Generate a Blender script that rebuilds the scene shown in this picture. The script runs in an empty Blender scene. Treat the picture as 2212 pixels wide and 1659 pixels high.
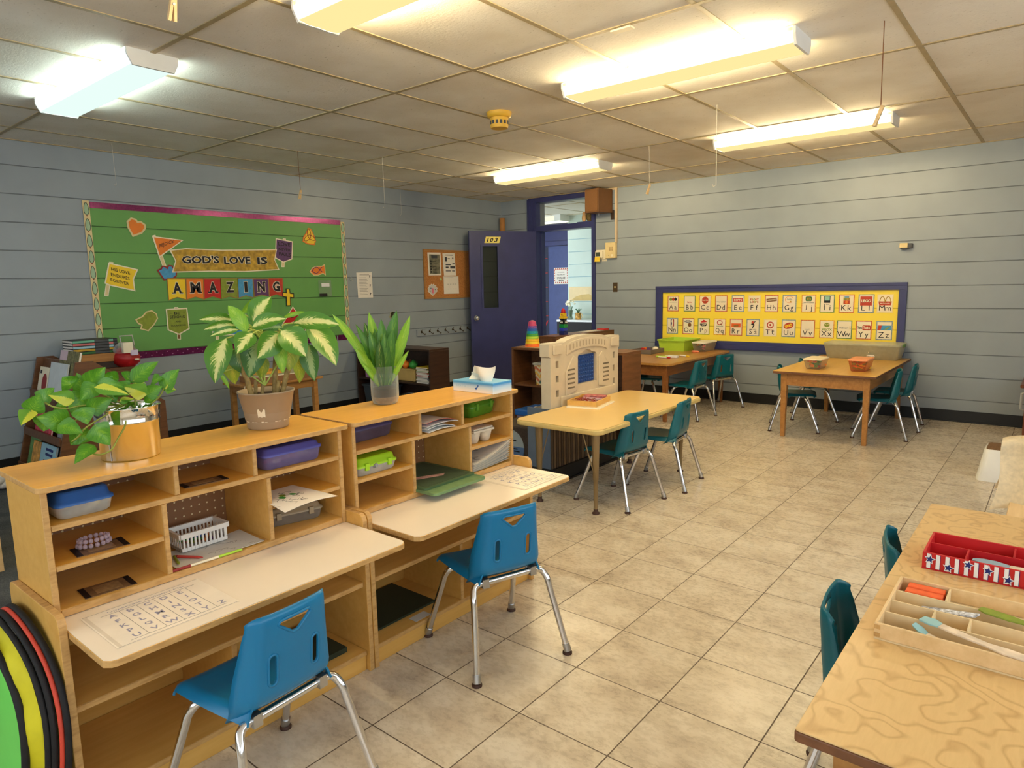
import bpy, bmesh, math, random
from mathutils import Vector as V, Matrix, Euler
random.seed(11)
PI = math.pi
SC = bpy.context.scene
COL = SC.collection
H = 2.417          # ceiling height
CR = 0.2032        # block course

# ------------------------------------------------------------------ materials
def lin(c):
    c = c / 255.0
    return c / 12.92 if c <= 0.04045 else ((c + 0.055) / 1.055) ** 2.4
def rgb(c): return (lin(c[0]), lin(c[1]), lin(c[2]), 1.0)

class N:
    """small node-building helper"""
    def __init__(s, name):
        s.m = bpy.data.materials.new(name); s.m.use_nodes = True
        s.t = s.m.node_tree; s.b = s.t.nodes['Principled BSDF']; s.out = s.t.nodes['Material Output']
    def n(s, typ, **kw):
        nd = s.t.nodes.new(typ)
        for k, v in kw.items():
            if k.startswith('i_'):
                key = k[2:]
                key = int(key) if key.isdigit() else key.replace('_', ' ')
                nd.inputs[key].default_value = v
            else: setattr(nd, k, v)
        return nd
    def l(s, a, ao, b, bi): s.t.links.new(a.outputs[ao], b.inputs[bi])
    def math(s, op, a, b=None, c=None):
        nd = s.t.nodes.new('ShaderNodeMath'); nd.operation = op
        for i, x in enumerate((a, b, c)):
            if x is None: continue
            if isinstance(x, tuple): s.t.links.new(x[0].outputs[x[1]], nd.inputs[i])
            else: nd.inputs[i].default_value = x
        return (nd, 0)
    def mix(s, f, a, b):
        nd = s.t.nodes.new('ShaderNodeMix'); nd.data_type = 'RGBA'
        for i, x in ((0, f), (6, a), (7, b)):
            if isinstance(x, tuple) and len(x) == 2: s.t.links.new(x[0].outputs[x[1]], nd.inputs[i])
            else: nd.inputs[i].default_value = x
        return (nd, 2)
    def coords(s, kind='Object'):
        return (s.n('ShaderNodeTexCoord'), kind)
    def noise(s, co, scale=5, detail=3, rough=.5, mscale=None):
        src = co
        if mscale:
            mp = s.n('ShaderNodeMapping'); mp.inputs['Scale'].default_value = mscale
            s.l(co[0], co[1], mp, 'Vector'); src = (mp, 'Vector')
        nd = s.n('ShaderNodeTexNoise'); nd.inputs['Scale'].default_value = scale
        nd.inputs['Detail'].default_value = detail; nd.inputs['Roughness'].default_value = rough
        s.l(src[0], src[1], nd, 'Vector'); return nd
    def ramp(s, src, stops):
        nd = s.n('ShaderNodeValToRGB'); e = nd.color_ramp.elements
        while len(e) > 1: e.remove(e[-1])
        e[0].position = stops[0][0]; e[0].color = stops[0][1]
        for p, c in stops[1:]:
            x = e.new(p); x.color = c
        s.l(src[0], src[1], nd, 0); return (nd, 0)
    def base(s, src): s.t.links.new(src[0].outputs[src[1]], s.b.inputs['Base Color'])
    def bump(s, src, strength=.2, dist=.002):
        nd = s.n('ShaderNodeBump'); nd.inputs['Strength'].default_value = strength; nd.inputs['Distance'].default_value = dist
        s.l(src[0], src[1], nd, 'Height'); s.l(nd, 'Normal', s.b, 'Normal')
    def set(s, rough=.5, metal=0, spec=.5):
        s.b.inputs['Roughness'].default_value = rough; s.b.inputs['Metallic'].default_value = metal
        s.b.inputs['Specular IOR Level'].default_value = spec

MATS = {}
def P(name, c, rough=.5, metal=0, var=.06, scale=14, spec=.4, bump=0):
    if name in MATS: return MATS[name]
    n = N(name); n.set(rough, metal, spec)
    k = rgb(c); nz = n.noise(n.coords(), scale, 3)
    lo = tuple(x * (1 - var) for x in k[:3]) + (1,); hi = tuple(min(1, x * (1 + var)) for x in k[:3]) + (1,)
    n.base(n.ramp((nz, 0), [(.3, lo), (.7, hi)]))
    if bump: n.bump((nz, 0), bump)
    MATS[name] = n.m; return n.m

def wood(name, c1, c2, rough=.35, axis=(1, 1, 1), scale=3.0, knots=False, spec=.4, stretch=(14, 1.2, 14)):
    n = N(name); n.set(rough, 0, spec); co = n.coords()
    if knots:
        nz = n.noise(co, 7.0, 2, .5)
        rings = n.math('FRACT', n.math('MULTIPLY', (nz, 0), 9.0))
        line = n.math('SUBTRACT', 1.0, n.math('MULTIPLY', n.math('ABSOLUTE', n.math('SUBTRACT', rings, .5)), 5.0))
        line = n.math('MAXIMUM', line, 0.0)
        fine = n.noise(co, 5, 4, .6, (30, 4, 30))
        f = n.math('ADD', n.math('MULTIPLY', line, .45), n.math('MULTIPLY', (fine, 0), .35))
        n.base(n.mix(f, rgb(c1), rgb(c2)))
    else:
        nz = n.noise(co, scale, 5, .6, stretch)
        n.base(n.ramp((nz, 0), [(.3, rgb(c1)), (.72, rgb(c2))]))
        n.bump((nz, 0), .06, .001)
    MATS[name] = n.m; return n.m

def layered(name, c1, c2, freq=260.0):
    """plywood edge: thin veneer layers following every direction of the panel's thickness"""
    n = N(name); n.set(.55); co = n.coords()
    nz = n.noise(co, 60, 3, .6, (1, .25, 1))
    nz2 = n.noise(co, 9, 3)
    f = n.math('ADD', n.math('MULTIPLY', (nz, 0), .7), n.math('MULTIPLY', (nz2, 0), .4))
    n.base(n.ramp(f, [(.35, rgb(c1)), (.55, rgb(c2)), (.75, rgb(c1))]))
    MATS[name] = n.m; return n.m

def emit(name, c, strength):
    n = N(name); n.t.nodes.remove(n.b)
    e = n.n('ShaderNodeEmission'); e.inputs[0].default_value = (c[0], c[1], c[2], 1); e.inputs[1].default_value = strength
    n.l(e, 0, n.out, 0); MATS[name] = n.m; return n.m

def clear(name, tint, alpha=.35, rough=.25, var=0):
    """translucent plastic / glass that still throws a light shadow"""
    n = N(name); n.t.nodes.remove(n.b)
    tr = n.n('ShaderNodeBsdfTransparent'); tr.inputs[0].default_value = tuple(.6 + .4 * x for x in rgb(tint)[:3]) + (1,)
    p = n.n('ShaderNodeBsdfPrincipled'); p.inputs['Base Color'].default_value = rgb(tint); p.inputs['Roughness'].default_value = rough
    mx = n.n('ShaderNodeMixShader'); fr = n.n('ShaderNodeLayerWeight'); fr.inputs[0].default_value = .25
    f = n.math('MINIMUM', n.math('ADD', (fr, 'Facing'), alpha), 1.0)
    f = n.math('MULTIPLY', f, .9)
    if var:
        nz = n.noise(n.coords(), 30, 2); f = n.math('ADD', f, n.math('MULTIPLY', n.math('SUBTRACT', (nz, 0), .5), var))
    n.t.links.new(f[0].outputs[0], mx.inputs[0]); n.l(tr, 0, mx, 1); n.l(p, 0, mx, 2); n.l(mx, 0, n.out, 0)
    MATS[name] = n.m; return n.m

# ------------------------------------------------------------------ mesh builder
_txt = {}
def text_shape(s, bold=.0):
    key = (s, bold)
    if key in _txt: return _txt[key]
    cu = bpy.data.curves.new('writing', 'FONT'); cu.body = s; cu.resolution_u = 2; cu.offset = bold
    ob = bpy.data.objects.new('writing', cu)
    me = ob.to_mesh()
    vs = [(v.co.x, v.co.y) for v in me.vertices]; fs = [tuple(p.vertices) for p in me.polygons]
    ob.to_mesh_clear(); bpy.data.objects.remove(ob); bpy.data.curves.remove(cu)
    if vs:
        x0 = min(v[0] for v in vs); x1 = max(v[0] for v in vs); y0 = min(v[1] for v in vs); y1 = max(v[1] for v in vs)
        asp = (x1 - x0) / max(1e-6, y1 - y0)
        vs = [((v[0] - x0) / max(1e-6, x1 - x0), (v[1] - y0) / max(1e-6, y1 - y0)) for v in vs]
    else: asp = 1
    _txt[key] = (vs, fs, asp); return _txt[key]

class MB:
    def __init__(s): s.v = []; s.f = []; s.k = []; s.sm = []; s.mats = []; s.at = {}
    def mi(s, m):
        if m not in s.mats: s.mats.append(m)
        return s.mats.index(m)
    def raw(s, vs, fs, m, smooth=False):
        b = len(s.v); s.v.extend([tuple(v) for v in vs]); k = s.mi(m)
        for f in fs: s.f.append(tuple(b + i for i in f)); s.k.append(k); s.sm.append(smooth)
        return b
    def mark(s): return len(s.v)
    def xf(s, mat, start=0):
        for i in range(start, len(s.v)): s.v[i] = tuple(mat @ V(s.v[i]))
        return s
    def quad(s, a, b, c, d, m): s.raw([a, b, c, d], [(0, 1, 2, 3)], m)
    def box(s, x0, y0, z0, x1, y1, z1, m, mtop=None, taper=0):
        t = taper
        vs = [(x0 + t, y0 + t, z0), (x1 - t, y0 + t, z0), (x1 - t, y1 - t, z0), (x0 + t, y1 - t, z0), (x0, y0, z1), (x1, y0, z1), (x1, y1, z1), (x0, y1, z1)]
        s.raw(vs, [(3, 2, 1, 0), (0, 1, 5, 4), (1, 2, 6, 5), (2, 3, 7, 6), (3, 0, 4, 7)], m)
        s.raw(vs[4:], [(0, 1, 2, 3)], mtop or m)
        return s
    def prism(s, pts, ax, d0, d1, m, mside=None, mback=None):
        """pts 2-D outline; ax is the extrusion axis; outline coords are the two other axes in order"""
        def p3(a, b, d):
            return {'x': (d, a, b), 'y': (a, d, b), 'z': (a, b, d)}[ax]
        n = len(pts); area = sum(pts[i][0] * pts[(i + 1) % n][1] - pts[(i + 1) % n][0] * pts[i][1] for i in range(n))
        if area < 0: pts = pts[::-1]
        if ax == 'y': pts = pts[::-1]
        A = [p3(a, b, d0) for a, b in pts]; B = [p3(a, b, d1) for a, b in pts]
        s.raw(B, [tuple(range(n))], m); s.raw(A, [tuple(range(n))[::-1]], mback or m)
        s.raw(A + B, [(i, (i + 1) % n, n + (i + 1) % n, n + i) for i in range(n)], mside or m)
        return s
    def tube(s, pts, r, m, seg=10, closed=False, caps=True):
        pts = [V(p) for p in pts]; n = len(pts)
        rr = r if isinstance(r, (list, tuple)) else [r] * n
        rings = []; prev = None
        for i, p in enumerate(pts):
            a = pts[(i - 1) % n] if (closed or i > 0) else p; b = pts[(i + 1) % n] if (closed or i < n - 1) else p
            t = (b - a).normalized() if (b - a).length > 1e-9 else V((0, 0, 1))
            if prev is None:
                u = t.orthogonal().normalized()
            else:
                u = prev - t * prev.dot(t); u = u.normalized() if u.length > 1e-6 else t.orthogonal().normalized()
            prev = u; w = t.cross(u)
            rings.append([p + (u * math.cos(2 * PI * k / seg) + w * math.sin(2 * PI * k / seg)) * rr[i] for k in range(seg)])
        vs = [v for ring in rings for v in ring]; fs = []
        for i in range(n if closed else n - 1):
            j = (i + 1) % n
            for k in range(seg): fs.append((i * seg + k, i * seg + (k + 1) % seg, j * seg + (k + 1) % seg, j * seg + k))
        s.raw(vs, fs, m, True)
        if caps and not closed:
            s.raw(rings[0], [tuple(range(seg))[::-1]], m); s.raw(rings[-1], [tuple(range(seg))], m)
        return s
    def cyl(s, a, b, r, m, seg=16, r2=None): return s.tube([a, b], [r, r if r2 is None else r2], m, seg)
    def lathe(s, prof, c, m, seg=28, capb=True, capt=True):
        vs = []; n = len(prof)
        for r, z in prof:
            for k in range(seg): vs.append((c[0] + r * math.cos(2 * PI * k / seg), c[1] + r * math.sin(2 * PI * k / seg), c[2] + z))
        fs = [(i * seg + k, i * seg + (k + 1) % seg, (i + 1) * seg + (k + 1) % seg, (i + 1) * seg + k) for i in range(n - 1) for k in range(seg)]
        b = s.raw(vs, fs, m, True)
        if capb: s.raw(vs[:seg], [tuple(range(seg))[::-1]], m)
        if capt: s.raw(vs[-seg:], [tuple(range(seg))], m)
        return s
    def grid(s, fn, nu, nv, m, smooth=True, flip=False):
        vs = [fn(i / nu, j / nv) for j in range(nv + 1) for i in range(nu + 1)]
        w = nu + 1; fs = []
        for j in range(nv):
            for i in range(nu):
                q = (j * w + i, j * w + i + 1, (j + 1) * w + i + 1, (j + 1) * w + i)
                fs.append(q[::-1] if flip else q)
        return s.raw(vs, fs, m, smooth)
    def sheet(s, fn, nu, nv, m, th=.0008, m2=None):
        """a bent sheet with real thickness along its normal"""
        a = [V(fn(i / nu, j / nv)) for j in range(nv + 1) for i in range(nu + 1)]; w = nu + 1
        def nrm(i, j):
            p = lambda x, y: a[min(max(y, 0), nv) * w + min(max(x, 0), nu)]
            q = (p(i + 1, j) - p(i - 1, j)).cross(p(i, j + 1) - p(i, j - 1))
            return q.normalized() if q.length > 1e-12 else V((0, 0, 1))
        b = [a[j * w + i] - nrm(i, j) * th for j in range(nv + 1) for i in range(nu + 1)]
        f = [(j * w + i, j * w + i + 1, (j + 1) * w + i + 1, (j + 1) * w + i) for j in range(nv) for i in range(nu)]
        s.raw(a, f, m, True); s.raw(b, [q[::-1] for q in f], m2 or m, True)
        edge = [i for i in range(w)] + [j * w + nu for j in range(1, nv + 1)] + [nv * w + i for i in range(nu - 1, -1, -1)] + [j * w for j in range(nv - 1, 0, -1)]
        ne = len(edge); L = len(a)
        s.raw(a + b, [(edge[(i + 1) % ne], edge[i], L + edge[i], L + edge[(i + 1) % ne]) for i in range(ne)], m)
        return s
    def text(s, t, o, u, w, m, bold=.0, fit=True):
        """write t with lower-left corner o, full-width vector u and full-height vector w (u is shortened to keep letter shape unless fit)"""
        vs, fs, asp = text_shape(t, bold)
        if not vs: return s
        o, u, w = V(o), V(u), V(w)
        if not fit: u = u.normalized() * w.length * asp
        s.raw([o + u * a + w * b for a, b in vs], fs, m); return s
    def textc(s, t, c, u, w, m, bold=.0, fit=False):
        vs, fs, asp = text_shape(t, bold)
        u, w = V(u), V(w)
        if not fit: u = u.normalized() * w.length * asp
        return s.text(t, V(c) - u / 2 - w / 2, u, w, m, bold, True)
    def build(s, name, parent=None, loc=None, local=False, bevel=0, seg=2, attr=None, rotz=0):
        me = bpy.data.meshes.new(name)
        off = V((0, 0, 0))
        if parent is not None and not local: off = rootloc(parent)
        if parent is None and loc is not None and not local: off = V(loc)
        me.from_pydata([tuple(V(v) - off) for v in s.v], [], s.f)
        for m in s.mats: me.materials.append(m)
        me.polygons.foreach_set('material_index', s.k); me.polygons.foreach_set('use_smooth', s.sm)
        if s.at:
            a = me.attributes.new('luv', 'FLOAT_VECTOR', 'POINT')
            buf = [0.0] * (3 * len(s.v))
            for i, q in s.at.items(): buf[3 * i:3 * i + 3] = q
            a.data.foreach_set('vector', buf)
        me.validate(); me.update()
        o = bpy.data.objects.new(name, me); COL.objects.link(o)
        if parent is not None: o.parent = parent
        elif loc is not None: o.location = loc
        if rotz: o.rotation_euler.z = rotz
        if bevel:
            weld = o.modifiers.new('weld', 'WELD'); weld.merge_threshold = 1e-5
            b = o.modifiers.new('edge', 'BEVEL'); b.width = bevel; b.segments = seg; b.limit_method = 'ANGLE'; b.angle_limit = .7
            b.harden_normals = False
        return o

def rootloc(o):
    p = V((0, 0, 0))
    while o is not None: p += V(o.location); o = o.parent
    return p
def tag(o, label, cat, group=None, kind=None):
    o['label'] = label; o['category'] = cat
    if group: o['group'] = group
    if kind: o['kind'] = kind
    return o
def struct(o): o['kind'] = 'structure'; return o
def thing(name, label, cat, loc=(0, 0, 0), group=None, rotz=0):
    o = bpy.data.objects.new(name, None); COL.objects.link(o); o.location = loc; o.rotation_euler.z = rotz
    o.empty_display_size = .1
    return tag(o, label, cat, group)
def dup(o, loc=None, rotz=None, label=None, parent=None, group=None):
    c = o.copy(); COL.objects.link(c)
    if parent is not None: c.parent = parent
    if loc is not None: c.location = loc
    if rotz is not None: c.rotation_euler.z = rotz
    if label: c['label'] = label
    if group: c['group'] = group
    for ch in list(o.children): dup(ch, parent=c)
    return c
def baked(ob, name, mats):
    """the object's modifiers worked into a plain mesh"""
    bpy.context.view_layer.update()
    dg = bpy.context.evaluated_depsgraph_get(); me = bpy.data.meshes.new_from_object(ob.evaluated_get(dg)); me.name = name
    return me
def bez(pts, n=10):
    """smooth curve through points (Catmull-Rom)"""
    p = [V(q) for q in pts]; p = [p[0] * 2 - p[1]] + p + [p[-1] * 2 - p[-2]]; out = []
    for i in range(1, len(p) - 2):
        for k in range(n):
            t = k / n; a, b, c, d = p[i - 1], p[i], p[i + 1], p[i + 2]
            out.append(.5 * ((2 * b) + (c - a) * t + (2 * a - 5 * b + 4 * c - d) * t * t + (3 * b - a - 3 * c + d) * t ** 3))
    out.append(p[-2]); return out
def rrect(x0, y0, x1, y1, r, n=5):
    o = []
    for cx, cy, a in ((x1 - r, y1 - r, 0), (x0 + r, y1 - r, PI / 2), (x0 + r, y0 + r, PI), (x1 - r, y0 + r, 1.5 * PI)):
        for k in range(n + 1):
            t = a + PI / 2 * k / n; o.append((cx + r * math.cos(t), cy + r * math.sin(t)))
    return o
def offset(pts, d):
    n = len(pts); area = sum(pts[i][0] * pts[(i + 1) % n][1] - pts[(i + 1) % n][0] * pts[i][1] for i in range(n))
    if area < 0: pts = pts[::-1]
    out = []
    for i in range(n):
        a, b, c = V(pts[i - 1]), V(pts[i]), V(pts[(i + 1) % n])
        e1 = (b - a).normalized(); e2 = (c - b).normalized()
        n1 = V((e1.y, -e1.x)); n2 = V((e2.y, -e2.x)); m = (n1 + n2)
        m = m.normalized() if m.length > 1e-6 else n1
        k = min(2.0, 1 / max(.4, m.dot(n1))); out.append(tuple(b + m * d * k))
    return out
def circ(cx, cy, r, n=20, a0=0, ry=None): return [(cx + r * math.cos(a0 + 2 * PI * k / n), cy + (ry or r) * math.sin(a0 + 2 * PI * k / n)) for k in range(n)]
# ------------------------------------------------------------------ palette
WALLP = P('wall_paint', (148, 157, 164), .38, 0, .05, 3, .4)
JOINT = P('joint_paint', (122, 128, 133), .6, 0, .06, 8)
GREENP = P('green_paint', (104, 160, 84), .45, 0, .05, 3)
GREENJ = P('green_joint', (74, 116, 62), .6)
YELP = P('yellow_paint', (250, 222, 70), .4, 0, .03, 3)
YELJ = P('yellow_joint', (205, 176, 40), .6)
NAVY = P('navy_paint', (56, 60, 108), .35, 0, .1, 6)
HALLP = P('hall_paint', (196, 214, 204), .5, 0, .03, 4)
HALLJ = P('hall_joint', (150, 186, 196), .6)
BASEB = P('black_vinyl', (24, 24, 24), .45, 0, .1)
GRIDM = P('ceiling_grid', (176, 158, 122), .5, 0, .12, 12)
BIRCH = wood('birch_ply', (214, 164, 82), (226, 180, 100), .32)
BIRCHT = wood('birch_top', (226, 164, 62), (236, 178, 78), .28)
PLY = layered('ply_edge', (172, 128, 70), (204, 160, 98))
LAM = P('white_laminate', (240, 226, 208), .25, 0, .015, 5)
BROWN = wood('brown_stain', (92, 58, 34), (122, 80, 48), .4)
DARKW = wood('dark_stain', (48, 32, 24), (66, 44, 32), .4)
OAK = wood('oak', (160, 108, 54), (190, 136, 74), .35)
MAPLE = wood('maple_top', (226, 190, 130), (176, 132, 78), .3, knots=True)
MAPLEW = wood('maple_pale', (232, 200, 150), (214, 178, 124), .4)
HONEY = wood('honey_top', (228, 180, 92), (214, 162, 76), .28)
OAKT = wood('oak_top', (196, 146, 78), (176, 124, 60), .3)
LAMY = P('cream_laminate', (236, 200, 128), .28, 0, .02, 6)
LAMYE = P('cream_edge', (206, 182, 116), .5, 0, .08, 20)
TEAL = P('teal_plastic', (0, 112, 160), .36, 0, .06, 6, .5)
CHROME = P('chrome', (225, 225, 228), .14, 1, .03, 8)
STEEL = P('steel', (190, 190, 190), .4, 1, .06, 20)
SILV = P('bucket_tin', (235, 232, 226), .09, 1, .02, 5)
RUBBER = P('brown_rubber', (70, 44, 34), .6)
WHITE = P('white_plastic', (235, 235, 232), .4, 0, .02)
PAPER = P('paper', (238, 230, 218), .7, 0, .02, 9)
PAPERG = P('paper_grey', (206, 204, 198), .7, 0, .04, 9)
INK = P('ink', (28, 24, 28), .6, 0, .05)
INKB = P('ink_blue', (88, 90, 140), .6)
INKG = P('ink_grey', (128, 122, 118), .6)
CREAM = P('cream', (226, 204, 150), .5, 0, .05)
CREAMW = P('cream_white', (240, 228, 200), .5, 0, .03)
RED = P('red', (196, 34, 34), .45, 0, .05)
DRED = P('dark_red', (150, 40, 40), .5)
ORANGE = P('orange', (236, 128, 40), .45, 0, .05)
YEL = P('yellow', (246, 206, 40), .4, 0, .05)
YELG = P('gold_leafed', (190, 150, 50), .5, 0, .35, 28)
GREEN = P('green', (58, 150, 60), .45)
LIME = P('lime', (172, 214, 60), .4, 0, .04)
OLIVE = P('olive', (136, 150, 50), .5, 0, .12, 40)
SKYB = P('sky_blue', (70, 150, 196), .5, 0, .14, 40)
BLUE = P('blue', (36, 92, 176), .4, 0, .06)
DBLUE = P('deep_blue', (28, 40, 110), .45)
PURPLE = P('purple', (92, 54, 104), .5, 0, .14, 30)
PINK = P('pink', (228, 120, 140), .5)
BLACK = P('black', (20, 20, 22), .45, 0, .08)
GREY = P('grey', (140, 142, 146), .5)
DGREY = P('dark_grey', (70, 72, 76), .5)
BEIGE = P('beige_plastic', (206, 192, 166), .42, 0, .03, 20, .4)
BEIGED = P('beige_shade', (176, 160, 134), .5)
TAUPE = P('taupe_pot', (160, 138, 110), .5, 0, .04, 12)
SOIL = P('soil', (50, 38, 30), .95, 0, .4, 90, .2, .6)
MIDB = P('mid_brown', (128, 84, 44), .5, 0, .1)
TISS = P('tissue_paper', (244, 238, 222), .8, 0, .02)
def cork_mat():
    n = N('cork'); n.set(.8); co = n.coords(); nz = n.noise(co, 130, 4, .7)
    n.base(n.ramp((nz, 0), [(.3, rgb((150, 92, 44))), (.55, rgb((196, 130, 68))), (.8, rgb((214, 152, 88)))])); n.bump((nz, 0), .3); MATS['cork'] = n.m; return n.m
CORK = cork_mat()
def tile_mat():
    n = N('ceiling_tile'); n.set(.9, 0, .2); co = n.coords()
    a = n.noise(co, 46, 4, .75, (1, 1.7, 1)); b = n.noise(co, 2.2, 3)
    spk = n.ramp((a, 0), [(.28, rgb((168, 156, 134))), (.36, rgb((242, 236, 226))), (1, rgb((246, 240, 230)))])
    st = n.ramp((b, 0), [(.3, rgb((206, 192, 166))), (.6, (1, 1, 1, 1))])
    mx = n.n('ShaderNodeMix', data_type='RGBA', blend_type='MULTIPLY'); mx.inputs[0].default_value = .35
    n.l(spk[0], 0, mx, 6); n.l(st[0], 0, mx, 7); n.base((mx, 2)); n.bump((a, 0), .5, .003); return n.m
TILE = tile_mat()
def floor_mat():
    n = N('stone_floor_tile'); n.set(.3, 0, .5); co = n.coords()
    mp = n.n('ShaderNodeMapping'); mp.inputs['Location'].default_value = (-4.48406 + .0015, 5.99263 + .0015, 0); n.l(co[0], co[1], mp, 'Vector')
    br = n.n('ShaderNodeTexBrick', offset=0.0, squash=1.0); n.l(mp, 0, br, 'Vector')
    br.inputs['Scale'].default_value = 1; br.inputs['Brick Width'].default_value = .31255; br.inputs['Row Height'].default_value = .3132
    br.inputs['Mortar Size'].default_value = .0022; br.inputs['Mortar Smooth'].default_value = .15; br.inputs['Bias'].default_value = 0
    br.inputs['Color1'].default_value = (0, 0, 0, 1); br.inputs['Color2'].default_value = (1, 1, 1, 1); br.inputs['Mortar'].default_value = (.5, .5, .5, 1)
    # each tile shifts the marbling a little
    sep = n.n('ShaderNodeVectorMath', operation='SCALE'); n.l(br, 'Color', sep, 0); sep.inputs['Scale'].default_value = 7.0
    ad = n.n('ShaderNodeVectorMath', operation='ADD'); n.l(co[0], co[1], ad, 0); n.l(sep, 0, ad, 1)
    a = n.noise((ad, 0), 6.5, 6, .62, (1, 1.6, 1)); b = n.noise((ad, 0), 42, 5, .7, (1, 1.6, 1))
    f = n.math('ADD', n.math('MULTIPLY', (a, 0), .9), n.math('MULTIPLY', (b, 0), .16))
    stone = n.ramp(f, [(.36, rgb((176, 160, 140))), (.5, rgb((204, 190, 168))), (.64, rgb((220, 208, 188)))])
    n.base(n.mix((br, 'Fac'), (stone[0], 0), rgb((92, 76, 60))))
    rr = n.math('ADD', n.math('MULTIPLY', (b, 0), .22), n.math('ADD', n.math('MULTIPLY', (br, 'Fac'), .4), .17))
    n.t.links.new(rr[0].outputs[0], n.b.inputs['Roughness'])
    hgt = n.math('SUBTRACT', n.math('MULTIPLY', (b, 0), .25), (br, 'Fac')); n.bump(hgt, .5, .0015); return n.m
FLOORM = floor_mat()
def carpet_mat():
    n = N('carpet_pile'); n.set(.95, 0, .1); co = n.coords(); a = n.noise(co, 320, 3, .8); b = n.noise(co, 9, 3)
    f = n.math('ADD', n.math('MULTIPLY', (a, 0), .8), n.math('MULTIPLY', (b, 0), .25))
    n.base(n.ramp(f, [(.35, rgb((40, 44, 50))), (.55, rgb((84, 88, 92))), (.75, rgb((122, 124, 124)))])); n.bump((a, 0), .9, .004); return n.m
CARPET = carpet_mat()
def peg_mat():
    n = N('pegboard'); n.set(.5); co = n.coords(); mp = n.n('ShaderNodeSeparateXYZ'); n.l(co[0], co[1], mp, 0)
    d = []
    for k in (1, 2):
        q = n.math('SUBTRACT', n.math('FRACT', n.math('DIVIDE', (mp, k), .0254)), .5); d.append(n.math('MULTIPLY', q, q))
    r = n.math('SQRT', n.math('ADD', d[0], d[1])); hole = n.math('LESS_THAN', r, .11)
    n.base(n.mix(hole, rgb((140, 98, 62)), rgb((226, 206, 160)))); return n.m  # pale dots paint in the light showing through the peg holes
PEG = peg_mat()
# fluorescent lens: emission shaped strong at the lower sides to light ceiling and walls
def lens_mat(name, hot, edge, peak, low):
    n = N(name); n.t.nodes.remove(n.b); co = n.coords(); sp = n.n('ShaderNodeSeparateXYZ'); n.l(co[0], co[1], sp, 0)
    y = n.math('ABSOLUTE', (sp, 1)); g = n.math('DIVIDE', n.math('SUBTRACT', y, .094), .018); g = n.math('MINIMUM', n.math('MAXIMUM', g, 0.0), 1.0)
    x = n.math('ABSOLUTE', (sp, 0)); ends = n.math('MINIMUM', n.math('MULTIPLY', n.math('SUBTRACT', .625, x), 14.0), 1.0); ends = n.math('MAXIMUM', ends, .12)
    g = n.math('MULTIPLY', g, ends); hz = n.math('MINIMUM', n.math('MAXIMUM', n.math('DIVIDE', n.math('SUBTRACT', n.math('MULTIPLY', (sp, 2), -1.0), .016), .02), .04), 1.0); g = n.math('MULTIPLY', g, hz)
    e = n.n('ShaderNodeEmission'); c = n.mix(g, edge + (1,), hot + (1,)); n.l(c[0], c[1], e, 0)
    st = n.math('ADD', n.math('MULTIPLY', g, peak), low); n.t.links.new(st[0].outputs[0], e.inputs[1]); n.l(e, 0, n.out, 0); return n.m
WARML = lens_mat('lens_warm', (1, .82, .51), (1, .78, .34), 44.0, .38)
COOLL = lens_mat('lens_cool', (.80, 1, .92), (.80, 1.0, .92), 15.0, .36)

# ------------------------------------------------------------------ camera
cam = bpy.data.cameras.new('camera'); cam.sensor_width = 36.0; cam.lens = 1457.70456 / 2212 * 36.0; cam.clip_start = .05
co_ = bpy.data.objects.new('camera', cam); COL.objects.link(co_); SC.camera = co_
ya, pi_, ro = -.68764, .14405, .02063
f = V((math.sin(ya) * math.cos(pi_), math.cos(ya) * math.cos(pi_), -math.sin(pi_))); r = V((math.cos(ya), -math.sin(ya), 0)); d = f.cross(r)
r2 = r * math.cos(ro) + d * math.sin(ro); d2 = -r * math.sin(ro) + d * math.cos(ro)
M = Matrix(((r2.x, -d2.x, -f.x, 5.99999), (r2.y, -d2.y, -f.y, -7.14987), (r2.z, -d2.z, -f.z, 1.29301), (0, 0, 0, 1)))
co_.matrix_world = M

# ------------------------------------------------------------------ room shell
XR, YF = 7.8, -9.6
def courses(mb, ax, u0, u1, z0, z1, off, m, mj, sgn=1, at=0.0, head=0.0):
    """block wall face with real recessed bed joints; ax 'x' = wall plane x=at facing sgn"""
    prof = [(z0, 0)]
    k = 0
    while k * CR < z1:
        z = k * CR
        if z0 + .01 < z < z1 - .01: prof += [(z - .004, 0), (z - .002, -.005), (z + .002, -.005), (z + .004, 0)]
        k += 1
    prof.append((z1, 0))
    for (za, da), (zb, db) in zip(prof, prof[1:]):
        p = at + sgn * (off + da); q = at + sgn * (off + db)
        mm = mj if (da < 0 or db < 0) else m
        if ax == 'x': vs = [(p, u0, za), (p, u1, za), (q, u1, zb), (q, u0, zb)]
        else: vs = [(u1, p, za), (u0, p, za), (u0, q, zb), (u1, q, zb)]
        if sgn < 0: vs = vs[::-1]
        mb.raw(vs, [(0, 1, 2, 3)], mm)
def backing(mb, x0, y0, x1, y1, m, z1=H): mb.box(x0, y0, 0, x1, y1, z1, m)
w = MB(); courses(w, 'x', YF, 0, 0, H, 0, WALLP, JOINT); w.box(-.2, YF, 0, -.012, 0, H + .1, WALLP); struct(w.build('wall_left'))
w = MB()
for a, b in ((0, .463), (1.496, XR)): courses(w, 'y', a, b, 0, H, 0, WALLP, JOINT, -1); w.box(a, .012, 0, b, .15, H + .1, WALLP)
struct(w.build('wall_back'))
UNS = P('pale_wall_paint', (214, 208, 196), .5)
RY0, RY1 = -9.2, -3.2
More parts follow.
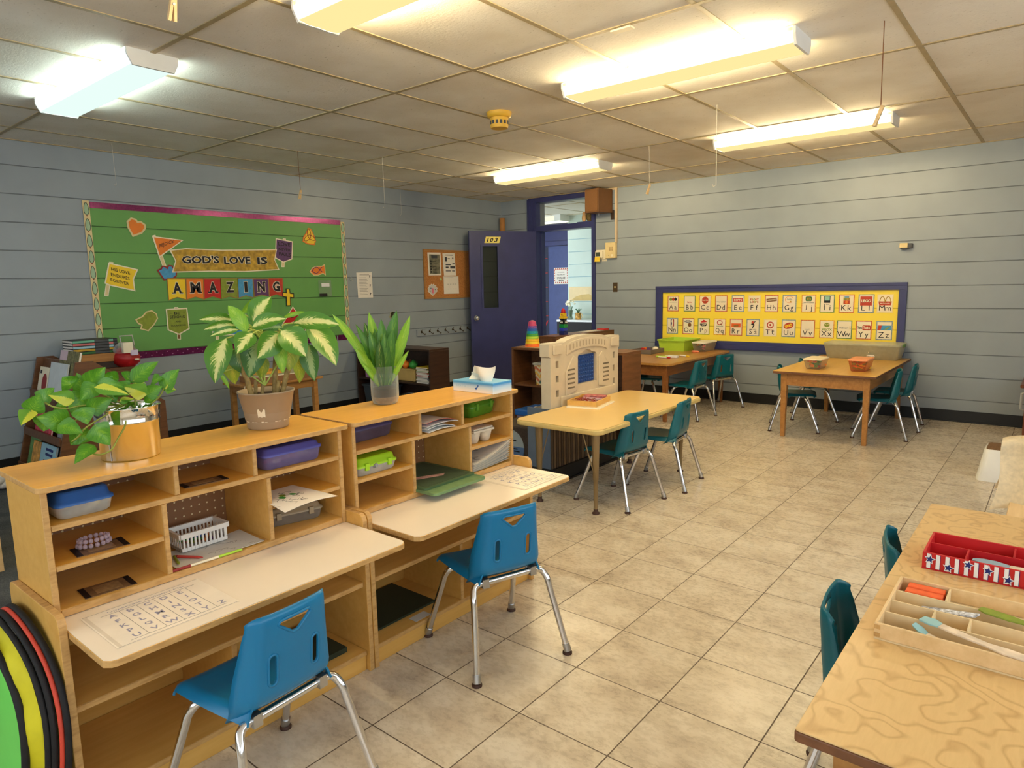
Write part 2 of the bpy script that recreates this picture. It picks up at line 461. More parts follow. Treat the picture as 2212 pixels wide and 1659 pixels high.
w = MB(); w.box(XR, YF, 0, XR + .15, 0, .9, UNS); w.box(XR, YF, 2.2, XR + .15, 0, H + .1, UNS); w.box(XR, YF, .9, XR + .15, RY0, 2.2, UNS); w.box(XR, RY1, .9, XR + .15, 0, 2.2, UNS); struct(w.build('wall_right'))
w = MB()
for i in range(5):
    y = RY0 + (RY1 - RY0) * i / 4; w.box(XR + .03, y - .03, .9, XR + .1, y + .03, 2.2, WHITE)
for z in (.9, 2.15): w.box(XR + .03, RY0 + .03, z, XR + .1, RY1 - .03, z + .05, WHITE)
struct(w.build('window_3'))
WX0, WX1, WZ0, WZ1 = 1.0, 6.6, .95, 2.2
w = MB(); w.box(0, YF - .15, 0, XR, YF, WZ0, UNS); w.box(0, YF - .15, WZ1, XR, YF, H + .1, UNS)
w.box(0, YF - .15, WZ0, WX0, YF, WZ1, UNS); w.box(WX1, YF - .15, WZ0, XR, YF, WZ1, UNS); struct(w.build('wall_front'))
w = MB()
for i in range(5):
    x = WX0 + (WX1 - WX0) * i / 4; w.box(x - .03, YF - .1, WZ0, x + .03, YF - .03, WZ1, WHITE)
for z in (WZ0, WZ1 - .05): w.box(WX0 + .03, YF - .1, z, WX1 - .03, YF - .03, z + .05, WHITE)
struct(w.build('window_1'))
w = MB(); w.box(0, YF, -.1, XR, .15, 0, FLOORM); struct(w.build('floor'))
w = MB(); w.box(0, YF, H, XR, 0, H + .1, TILE); struct(w.build('ceiling'))
g = MB()
GX = [.43314 + .61441 * i for i in range(12)]; GY = [-5.59636 + 1.21638 * i for i in range(-3, 5)]
for x in GX: g.box(x - .012, YF, H - .004, x + .012, 0, H, GRIDM)
for y in GY: g.box(0, y - .012, H - .0045, XR, y + .012, H, GRIDM)
g.box(0, YF, H - .006, .02, 0, H, GRIDM); g.box(0, -.02, H - .006, XR, 0, H, GRIDM)
struct(g.build('trim_1'))
b = MB(); b.box(0, YF, 0, .006, 0, .104, BASEB); b.box(.006, YF, 0, .012, 0, .012, BASEB); struct(b.build('baseboard_left'))
b = MB(); b.box(1.496, -.006, 0, XR, 0, .104, BASEB); b.box(1.496, -.012, 0, XR, -.006, .012, BASEB); b.box(.006, -.006, 0, .463, 0, .104, BASEB); struct(b.build('baseboard_back'))
c = MB(); c.box(.012, YF, 0, 3.46, -2.86, .008, CARPET); struct(c.build('floor_carpet'))
c = MB(); c.box(3.46, -9, 0, 3.50, -2.86, .012, BASEB); struct(c.build('trim_2'))
# door frame with transom
fr = MB()
fr.box(.463, -.03, 0, .61, .16, 2.397, NAVY); fr.box(1.45, -.03, 0, 1.496, .16, 2.397, NAVY)
fr.box(.61, -.03, 2.345, 1.45, .16, 2.397, NAVY); fr.box(.61, -.03, 1.985, 1.45, .16, 2.05, NAVY)
fr.box(.463, .0, 2.397, 1.496, .16, H + .1, NAVY)
for x in (.485, .52, .56, .59): fr.box(x, -.036, 0, x + .008, -.03, 2.39, NAVY)
fr.box(.61, .06, 0, .625, .10, 1.985, NAVY)
df = struct(fr.build('door_2'))
gl = clear('pane_glass', (225, 232, 225), .03, .05)
p = MB(); p.box(.61, .058, 2.05, 1.45, .062, 2.345, gl); struct(p.build('window_2'))
# things beyond the transom
# hall
h = MB(); courses(h, 'y', -.45, 2.6, 0, H, 0, HALLP, HALLJ, -1, 2.25); h.box(-.45, 2.262, 0, 2.6, 2.4, H, HALLP)
struct(h.build('wall_hall'))
h = MB(); h.box(-3.2, 2.95, 0, -.45, 3.1, H, NAVY); h.box(-.47, 2.25, 0, -.45, 3.0, H, HALLP); h.box(-3.2, .15, 0, -3.05, 3.0, H, HALLP); h.box(2.6, .15, 0, 2.75, 2.4, H, HALLP); struct(h.build('wall_hall_end'))
h = MB(); h.box(-3.2, .15, H, 2.75, 3.1, H + .1, TILE); struct(h.build('ceiling_hall'))
h = MB(); h.box(-3.2, .15, -.1, 2.75, 3.1, 0, FLOORM); struct(h.build('floor_hall'))
h = MB()
for i in range(9): h.box(-3 + i * .61, .16, H - .004, -2.976 + i * .61, 2.9, H, GRIDM)
for y in (.9, 2.1): h.box(-3, y, H - .0045, 2.5, y + .024, H, GRIDM)
struct(h.build('trim_3'))
# ------------------------------------------------------------------ open classroom door
D = thing('door', 'open navy door with narrow window and number plate, swung against the left wall', 'door', (.595, -.03, 0))
ang = math.atan2(-.79, -.44)                     # from hinge to free edge
Rz = Matrix.Translation((.595, -.03, 0)) @ Matrix.Rotation(ang, 4, 'Z')
def door_part(name, mb, parent=D):
    mb.xf(Rz); return mb.build(name, parent)
L = .91
q = MB()                                          # local: x along the leaf, y thickness (+y faces the room), z up
wx0, wx1, wz0, wz1 = .535, .745, 1.02, 1.80
for a in ((0, .0, wx0, 1.985), (wx1, .0, L, 1.985)): q.box(a[0], -.02, .01, a[2], .022, a[3], NAVY)
q.box(wx0, -.02, .01, wx1, .022, wz0, NAVY); q.box(wx0, -.02, wz1, wx1, .022, 1.985, NAVY)
door_part('leaf', q)
q = MB()
for a in ((wx0 - .02, wz0 - .02, wx0 + .006, wz1 + .02), (wx1 - .006, wz0 - .02, wx1 + .02, wz1 + .02)): q.box(a[0], .022, a[1], a[2], .03, a[3], NAVY)
q.box(wx0 + .006, .022, wz0 - .02, wx1 - .006, .03, wz0 + .006, NAVY); q.box(wx0 + .006, .022, wz1 - .006, wx1 - .006, .03, wz1 + .02, NAVY)
door_part('window_trim', q)
q = MB(); q.box(wx0, -.002, wz0, wx1, .002, wz1, clear('door_glass', (120, 128, 120), .10, .08)); door_part('glass', q)
q = MB(); q.prism([(wx0 - .023, 1.835), (wx0 + .177, 1.835), (wx0 + .154, 1.915), (wx0 - .046, 1.915)], 'y', .023, .026, P('plate_yellow', (246, 226, 120), .4))
# seen from the room the leaf runs right to left, so writing runs toward -x
sl = V((-.018, 0, .052))
for ch, x0, wd in (('1', .146, .014), ('0', .108, .042), ('3', .048, .040)): q.text(ch, (wx0 + x0, .0265, 1.849), (-wd, 0, 0), sl, INK, .03, True)
door_part('number_plate', q)
q = MB(); q.lathe([(.012, 0), (.012, .02), (.026, .035), (.030, .05), (.022, .062), (.006, .066)], (0, 0, 0), CHROME, 18); q.lathe([(.033, 0), (.03, .006)], (0, 0, 0), STEEL, 18)
q.xf(Matrix.Translation((L - .065, .022, .90)) @ Matrix.Rotation(-PI / 2, 4, 'X')); door_part('door_knob', q)
# cardboard tube standing behind the door, in the corner
q = MB(); q.lathe([(.036, 0), (.036, 2.19), (.031, 2.19), (.031, 0)], (0, 0, 0), P('cardboard', (186, 130, 74), .7), 18, False, False)
tag(q.build('cardboard_tube', None, None), 'long brown cardboard tube standing in the corner behind the navy door', 'tube').location = (.09, -.09, .0)

# ------------------------------------------------------------------ ceiling lights
def fixture(x, y, lens, label, length=1.25):
    t = thing('ceiling_light', label, 'ceiling light', (x, y, H), 'long fluorescent ceiling lights')
    q = MB(); q.box(-length / 2, -.105, -.028, length / 2, .105, 0, WHITE)
    for s in (-1, 1):
        x0 = s * length / 2; q.prism([(-.118, -.030), (-.095, -.075), (.095, -.075), (.118, -.030), (.118, 0), (-.118, 0)], 'x', min(x0, x0 + s * .012), max(x0, x0 + s * .012), WHITE)
    q.build('housing', t, local=True)
    q = MB(); l2 = length / 2 - .001
    prof = [(-.118, -.004), (-.116, -.030), (-.108, -.052), (-.092, -.068), (-.05, -.074), (0, -.072), (.05, -.074), (.092, -.068), (.108, -.052), (.116, -.030), (.118, -.004)]
    vs = [(xx, a, b) for xx in (-l2, l2) for a, b in prof]; n = len(prof)
    q.raw(vs, [(i + 1, i, n + i, n + i + 1) for i in range(n - 1)], lens, True)
    q.build('lens', t, local=True); return t
fixture(4.335, -3.74, WARML, 'largest warm fluorescent light, right of the round smoke detector')
fixture(4.35, -1.66, WARML, 'warm fluorescent light nearest the yellow alphabet board wall')
fixture(1.965, -1.58, WARML, 'small far fluorescent light above the doorway corner')
fixture(1.94, -5.596, COOLL, 'cool white fluorescent light at upper left above the green board')
fixture(4.19, -5.37, WARML, 'warm fluorescent light cut off by the top edge of the photo')
# light in the hall
t = thing('ceiling_light', 'bright white hall light seen through the glass above the door', 'ceiling light', (-1.0, 2.05, H), 'long fluorescent ceiling lights')
q = MB(); q.box(-.72, -.13, -.10, -.001, .13, 0, WHITE); q.box(-.001, -.13, -.10, .62, .13, 0, WHITE); q.build('housing', t, local=True)
q = MB(); q.box(-.70, -.128, -.112, .60, .128, -.101, emit('hall_lens', (1, .93, .74), .8)); q.box(-.70, -.134, -.09, .5, -.131, -.02, emit('hall_lens_side', (1, .93, .74), .55)); q.build('lens', t, local=True)

# smoke detector
t = thing('smoke_detector', 'yellowed round smoke detector on the ceiling', 'smoke detector', (3.03, -3.61, H))
q = MB(); ym = P('aged_yellow', (222, 176, 60), .45); q.lathe([(.055, -.1), (.06, -.085), (.06, -.035)], (0, 0, 0), ym, 24); q.build('head', t, local=True)
q = MB(); q.lathe([(.062, -.034), (.075, -.03), (.082, -.012), (.082, 0)], (0, 0, 0), ym, 28); q.build('base', t, local=True)
q = MB()
for i in range(14):
    a = 2 * PI * i / 14; m0 = q.mark(); q.box(-.008, .0595, -.078, .008, .0612, -.055, DGREY); q.xf(Matrix.Rotation(a, 4, 'Z'), m0)
q.build('vent', t, local=True)
tag(MB().box(4.33, -4.375, H - .012, 4.43, -4.335, H - .0045, CREAMW).build('ceiling_clip'), 'small pale metal clip on the ceiling grid beside the largest light', 'clip')

# hanging strings, hooks and clothespins
STR = P('string', (214, 206, 190), .7); STRB = P('string_brown', (120, 74, 40), .7)
def hang(name, x, y, ln, label, m, pin=0, hook=True, r=.0016):
    t = thing(name, label, 'hanging string', (x, y, H), 'strings hanging from the ceiling grid')
    q = MB(); pts = [(0, 0, -.004), (.002, 0, -ln * .5), (.004, .002, -ln)]
    if hook: pts += [(-.012, 0, -ln - .012), (-.018, 0, -ln + .004)]
    q.tube(pts, r, m, 6); q.build('string', t, local=True)
    if pin:
        q = MB()
        for s in (-1, 1):
            m0 = q.mark(); q.box(-.006, s * .0045 - .004, -.045, .006, s * .0045 + .004, .03, MAPLEW, taper=0); q.xf(Matrix.Rotation(s * .08, 4, 'X'), m0)
        q.cyl((-.008, 0, 0), (.008, 0, 0), .004, STEEL, 8)
        q.xf(Matrix.Translation((.0, 0, -ln - .03 * pin)) @ Matrix.Rotation(.35, 4, 'Y') @ Matrix.Scale(pin, 4)); q.build('clothespin', t, local=True)
    return t
hang('hanging_clothespin', 5.285, -3.65, .36, 'brown cord with wooden clothespin hanging above the right far light', STRB, 1.2, False, .0022)
hang('hanging_clothespin', 1.073, -3.83, .31, 'dark cord with small clothespin hanging over the middle of the green board', STRB, 1.0, False, .002)
hang('hanging_clothespin', 3.235, -1.94, .31, 'pale cord with clothespin hanging between the far light and the alphabet board', STR, 1.1, False)
hang('hanging_clothespin', 3.50, -5.93, .085, 'wooden clothespin at the top edge of the photo, nearest the camera', STR, 1.25, False)
hang('hanging_string', 1.349, -3.18, .42, 'white hooked string hanging right of the green board centre', STR)
hang('hanging_string', .35, -2.10, .33, 'thin white hooked string hanging above the question paper', STR, 0, True, .0011)
hang('hanging_string', .35, -4.95, .30, 'thin white string hanging left of the green board top corner', STR, 0, True, .0012)
hang('hanging_string', 4.171, -2.80, .50, 'long white hooked string hanging in front of the right far light', STR)

# ------------------------------------------------------------------ green bulletin board on the left wall
bx = .0025
t = thing('bulletin_board', 'large green painted bulletin board with purple foil and patterned strips', 'bulletin board', (0, -3.84, 1.39))
q = MB(); courses(q, 'x', -5.03, -2.645, .80, 1.975, bx, GREENP, GREENJ); q.build('green_panel', t)
foil = P('purple_foil', (120, 40, 96), .22, .55, .35, 70, .6)
def edging(z0, z1, y0, y1, mat, name):
    q = MB(); q.box(.003, y0, z0, .0055, y1, z1, mat)
    return q
q = edging(1.968, 2.015, -5.022, -2.643, foil, ''); q.build('top_border', t)
q = edging(.755, .812, -4.83, -2.77, foil, ''); q.box(.003, -2.755, .757, .0055, -2.606, .814, foil)
for i in range(46): 
    y = -4.8 + i * .044; q.prism(circ(y, .784 + .012 * (-1) ** i, .005, 6), 'x', .0056, .006, P('pale_purple', (170, 120, 160), .5))
q.build('bottom_border', t)
for y0, z0, z1, nm in ((-5.075, .79, 2.022, 'left'), (-2.645, .755, 2.0, 'right')):
    q = MB(); q.box(.004, y0, z0, .007, y0 + .048, z1, CREAM); n = int((z1 - z0) / .113); st = (z1 - z0) / n
    for i in range(n):
        zc = z0 + (i + .5) * st; o = []
        for k in range(25):
            u = k / 24 * 2 * PI; o.append((y0 + .024 + .017 * math.sin(u) * (1 - .3 * math.cos(u)), zc + .048 * math.cos(u)))
        q.prism(o[:-1], 'x', .0071, .0073, P('mint', (168, 196, 160), .6)); q.tube([(.0078, a, b) for a, b in o], .0018, BLACK, 5)
        q.prism(circ(y0 + .024, zc - .055, .005, 8), 'x', .0071, .0078, DRED)
    q.build('side_border', t)
K = 1000.0
def cut(name, label, pts, m, border=None, bw=.010, x=.006, group='paper cutouts on the green board', cat='paper cutout', extra=None, poles=(), polem=None, th=.0018):
    pts = [(a / K, b / K) for a, b in pts]
    q = MB()
    for pl in poles:
        pl = [(a / K, b / K) for a, b in pl]
        q.prism(offset(pl, .006), 'x', x - .002, x - .001, CREAMW); q.prism(pl, 'x', x - .002, x - .0005, polem or CREAM)
    if border: q.prism(offset(pts, bw), 'x', x, x + th, border); q.prism(pts, 'x', x, x + th + .0008, m)
    else: q.prism(pts, 'x', x, x + th, m)
    if extra: extra(q, x + th + .0016)
    return tag(q.build(name), label, cat, group)
def wtext(q, s, x, y0, z0, y1, z1, h, m=INK, bold=.0, fit=True):
    q.text(s, (x, y0, z0), (0, y1 - y0, z1 - z0), (0, 0, h), m, bold, fit)
cut('paper_heart', 'orange paper heart at the top left of the green board', [(-4723, 1899), (-4696, 1892), (-4684, 1873), (-4657, 1875), (-4631, 1857), (-4630, 1834), (-4659, 1799), (-4721, 1774), (-4747, 1832), (-4750, 1874)], ORANGE, CREAM, .014)
cut('paper_pennant', 'orange triangular pennant reading REJOICE!', [(-4560, 1760), (-4331, 1742), (-4526, 1608)], ORANGE, CREAMW, poles=[[(-4568, 1769), (-4549, 1775), (-4485, 1527), (-4505, 1520)]], extra=lambda q, x: wtext(q, 'REJOICE!', x, -4.525, 1.668, -4.395, 1.715, .036, INK, .01))
cut('crown_cutout', 'blue paper crown with dark red outline', [(-4545, 1483), (-4519, 1494), (-4508, 1514), (-4491, 1512), (-4473, 1493), (-4456, 1521), (-4435, 1518), (-4424, 1493), (-4402, 1488), (-4409, 1443), (-4435, 1425), (-4505, 1413)], SKYB, DRED, .012, x=.005)
def bn(q, x):
    for s, a, b in (("GOD'S", -4.347, -4.005), ('LOVE', -3.965, -3.70), ('IS', -3.635, -3.525)): wtext(q, s, x, a, 1.543, b, 1.549, .072, CREAMW, .075); wtext(q, s, x + .0006, a + .002, 1.545, b - .002, 1.551, .068, INK, .035)
cut('paper_banner', "gold ribbon banner reading GOD'S LOVE IS", [(-4429, 1653), (-4297, 1669), (-3978, 1665), (-3630, 1677), (-3426, 1686), (-3452, 1592), (-3415, 1503), (-3765, 1484), (-4103, 1486), (-4425, 1477), (-4392, 1567)], YELG, CREAMW, .009, x=.008, extra=bn)
SERIF = {'A': ((-.42, 0), (.42, 0)), 'M': ((-.42, 0), (.42, 0)), 'N': ((-.40, 0), (.40, 1)), 'I': ((0, 0), (0, 1)), 'G': ((.4, 0),)}
for ch, m, pts, lb in (('A', YEL, [(-4479, 1414), (-4332, 1413), (-4338, 1238), (-4410, 1260), (-4482, 1237)], 'yellow letter pennant with the first A of AMAZING'), ('M', ORANGE, [(-4318, 1413), (-4169, 1412), (-4181, 1237), (-4251, 1259), (-4325, 1238)], 'orange letter pennant with an M'),
    ('A', RED, [(-4160, 1412), (-4011, 1412), (-4018, 1235), (-4094, 1258), (-4170, 1237)], 'red letter pennant with the second A, between M and Z'), ('Z', OLIVE, [(-4003, 1415), (-3843, 1414), (-3858, 1236), (-3937, 1256), (-4015, 1235)], 'olive green letter pennant with a Z'),
    ('I', SKYB, [(-3839, 1412), (-3694, 1411), (-3702, 1239), (-3772, 1259), (-3844, 1239)], 'blue letter pennant with an I'), ('N', PURPLE, [(-3682, 1410), (-3535, 1409), (-3536, 1244), (-3609, 1263), (-3683, 1246)], 'purple letter pennant with an N'), ('G', P('brick_red', (190, 52, 36), .5, 0, .15, 30), [(-3523, 1412), (-3377, 1412), (-3384, 1240), (-3453, 1263), (-3524, 1244)], 'brick red letter pennant with the final G')):
    yc = sum(p[0] for p in pts[:2]) / 2000; wd = {'I': .032, 'M': .092}.get(ch, .076)
    def ex(q, x, ch=ch, yc=yc, wd=wd):
        for e, m_, b_ in ((.004, CREAMW, .09), (0, INK, .045)):
            xx = x - (e > 0) * .0005; wtext(q, ch, xx, yc - wd / 2 - e, 1.288 - e, yc + wd / 2 + e, 1.288 - e, .096 + 2 * e, m_, b_)
            for yy_, top in SERIF.get(ch, ()):
                z = 1.288 + .085 + e if top else 1.288 - e; yy = yc + wd * yy_; q.box(xx - .0002, yy - .016 - e / 2, z, xx + .0003, yy + .016 + e / 2, z + .011, m_)
    cut('letter_pennant', lb, pts, m, P('kraft', (160, 120, 60), .6), .006, extra=ex, group='letter pennants spelling the word on the green board')
def yf(q, x):
    for i, s in enumerate(('HIS LOVE', 'ENDURES', 'FOREVER')): wtext(q, s, x, -4.917 - .006 * i, 1.483 - .043 * i, -4.778 - .008 * i, 1.448 - .043 * i, .026, INK, .012)
cut('paper_flag', 'yellow paper flag reading HIS LOVE ENDURES FOREVER', [(-4925, 1535), (-4724, 1487), (-4762, 1413), (-4759, 1326), (-4938, 1372), (-4965, 1386)], YEL, CREAMW, poles=[[(-4921, 1546), (-4901, 1545), (-4961, 1285), (-4981, 1287)]], extra=yf)
cut('paper_dove', 'olive green paper dove below the yellow flag', [(-4760, 1077), (-4711, 1099), (-4675, 1136), (-4636, 1144), (-4605, 1118), (-4599, 1083), (-4632, 1035), (-4679, 989), (-4729, 1006), (-4717, 1035), (-4748, 1052)], OLIVE, CREAM, .010)
def gs(q, x):
    for s, z, h, a, b in (('BE', 1.108, .024, -4.45, -4.40), ('STRONG', 1.075, .024, -4.49, -4.36), ('AND', 1.040, .015, -4.445, -4.40), ('COURAGEOUS', 1.006, .015, -4.487, -4.36)): wtext(q, s, x, a, z, b, z, h, INK, .012)
    for z in (1.118,): q.box(x, -4.49, z, x + .0003, -4.465, z + .002, INK); q.box(x, -4.385, z, x + .0003, -4.36, z + .002, INK)
cut('paper_shield', 'green shield-shaped cutout reading BE STRONG AND COURAGEOUS', [(-4508, 1149), (-4343, 1153), (-4338, 983), (-4424, 942), (-4508, 983)], OLIVE, CREAMW, poles=[[(-4434, 948), (-4414, 946), (-4417, 895), (-4436, 897)], [(-4436, 1167), (-4416, 1166), (-4417, 1149), (-4437, 1149)]], polem=MIDB, extra=gs)
def ps(q, x):
    for s, z, h, a, b in (('LOVE', 1.728, .034, -3.395, -3.265), ('NEVER', 1.680, .026, -3.395, -3.265), ('FAILS', 1.630, .034, -3.395, -3.265)): wtext(q, s, x, a, z + .004, b, z - .004, h, INK, .015)
cut('paper_shield', 'purple shield-shaped cutout reading LOVE NEVER FAILS', [(-3409, 1789), (-3241, 1767), (-3260, 1607), (-3351, 1577), (-3428, 1615)], PURPLE, CREAMW, x=.005, poles=[[(-3361, 1580), (-3341, 1580), (-3347, 1529), (-3368, 1529)], [(-3332, 1795), (-3311, 1794), (-3313, 1774), (-3333, 1775)]], polem=CREAM, extra=ps)
def tri(q, x):
    for k in range(3):
        a = PI / 2 + k * 2 * PI / 3 + .1; cx, cz = -3.038 + .028 * math.cos(a), 1.832 + .028 * math.sin(a); o = []
        for i in range(20):
            u = 2 * PI * i / 20; rr = .045 * math.cos(u); ss = .020 * math.sin(u); o.append((x, cx + rr * math.cos(a) - ss * math.sin(a), cz + rr * math.sin(a) + ss * math.cos(a)))
        q.tube(o, .0028, DRED, 5, True)
cut('paper_knot', 'yellow three-lobed knot cutout at the top right of the green board', [(-3105, 1785), (-3060, 1765), (-2990, 1760), (-2975, 1790), (-2995, 1850), (-3020, 1900), (-3040, 1905), (-3065, 1860), (-3100, 1815)], YEL, ORANGE, .012, extra=tri)
def fi(q, x):
    for s in (-1, 1): q.tube([(x, -3.03 + .12 * k / 12, 1.49 + s * (.032 * math.sin(PI * k / 9.5)) + .012 * k / 12) for k in range(13)], .0035, PURPLE, 5)
cut('paper_fish', 'small orange fish-sign cutout below the knot', [(-3050, 1480), (-3010, 1450), (-2960, 1450), (-2900, 1470), (-2875, 1455), (-2880, 1545), (-2910, 1530), (-2970, 1530), (-3020, 1515)], ORANGE, CREAM, .009, extra=fi)
cut('paper_cross', 'yellow paper cross with black outline', [(-3345, 1150), (-3312, 1150), (-3308, 1232), (-3270, 1226), (-3268, 1258), (-3308, 1264), (-3310, 1305), (-3338, 1307), (-3340, 1268), (-3378, 1272), (-3380, 1240), (-3342, 1236)], YEL, INK, .009, x=.009)
def bl(q, x): wtext(q, 'SEEK LOVE', x, -4.08, 1.028, -3.84, 1.022, .035, INK, .012); q.box(x, -4.09, .935, x + .0003, -3.84, .942, INK)
cut('paper_sign', 'blue sign cutout mostly hidden behind the variegated plant', [(-4103, 1087), (-3793, 1073), (-3808, 899), (-4118, 911)], SKYB, CREAMW, extra=bl, poles=[[(-4080, 1100), (-4062, 1100), (-4072, 870), (-4090, 870)]])
cut('paper_pennant', 'red triangular pennant reading GIVE behind the plant', [(-3281, 1122), (-3195, 1009), (-3412, 954)], RED, CREAMW, poles=[[(-3249, 1015), (-3229, 1020), (-3152, 891), (-3171, 886)]], polem=MIDB, extra=lambda q, x: wtext(q, 'GIVE', x, -3.32, 1.02, -3.23, 1.03, .03, INK, .01))
t = thing('plastic_bag', 'small clear plastic bag pinned to the green board with white and black labels', 'bag', (.006, -2.89, 1.31))
q = MB(); q.sheet(lambda u, v: (.010 + .006 * math.sin(PI * v) * math.sin(PI * u), -2.966 + .158 * u, 1.228 + .164 * v), 6, 6, clear('film', (236, 240, 232), .02, .15)); q.build('film', t)
q = MB(); q.box(.017, -2.934, 1.327, .0175, -2.836, 1.362, WHITE); q.build('white_label', t)
q = MB(); q.box(.017, -2.963, 1.226, .0175, -2.869, 1.257, BLACK); q.build('black_label', t)
# papers on the wall beside the board
def qp(q, x):
    q.box(x, -2.43, 1.445, x + .0003, -2.30, 1.450, INKG)
    for i in range(12): q.box(x, -2.44, 1.415 - i * .0165, x + .0003, -2.345 + .03 * ((i * 7) % 5) / 5, 1.4185 - i * .0165, INKG)
    for z in (1.415, 1.315, 1.225): wtext(q, '?', x, -2.300, z, -2.280, z, .03, INK, .02)
cut('question_sheet', 'white sheet with three large question marks on the blue wall', [(-2471, 1473), (-2259, 1477), (-2257, 1198), (-2462, 1199)], PAPER, x=.002, group='papers on the left wall', cat='paper', extra=qp)
q = MB(); q.lathe([(.022, 0), (.02, .008), (.008, .012)], (0, 0, 0), clear('hook_plastic', (220, 225, 220), .25, .1), 16); q.xf(Matrix.Translation((.001, -2.542, 1.40)) @ Matrix.Rotation(PI / 2, 4, 'Y')); q.tube([(.008, -2.55, 1.43), (.01, -2.545, 1.415), (.008, -2.55, 1.40)], .002, WHITE, 6)
tag(q.build('wall_hook'), 'round clear plastic hook on the wall right of the green board', 'hook')
hand = []
for a, ln in ((-.75, .06), (-.3, .085), (.0, .09), (.3, .082), (.95, .055)):
    ca = PI / 2 - a
    for s in (-1, 1):
        for rr in ((.028, ln) if s < 0 else (ln, .028)): hand.append((-1.985 + rr * math.cos(ca) - s * -.0085 * math.sin(ca), .935 + rr * math.sin(ca) + s * -.0085 * math.cos(ca)))
hand += [(-1.955, .90), (-1.965, .865), (-2.005, .865), (-2.015, .90)]
cut('paper_hand', 'small paper hand cutout on the wall behind the jar plant', [(a * K, b * K) for a, b in hand], P('olive_paper', (150, 150, 110), .7), P('tan_paper', (180, 172, 140), .7), .007, x=.002, group='papers on the left wall')
# cork board
t = thing('cork_board', 'wood framed cork board partly behind the open door', 'cork board', (0, -1.0, 1.45))
q = MB(); q.box(.002, -1.455, 1.18, .012, -.555, 1.73, CORK); q.build('cork_panel', t)
q = MB()
for a in ((-1.475, 1.16, -.535, 1.18), (-1.475, 1.73, -.535, 1.75)): q.box(.001, a[0], a[1], .018, a[2], a[3], OAK)
for y in (-1.475, -.555): q.box(.001, y, 1.18, .018, y + .02, 1.73, OAK)
q.build('frame', t)
def p1(q, x):
    q.prism([(-1.385, 1.69), (-1.21, 1.692), (-1.205, 1.46), (-1.385, 1.458)], 'x', x, x + .0003, P('photo_grey', (120, 116, 96), .6, 0, .5, 22)); q.box(x + .0003, -1.35, 1.645, x + .0006, -1.25, 1.68, DGREY)
    for i in range(5): q.prism(circ(-1.36, 1.61 - .032 * i, .012, 10), 'x', x + .0003, x + .0006, BLACK); q.box(x + .0003, -1.335, 1.607 - .032 * i, x + .0006, -1.27, 1.612 - .032 * i, INK)
cut('notice_sheet', 'printed grey photo notice pinned at the upper left of the cork board', [(-1410, 1712), (-1190, 1716), (-1187, 1442), (-1402, 1440)], PAPER, x=.014, group='papers on the cork board', cat='paper', extra=p1)
def p2(q, x):
    q.box(x, -1.11, 1.685, x + .0003, -.98, 1.693, INK)
    for a in ((-1.12, 1.61, -1.085, 1.665), (-1.11, 1.565, -1.02, 1.58), (-1.03, 1.525, -.945, 1.555), (-1.11, 1.53, -1.06, 1.548), (-.99, 1.58, -.95, 1.59), (-1.07, 1.64, -1.03, 1.65), (-.99, 1.64, -.97, 1.66), (-1.11, 1.49, -1.02, 1.50), (-1.0, 1.49, -.95, 1.50)): q.box(x, a[0], a[1], x + .0003, a[2], a[3], DGREY)
cut('notice_sheet', 'white newsletter sheet pinned upper right on the cork board', [(-1156, 1709), (-945, 1716), (-928, 1439), (-1141, 1436)], PAPER, x=.014, group='papers on the cork board', cat='paper', extra=p2)
def p3(q, x):
    q.box(x, -1.14, 1.41, x + .0003, -.98, 1.414, INKG)
    for r_ in range(2):
        for i in range(4): q.box(x, -1.09 + .045 * i, 1.33 - .06 * r_, x + .0003, -1.065 + .045 * i, 1.334 - .06 * r_, INKG)
cut('notice_sheet', 'white calendar sheet at the bottom of the cork board', [(-1151, 1429), (-888, 1429), (-885, 1213), (-1152, 1214)], PAPER, x=.0145, group='papers on the cork board', cat='paper', extra=p3)
tk = [(-1.345 + (.065 + .012 * (k % 2)) * math.cos(a) , 1.268 + (.055 + .012 * (k % 2)) * math.sin(a)) for k, a in ((k, -.5 + (PI + 1.0) * k / 16) for k in range(17))] + [(-1.36, 1.212), (-1.345, 1.203), (-1.33, 1.212)]
def tkx(q, x): q.prism(circ(-1.345, 1.255, .018, 12, 0, .035), 'x', x, x + .0004, PINK); q.box(x, -1.40, 1.25, x + .0004, -1.375, 1.258, INK); q.box(x, -1.39, 1.285, x + .0004, -1.365, 1.292, DBLUE); q.box(x, -1.31, 1.265, x + .0004, -1.295, 1.272, INK)
cut('turkey_craft', 'white paper handprint turkey at the lower left of the cork board', [(a * K, b * K) for a, b in tk], PAPERG, PAPER, .006, x=.014, group='papers on the cork board', cat='paper craft', extra=tkx)
q = MB(); q.prism(circ(-1.2, 1.394, .014, 14), 'x', .013, .018, P('pale_green', (190, 220, 140), .5)); tag(q.build('push_pin'), 'small pale green round pin in the middle of the cork board', 'pin')
# coat hook rail
t = thing('coat_rack', 'blue painted rail of brass double hooks below the cork board', 'coat rack', (0, -1.2, .76))
q = MB(); q.box(.001, -1.63, .718, .02, -.72, .797, WALLP); q.build('rail', t, bevel=.003)
for i in range(7):
    y = -1.56 + i * .134; q = MB(); br = P('brass_dark', (84, 66, 40), .35, .8)
    q.prism(circ(y, .768, .014, 10), 'x', .02, .024, br); q.tube(bez([(.024, y, .772), (.05, y, .755), (.06, y + .012, .738), (.05, y + .03, .735), (.045, y + .036, .75)], 4), .004, br, 7); q.tube(bez([(.022, y - .004, .768), (.035, y - .008, .79), (.04, y, .797)], 4), .0035, br, 7)
    q.build('hook', t)
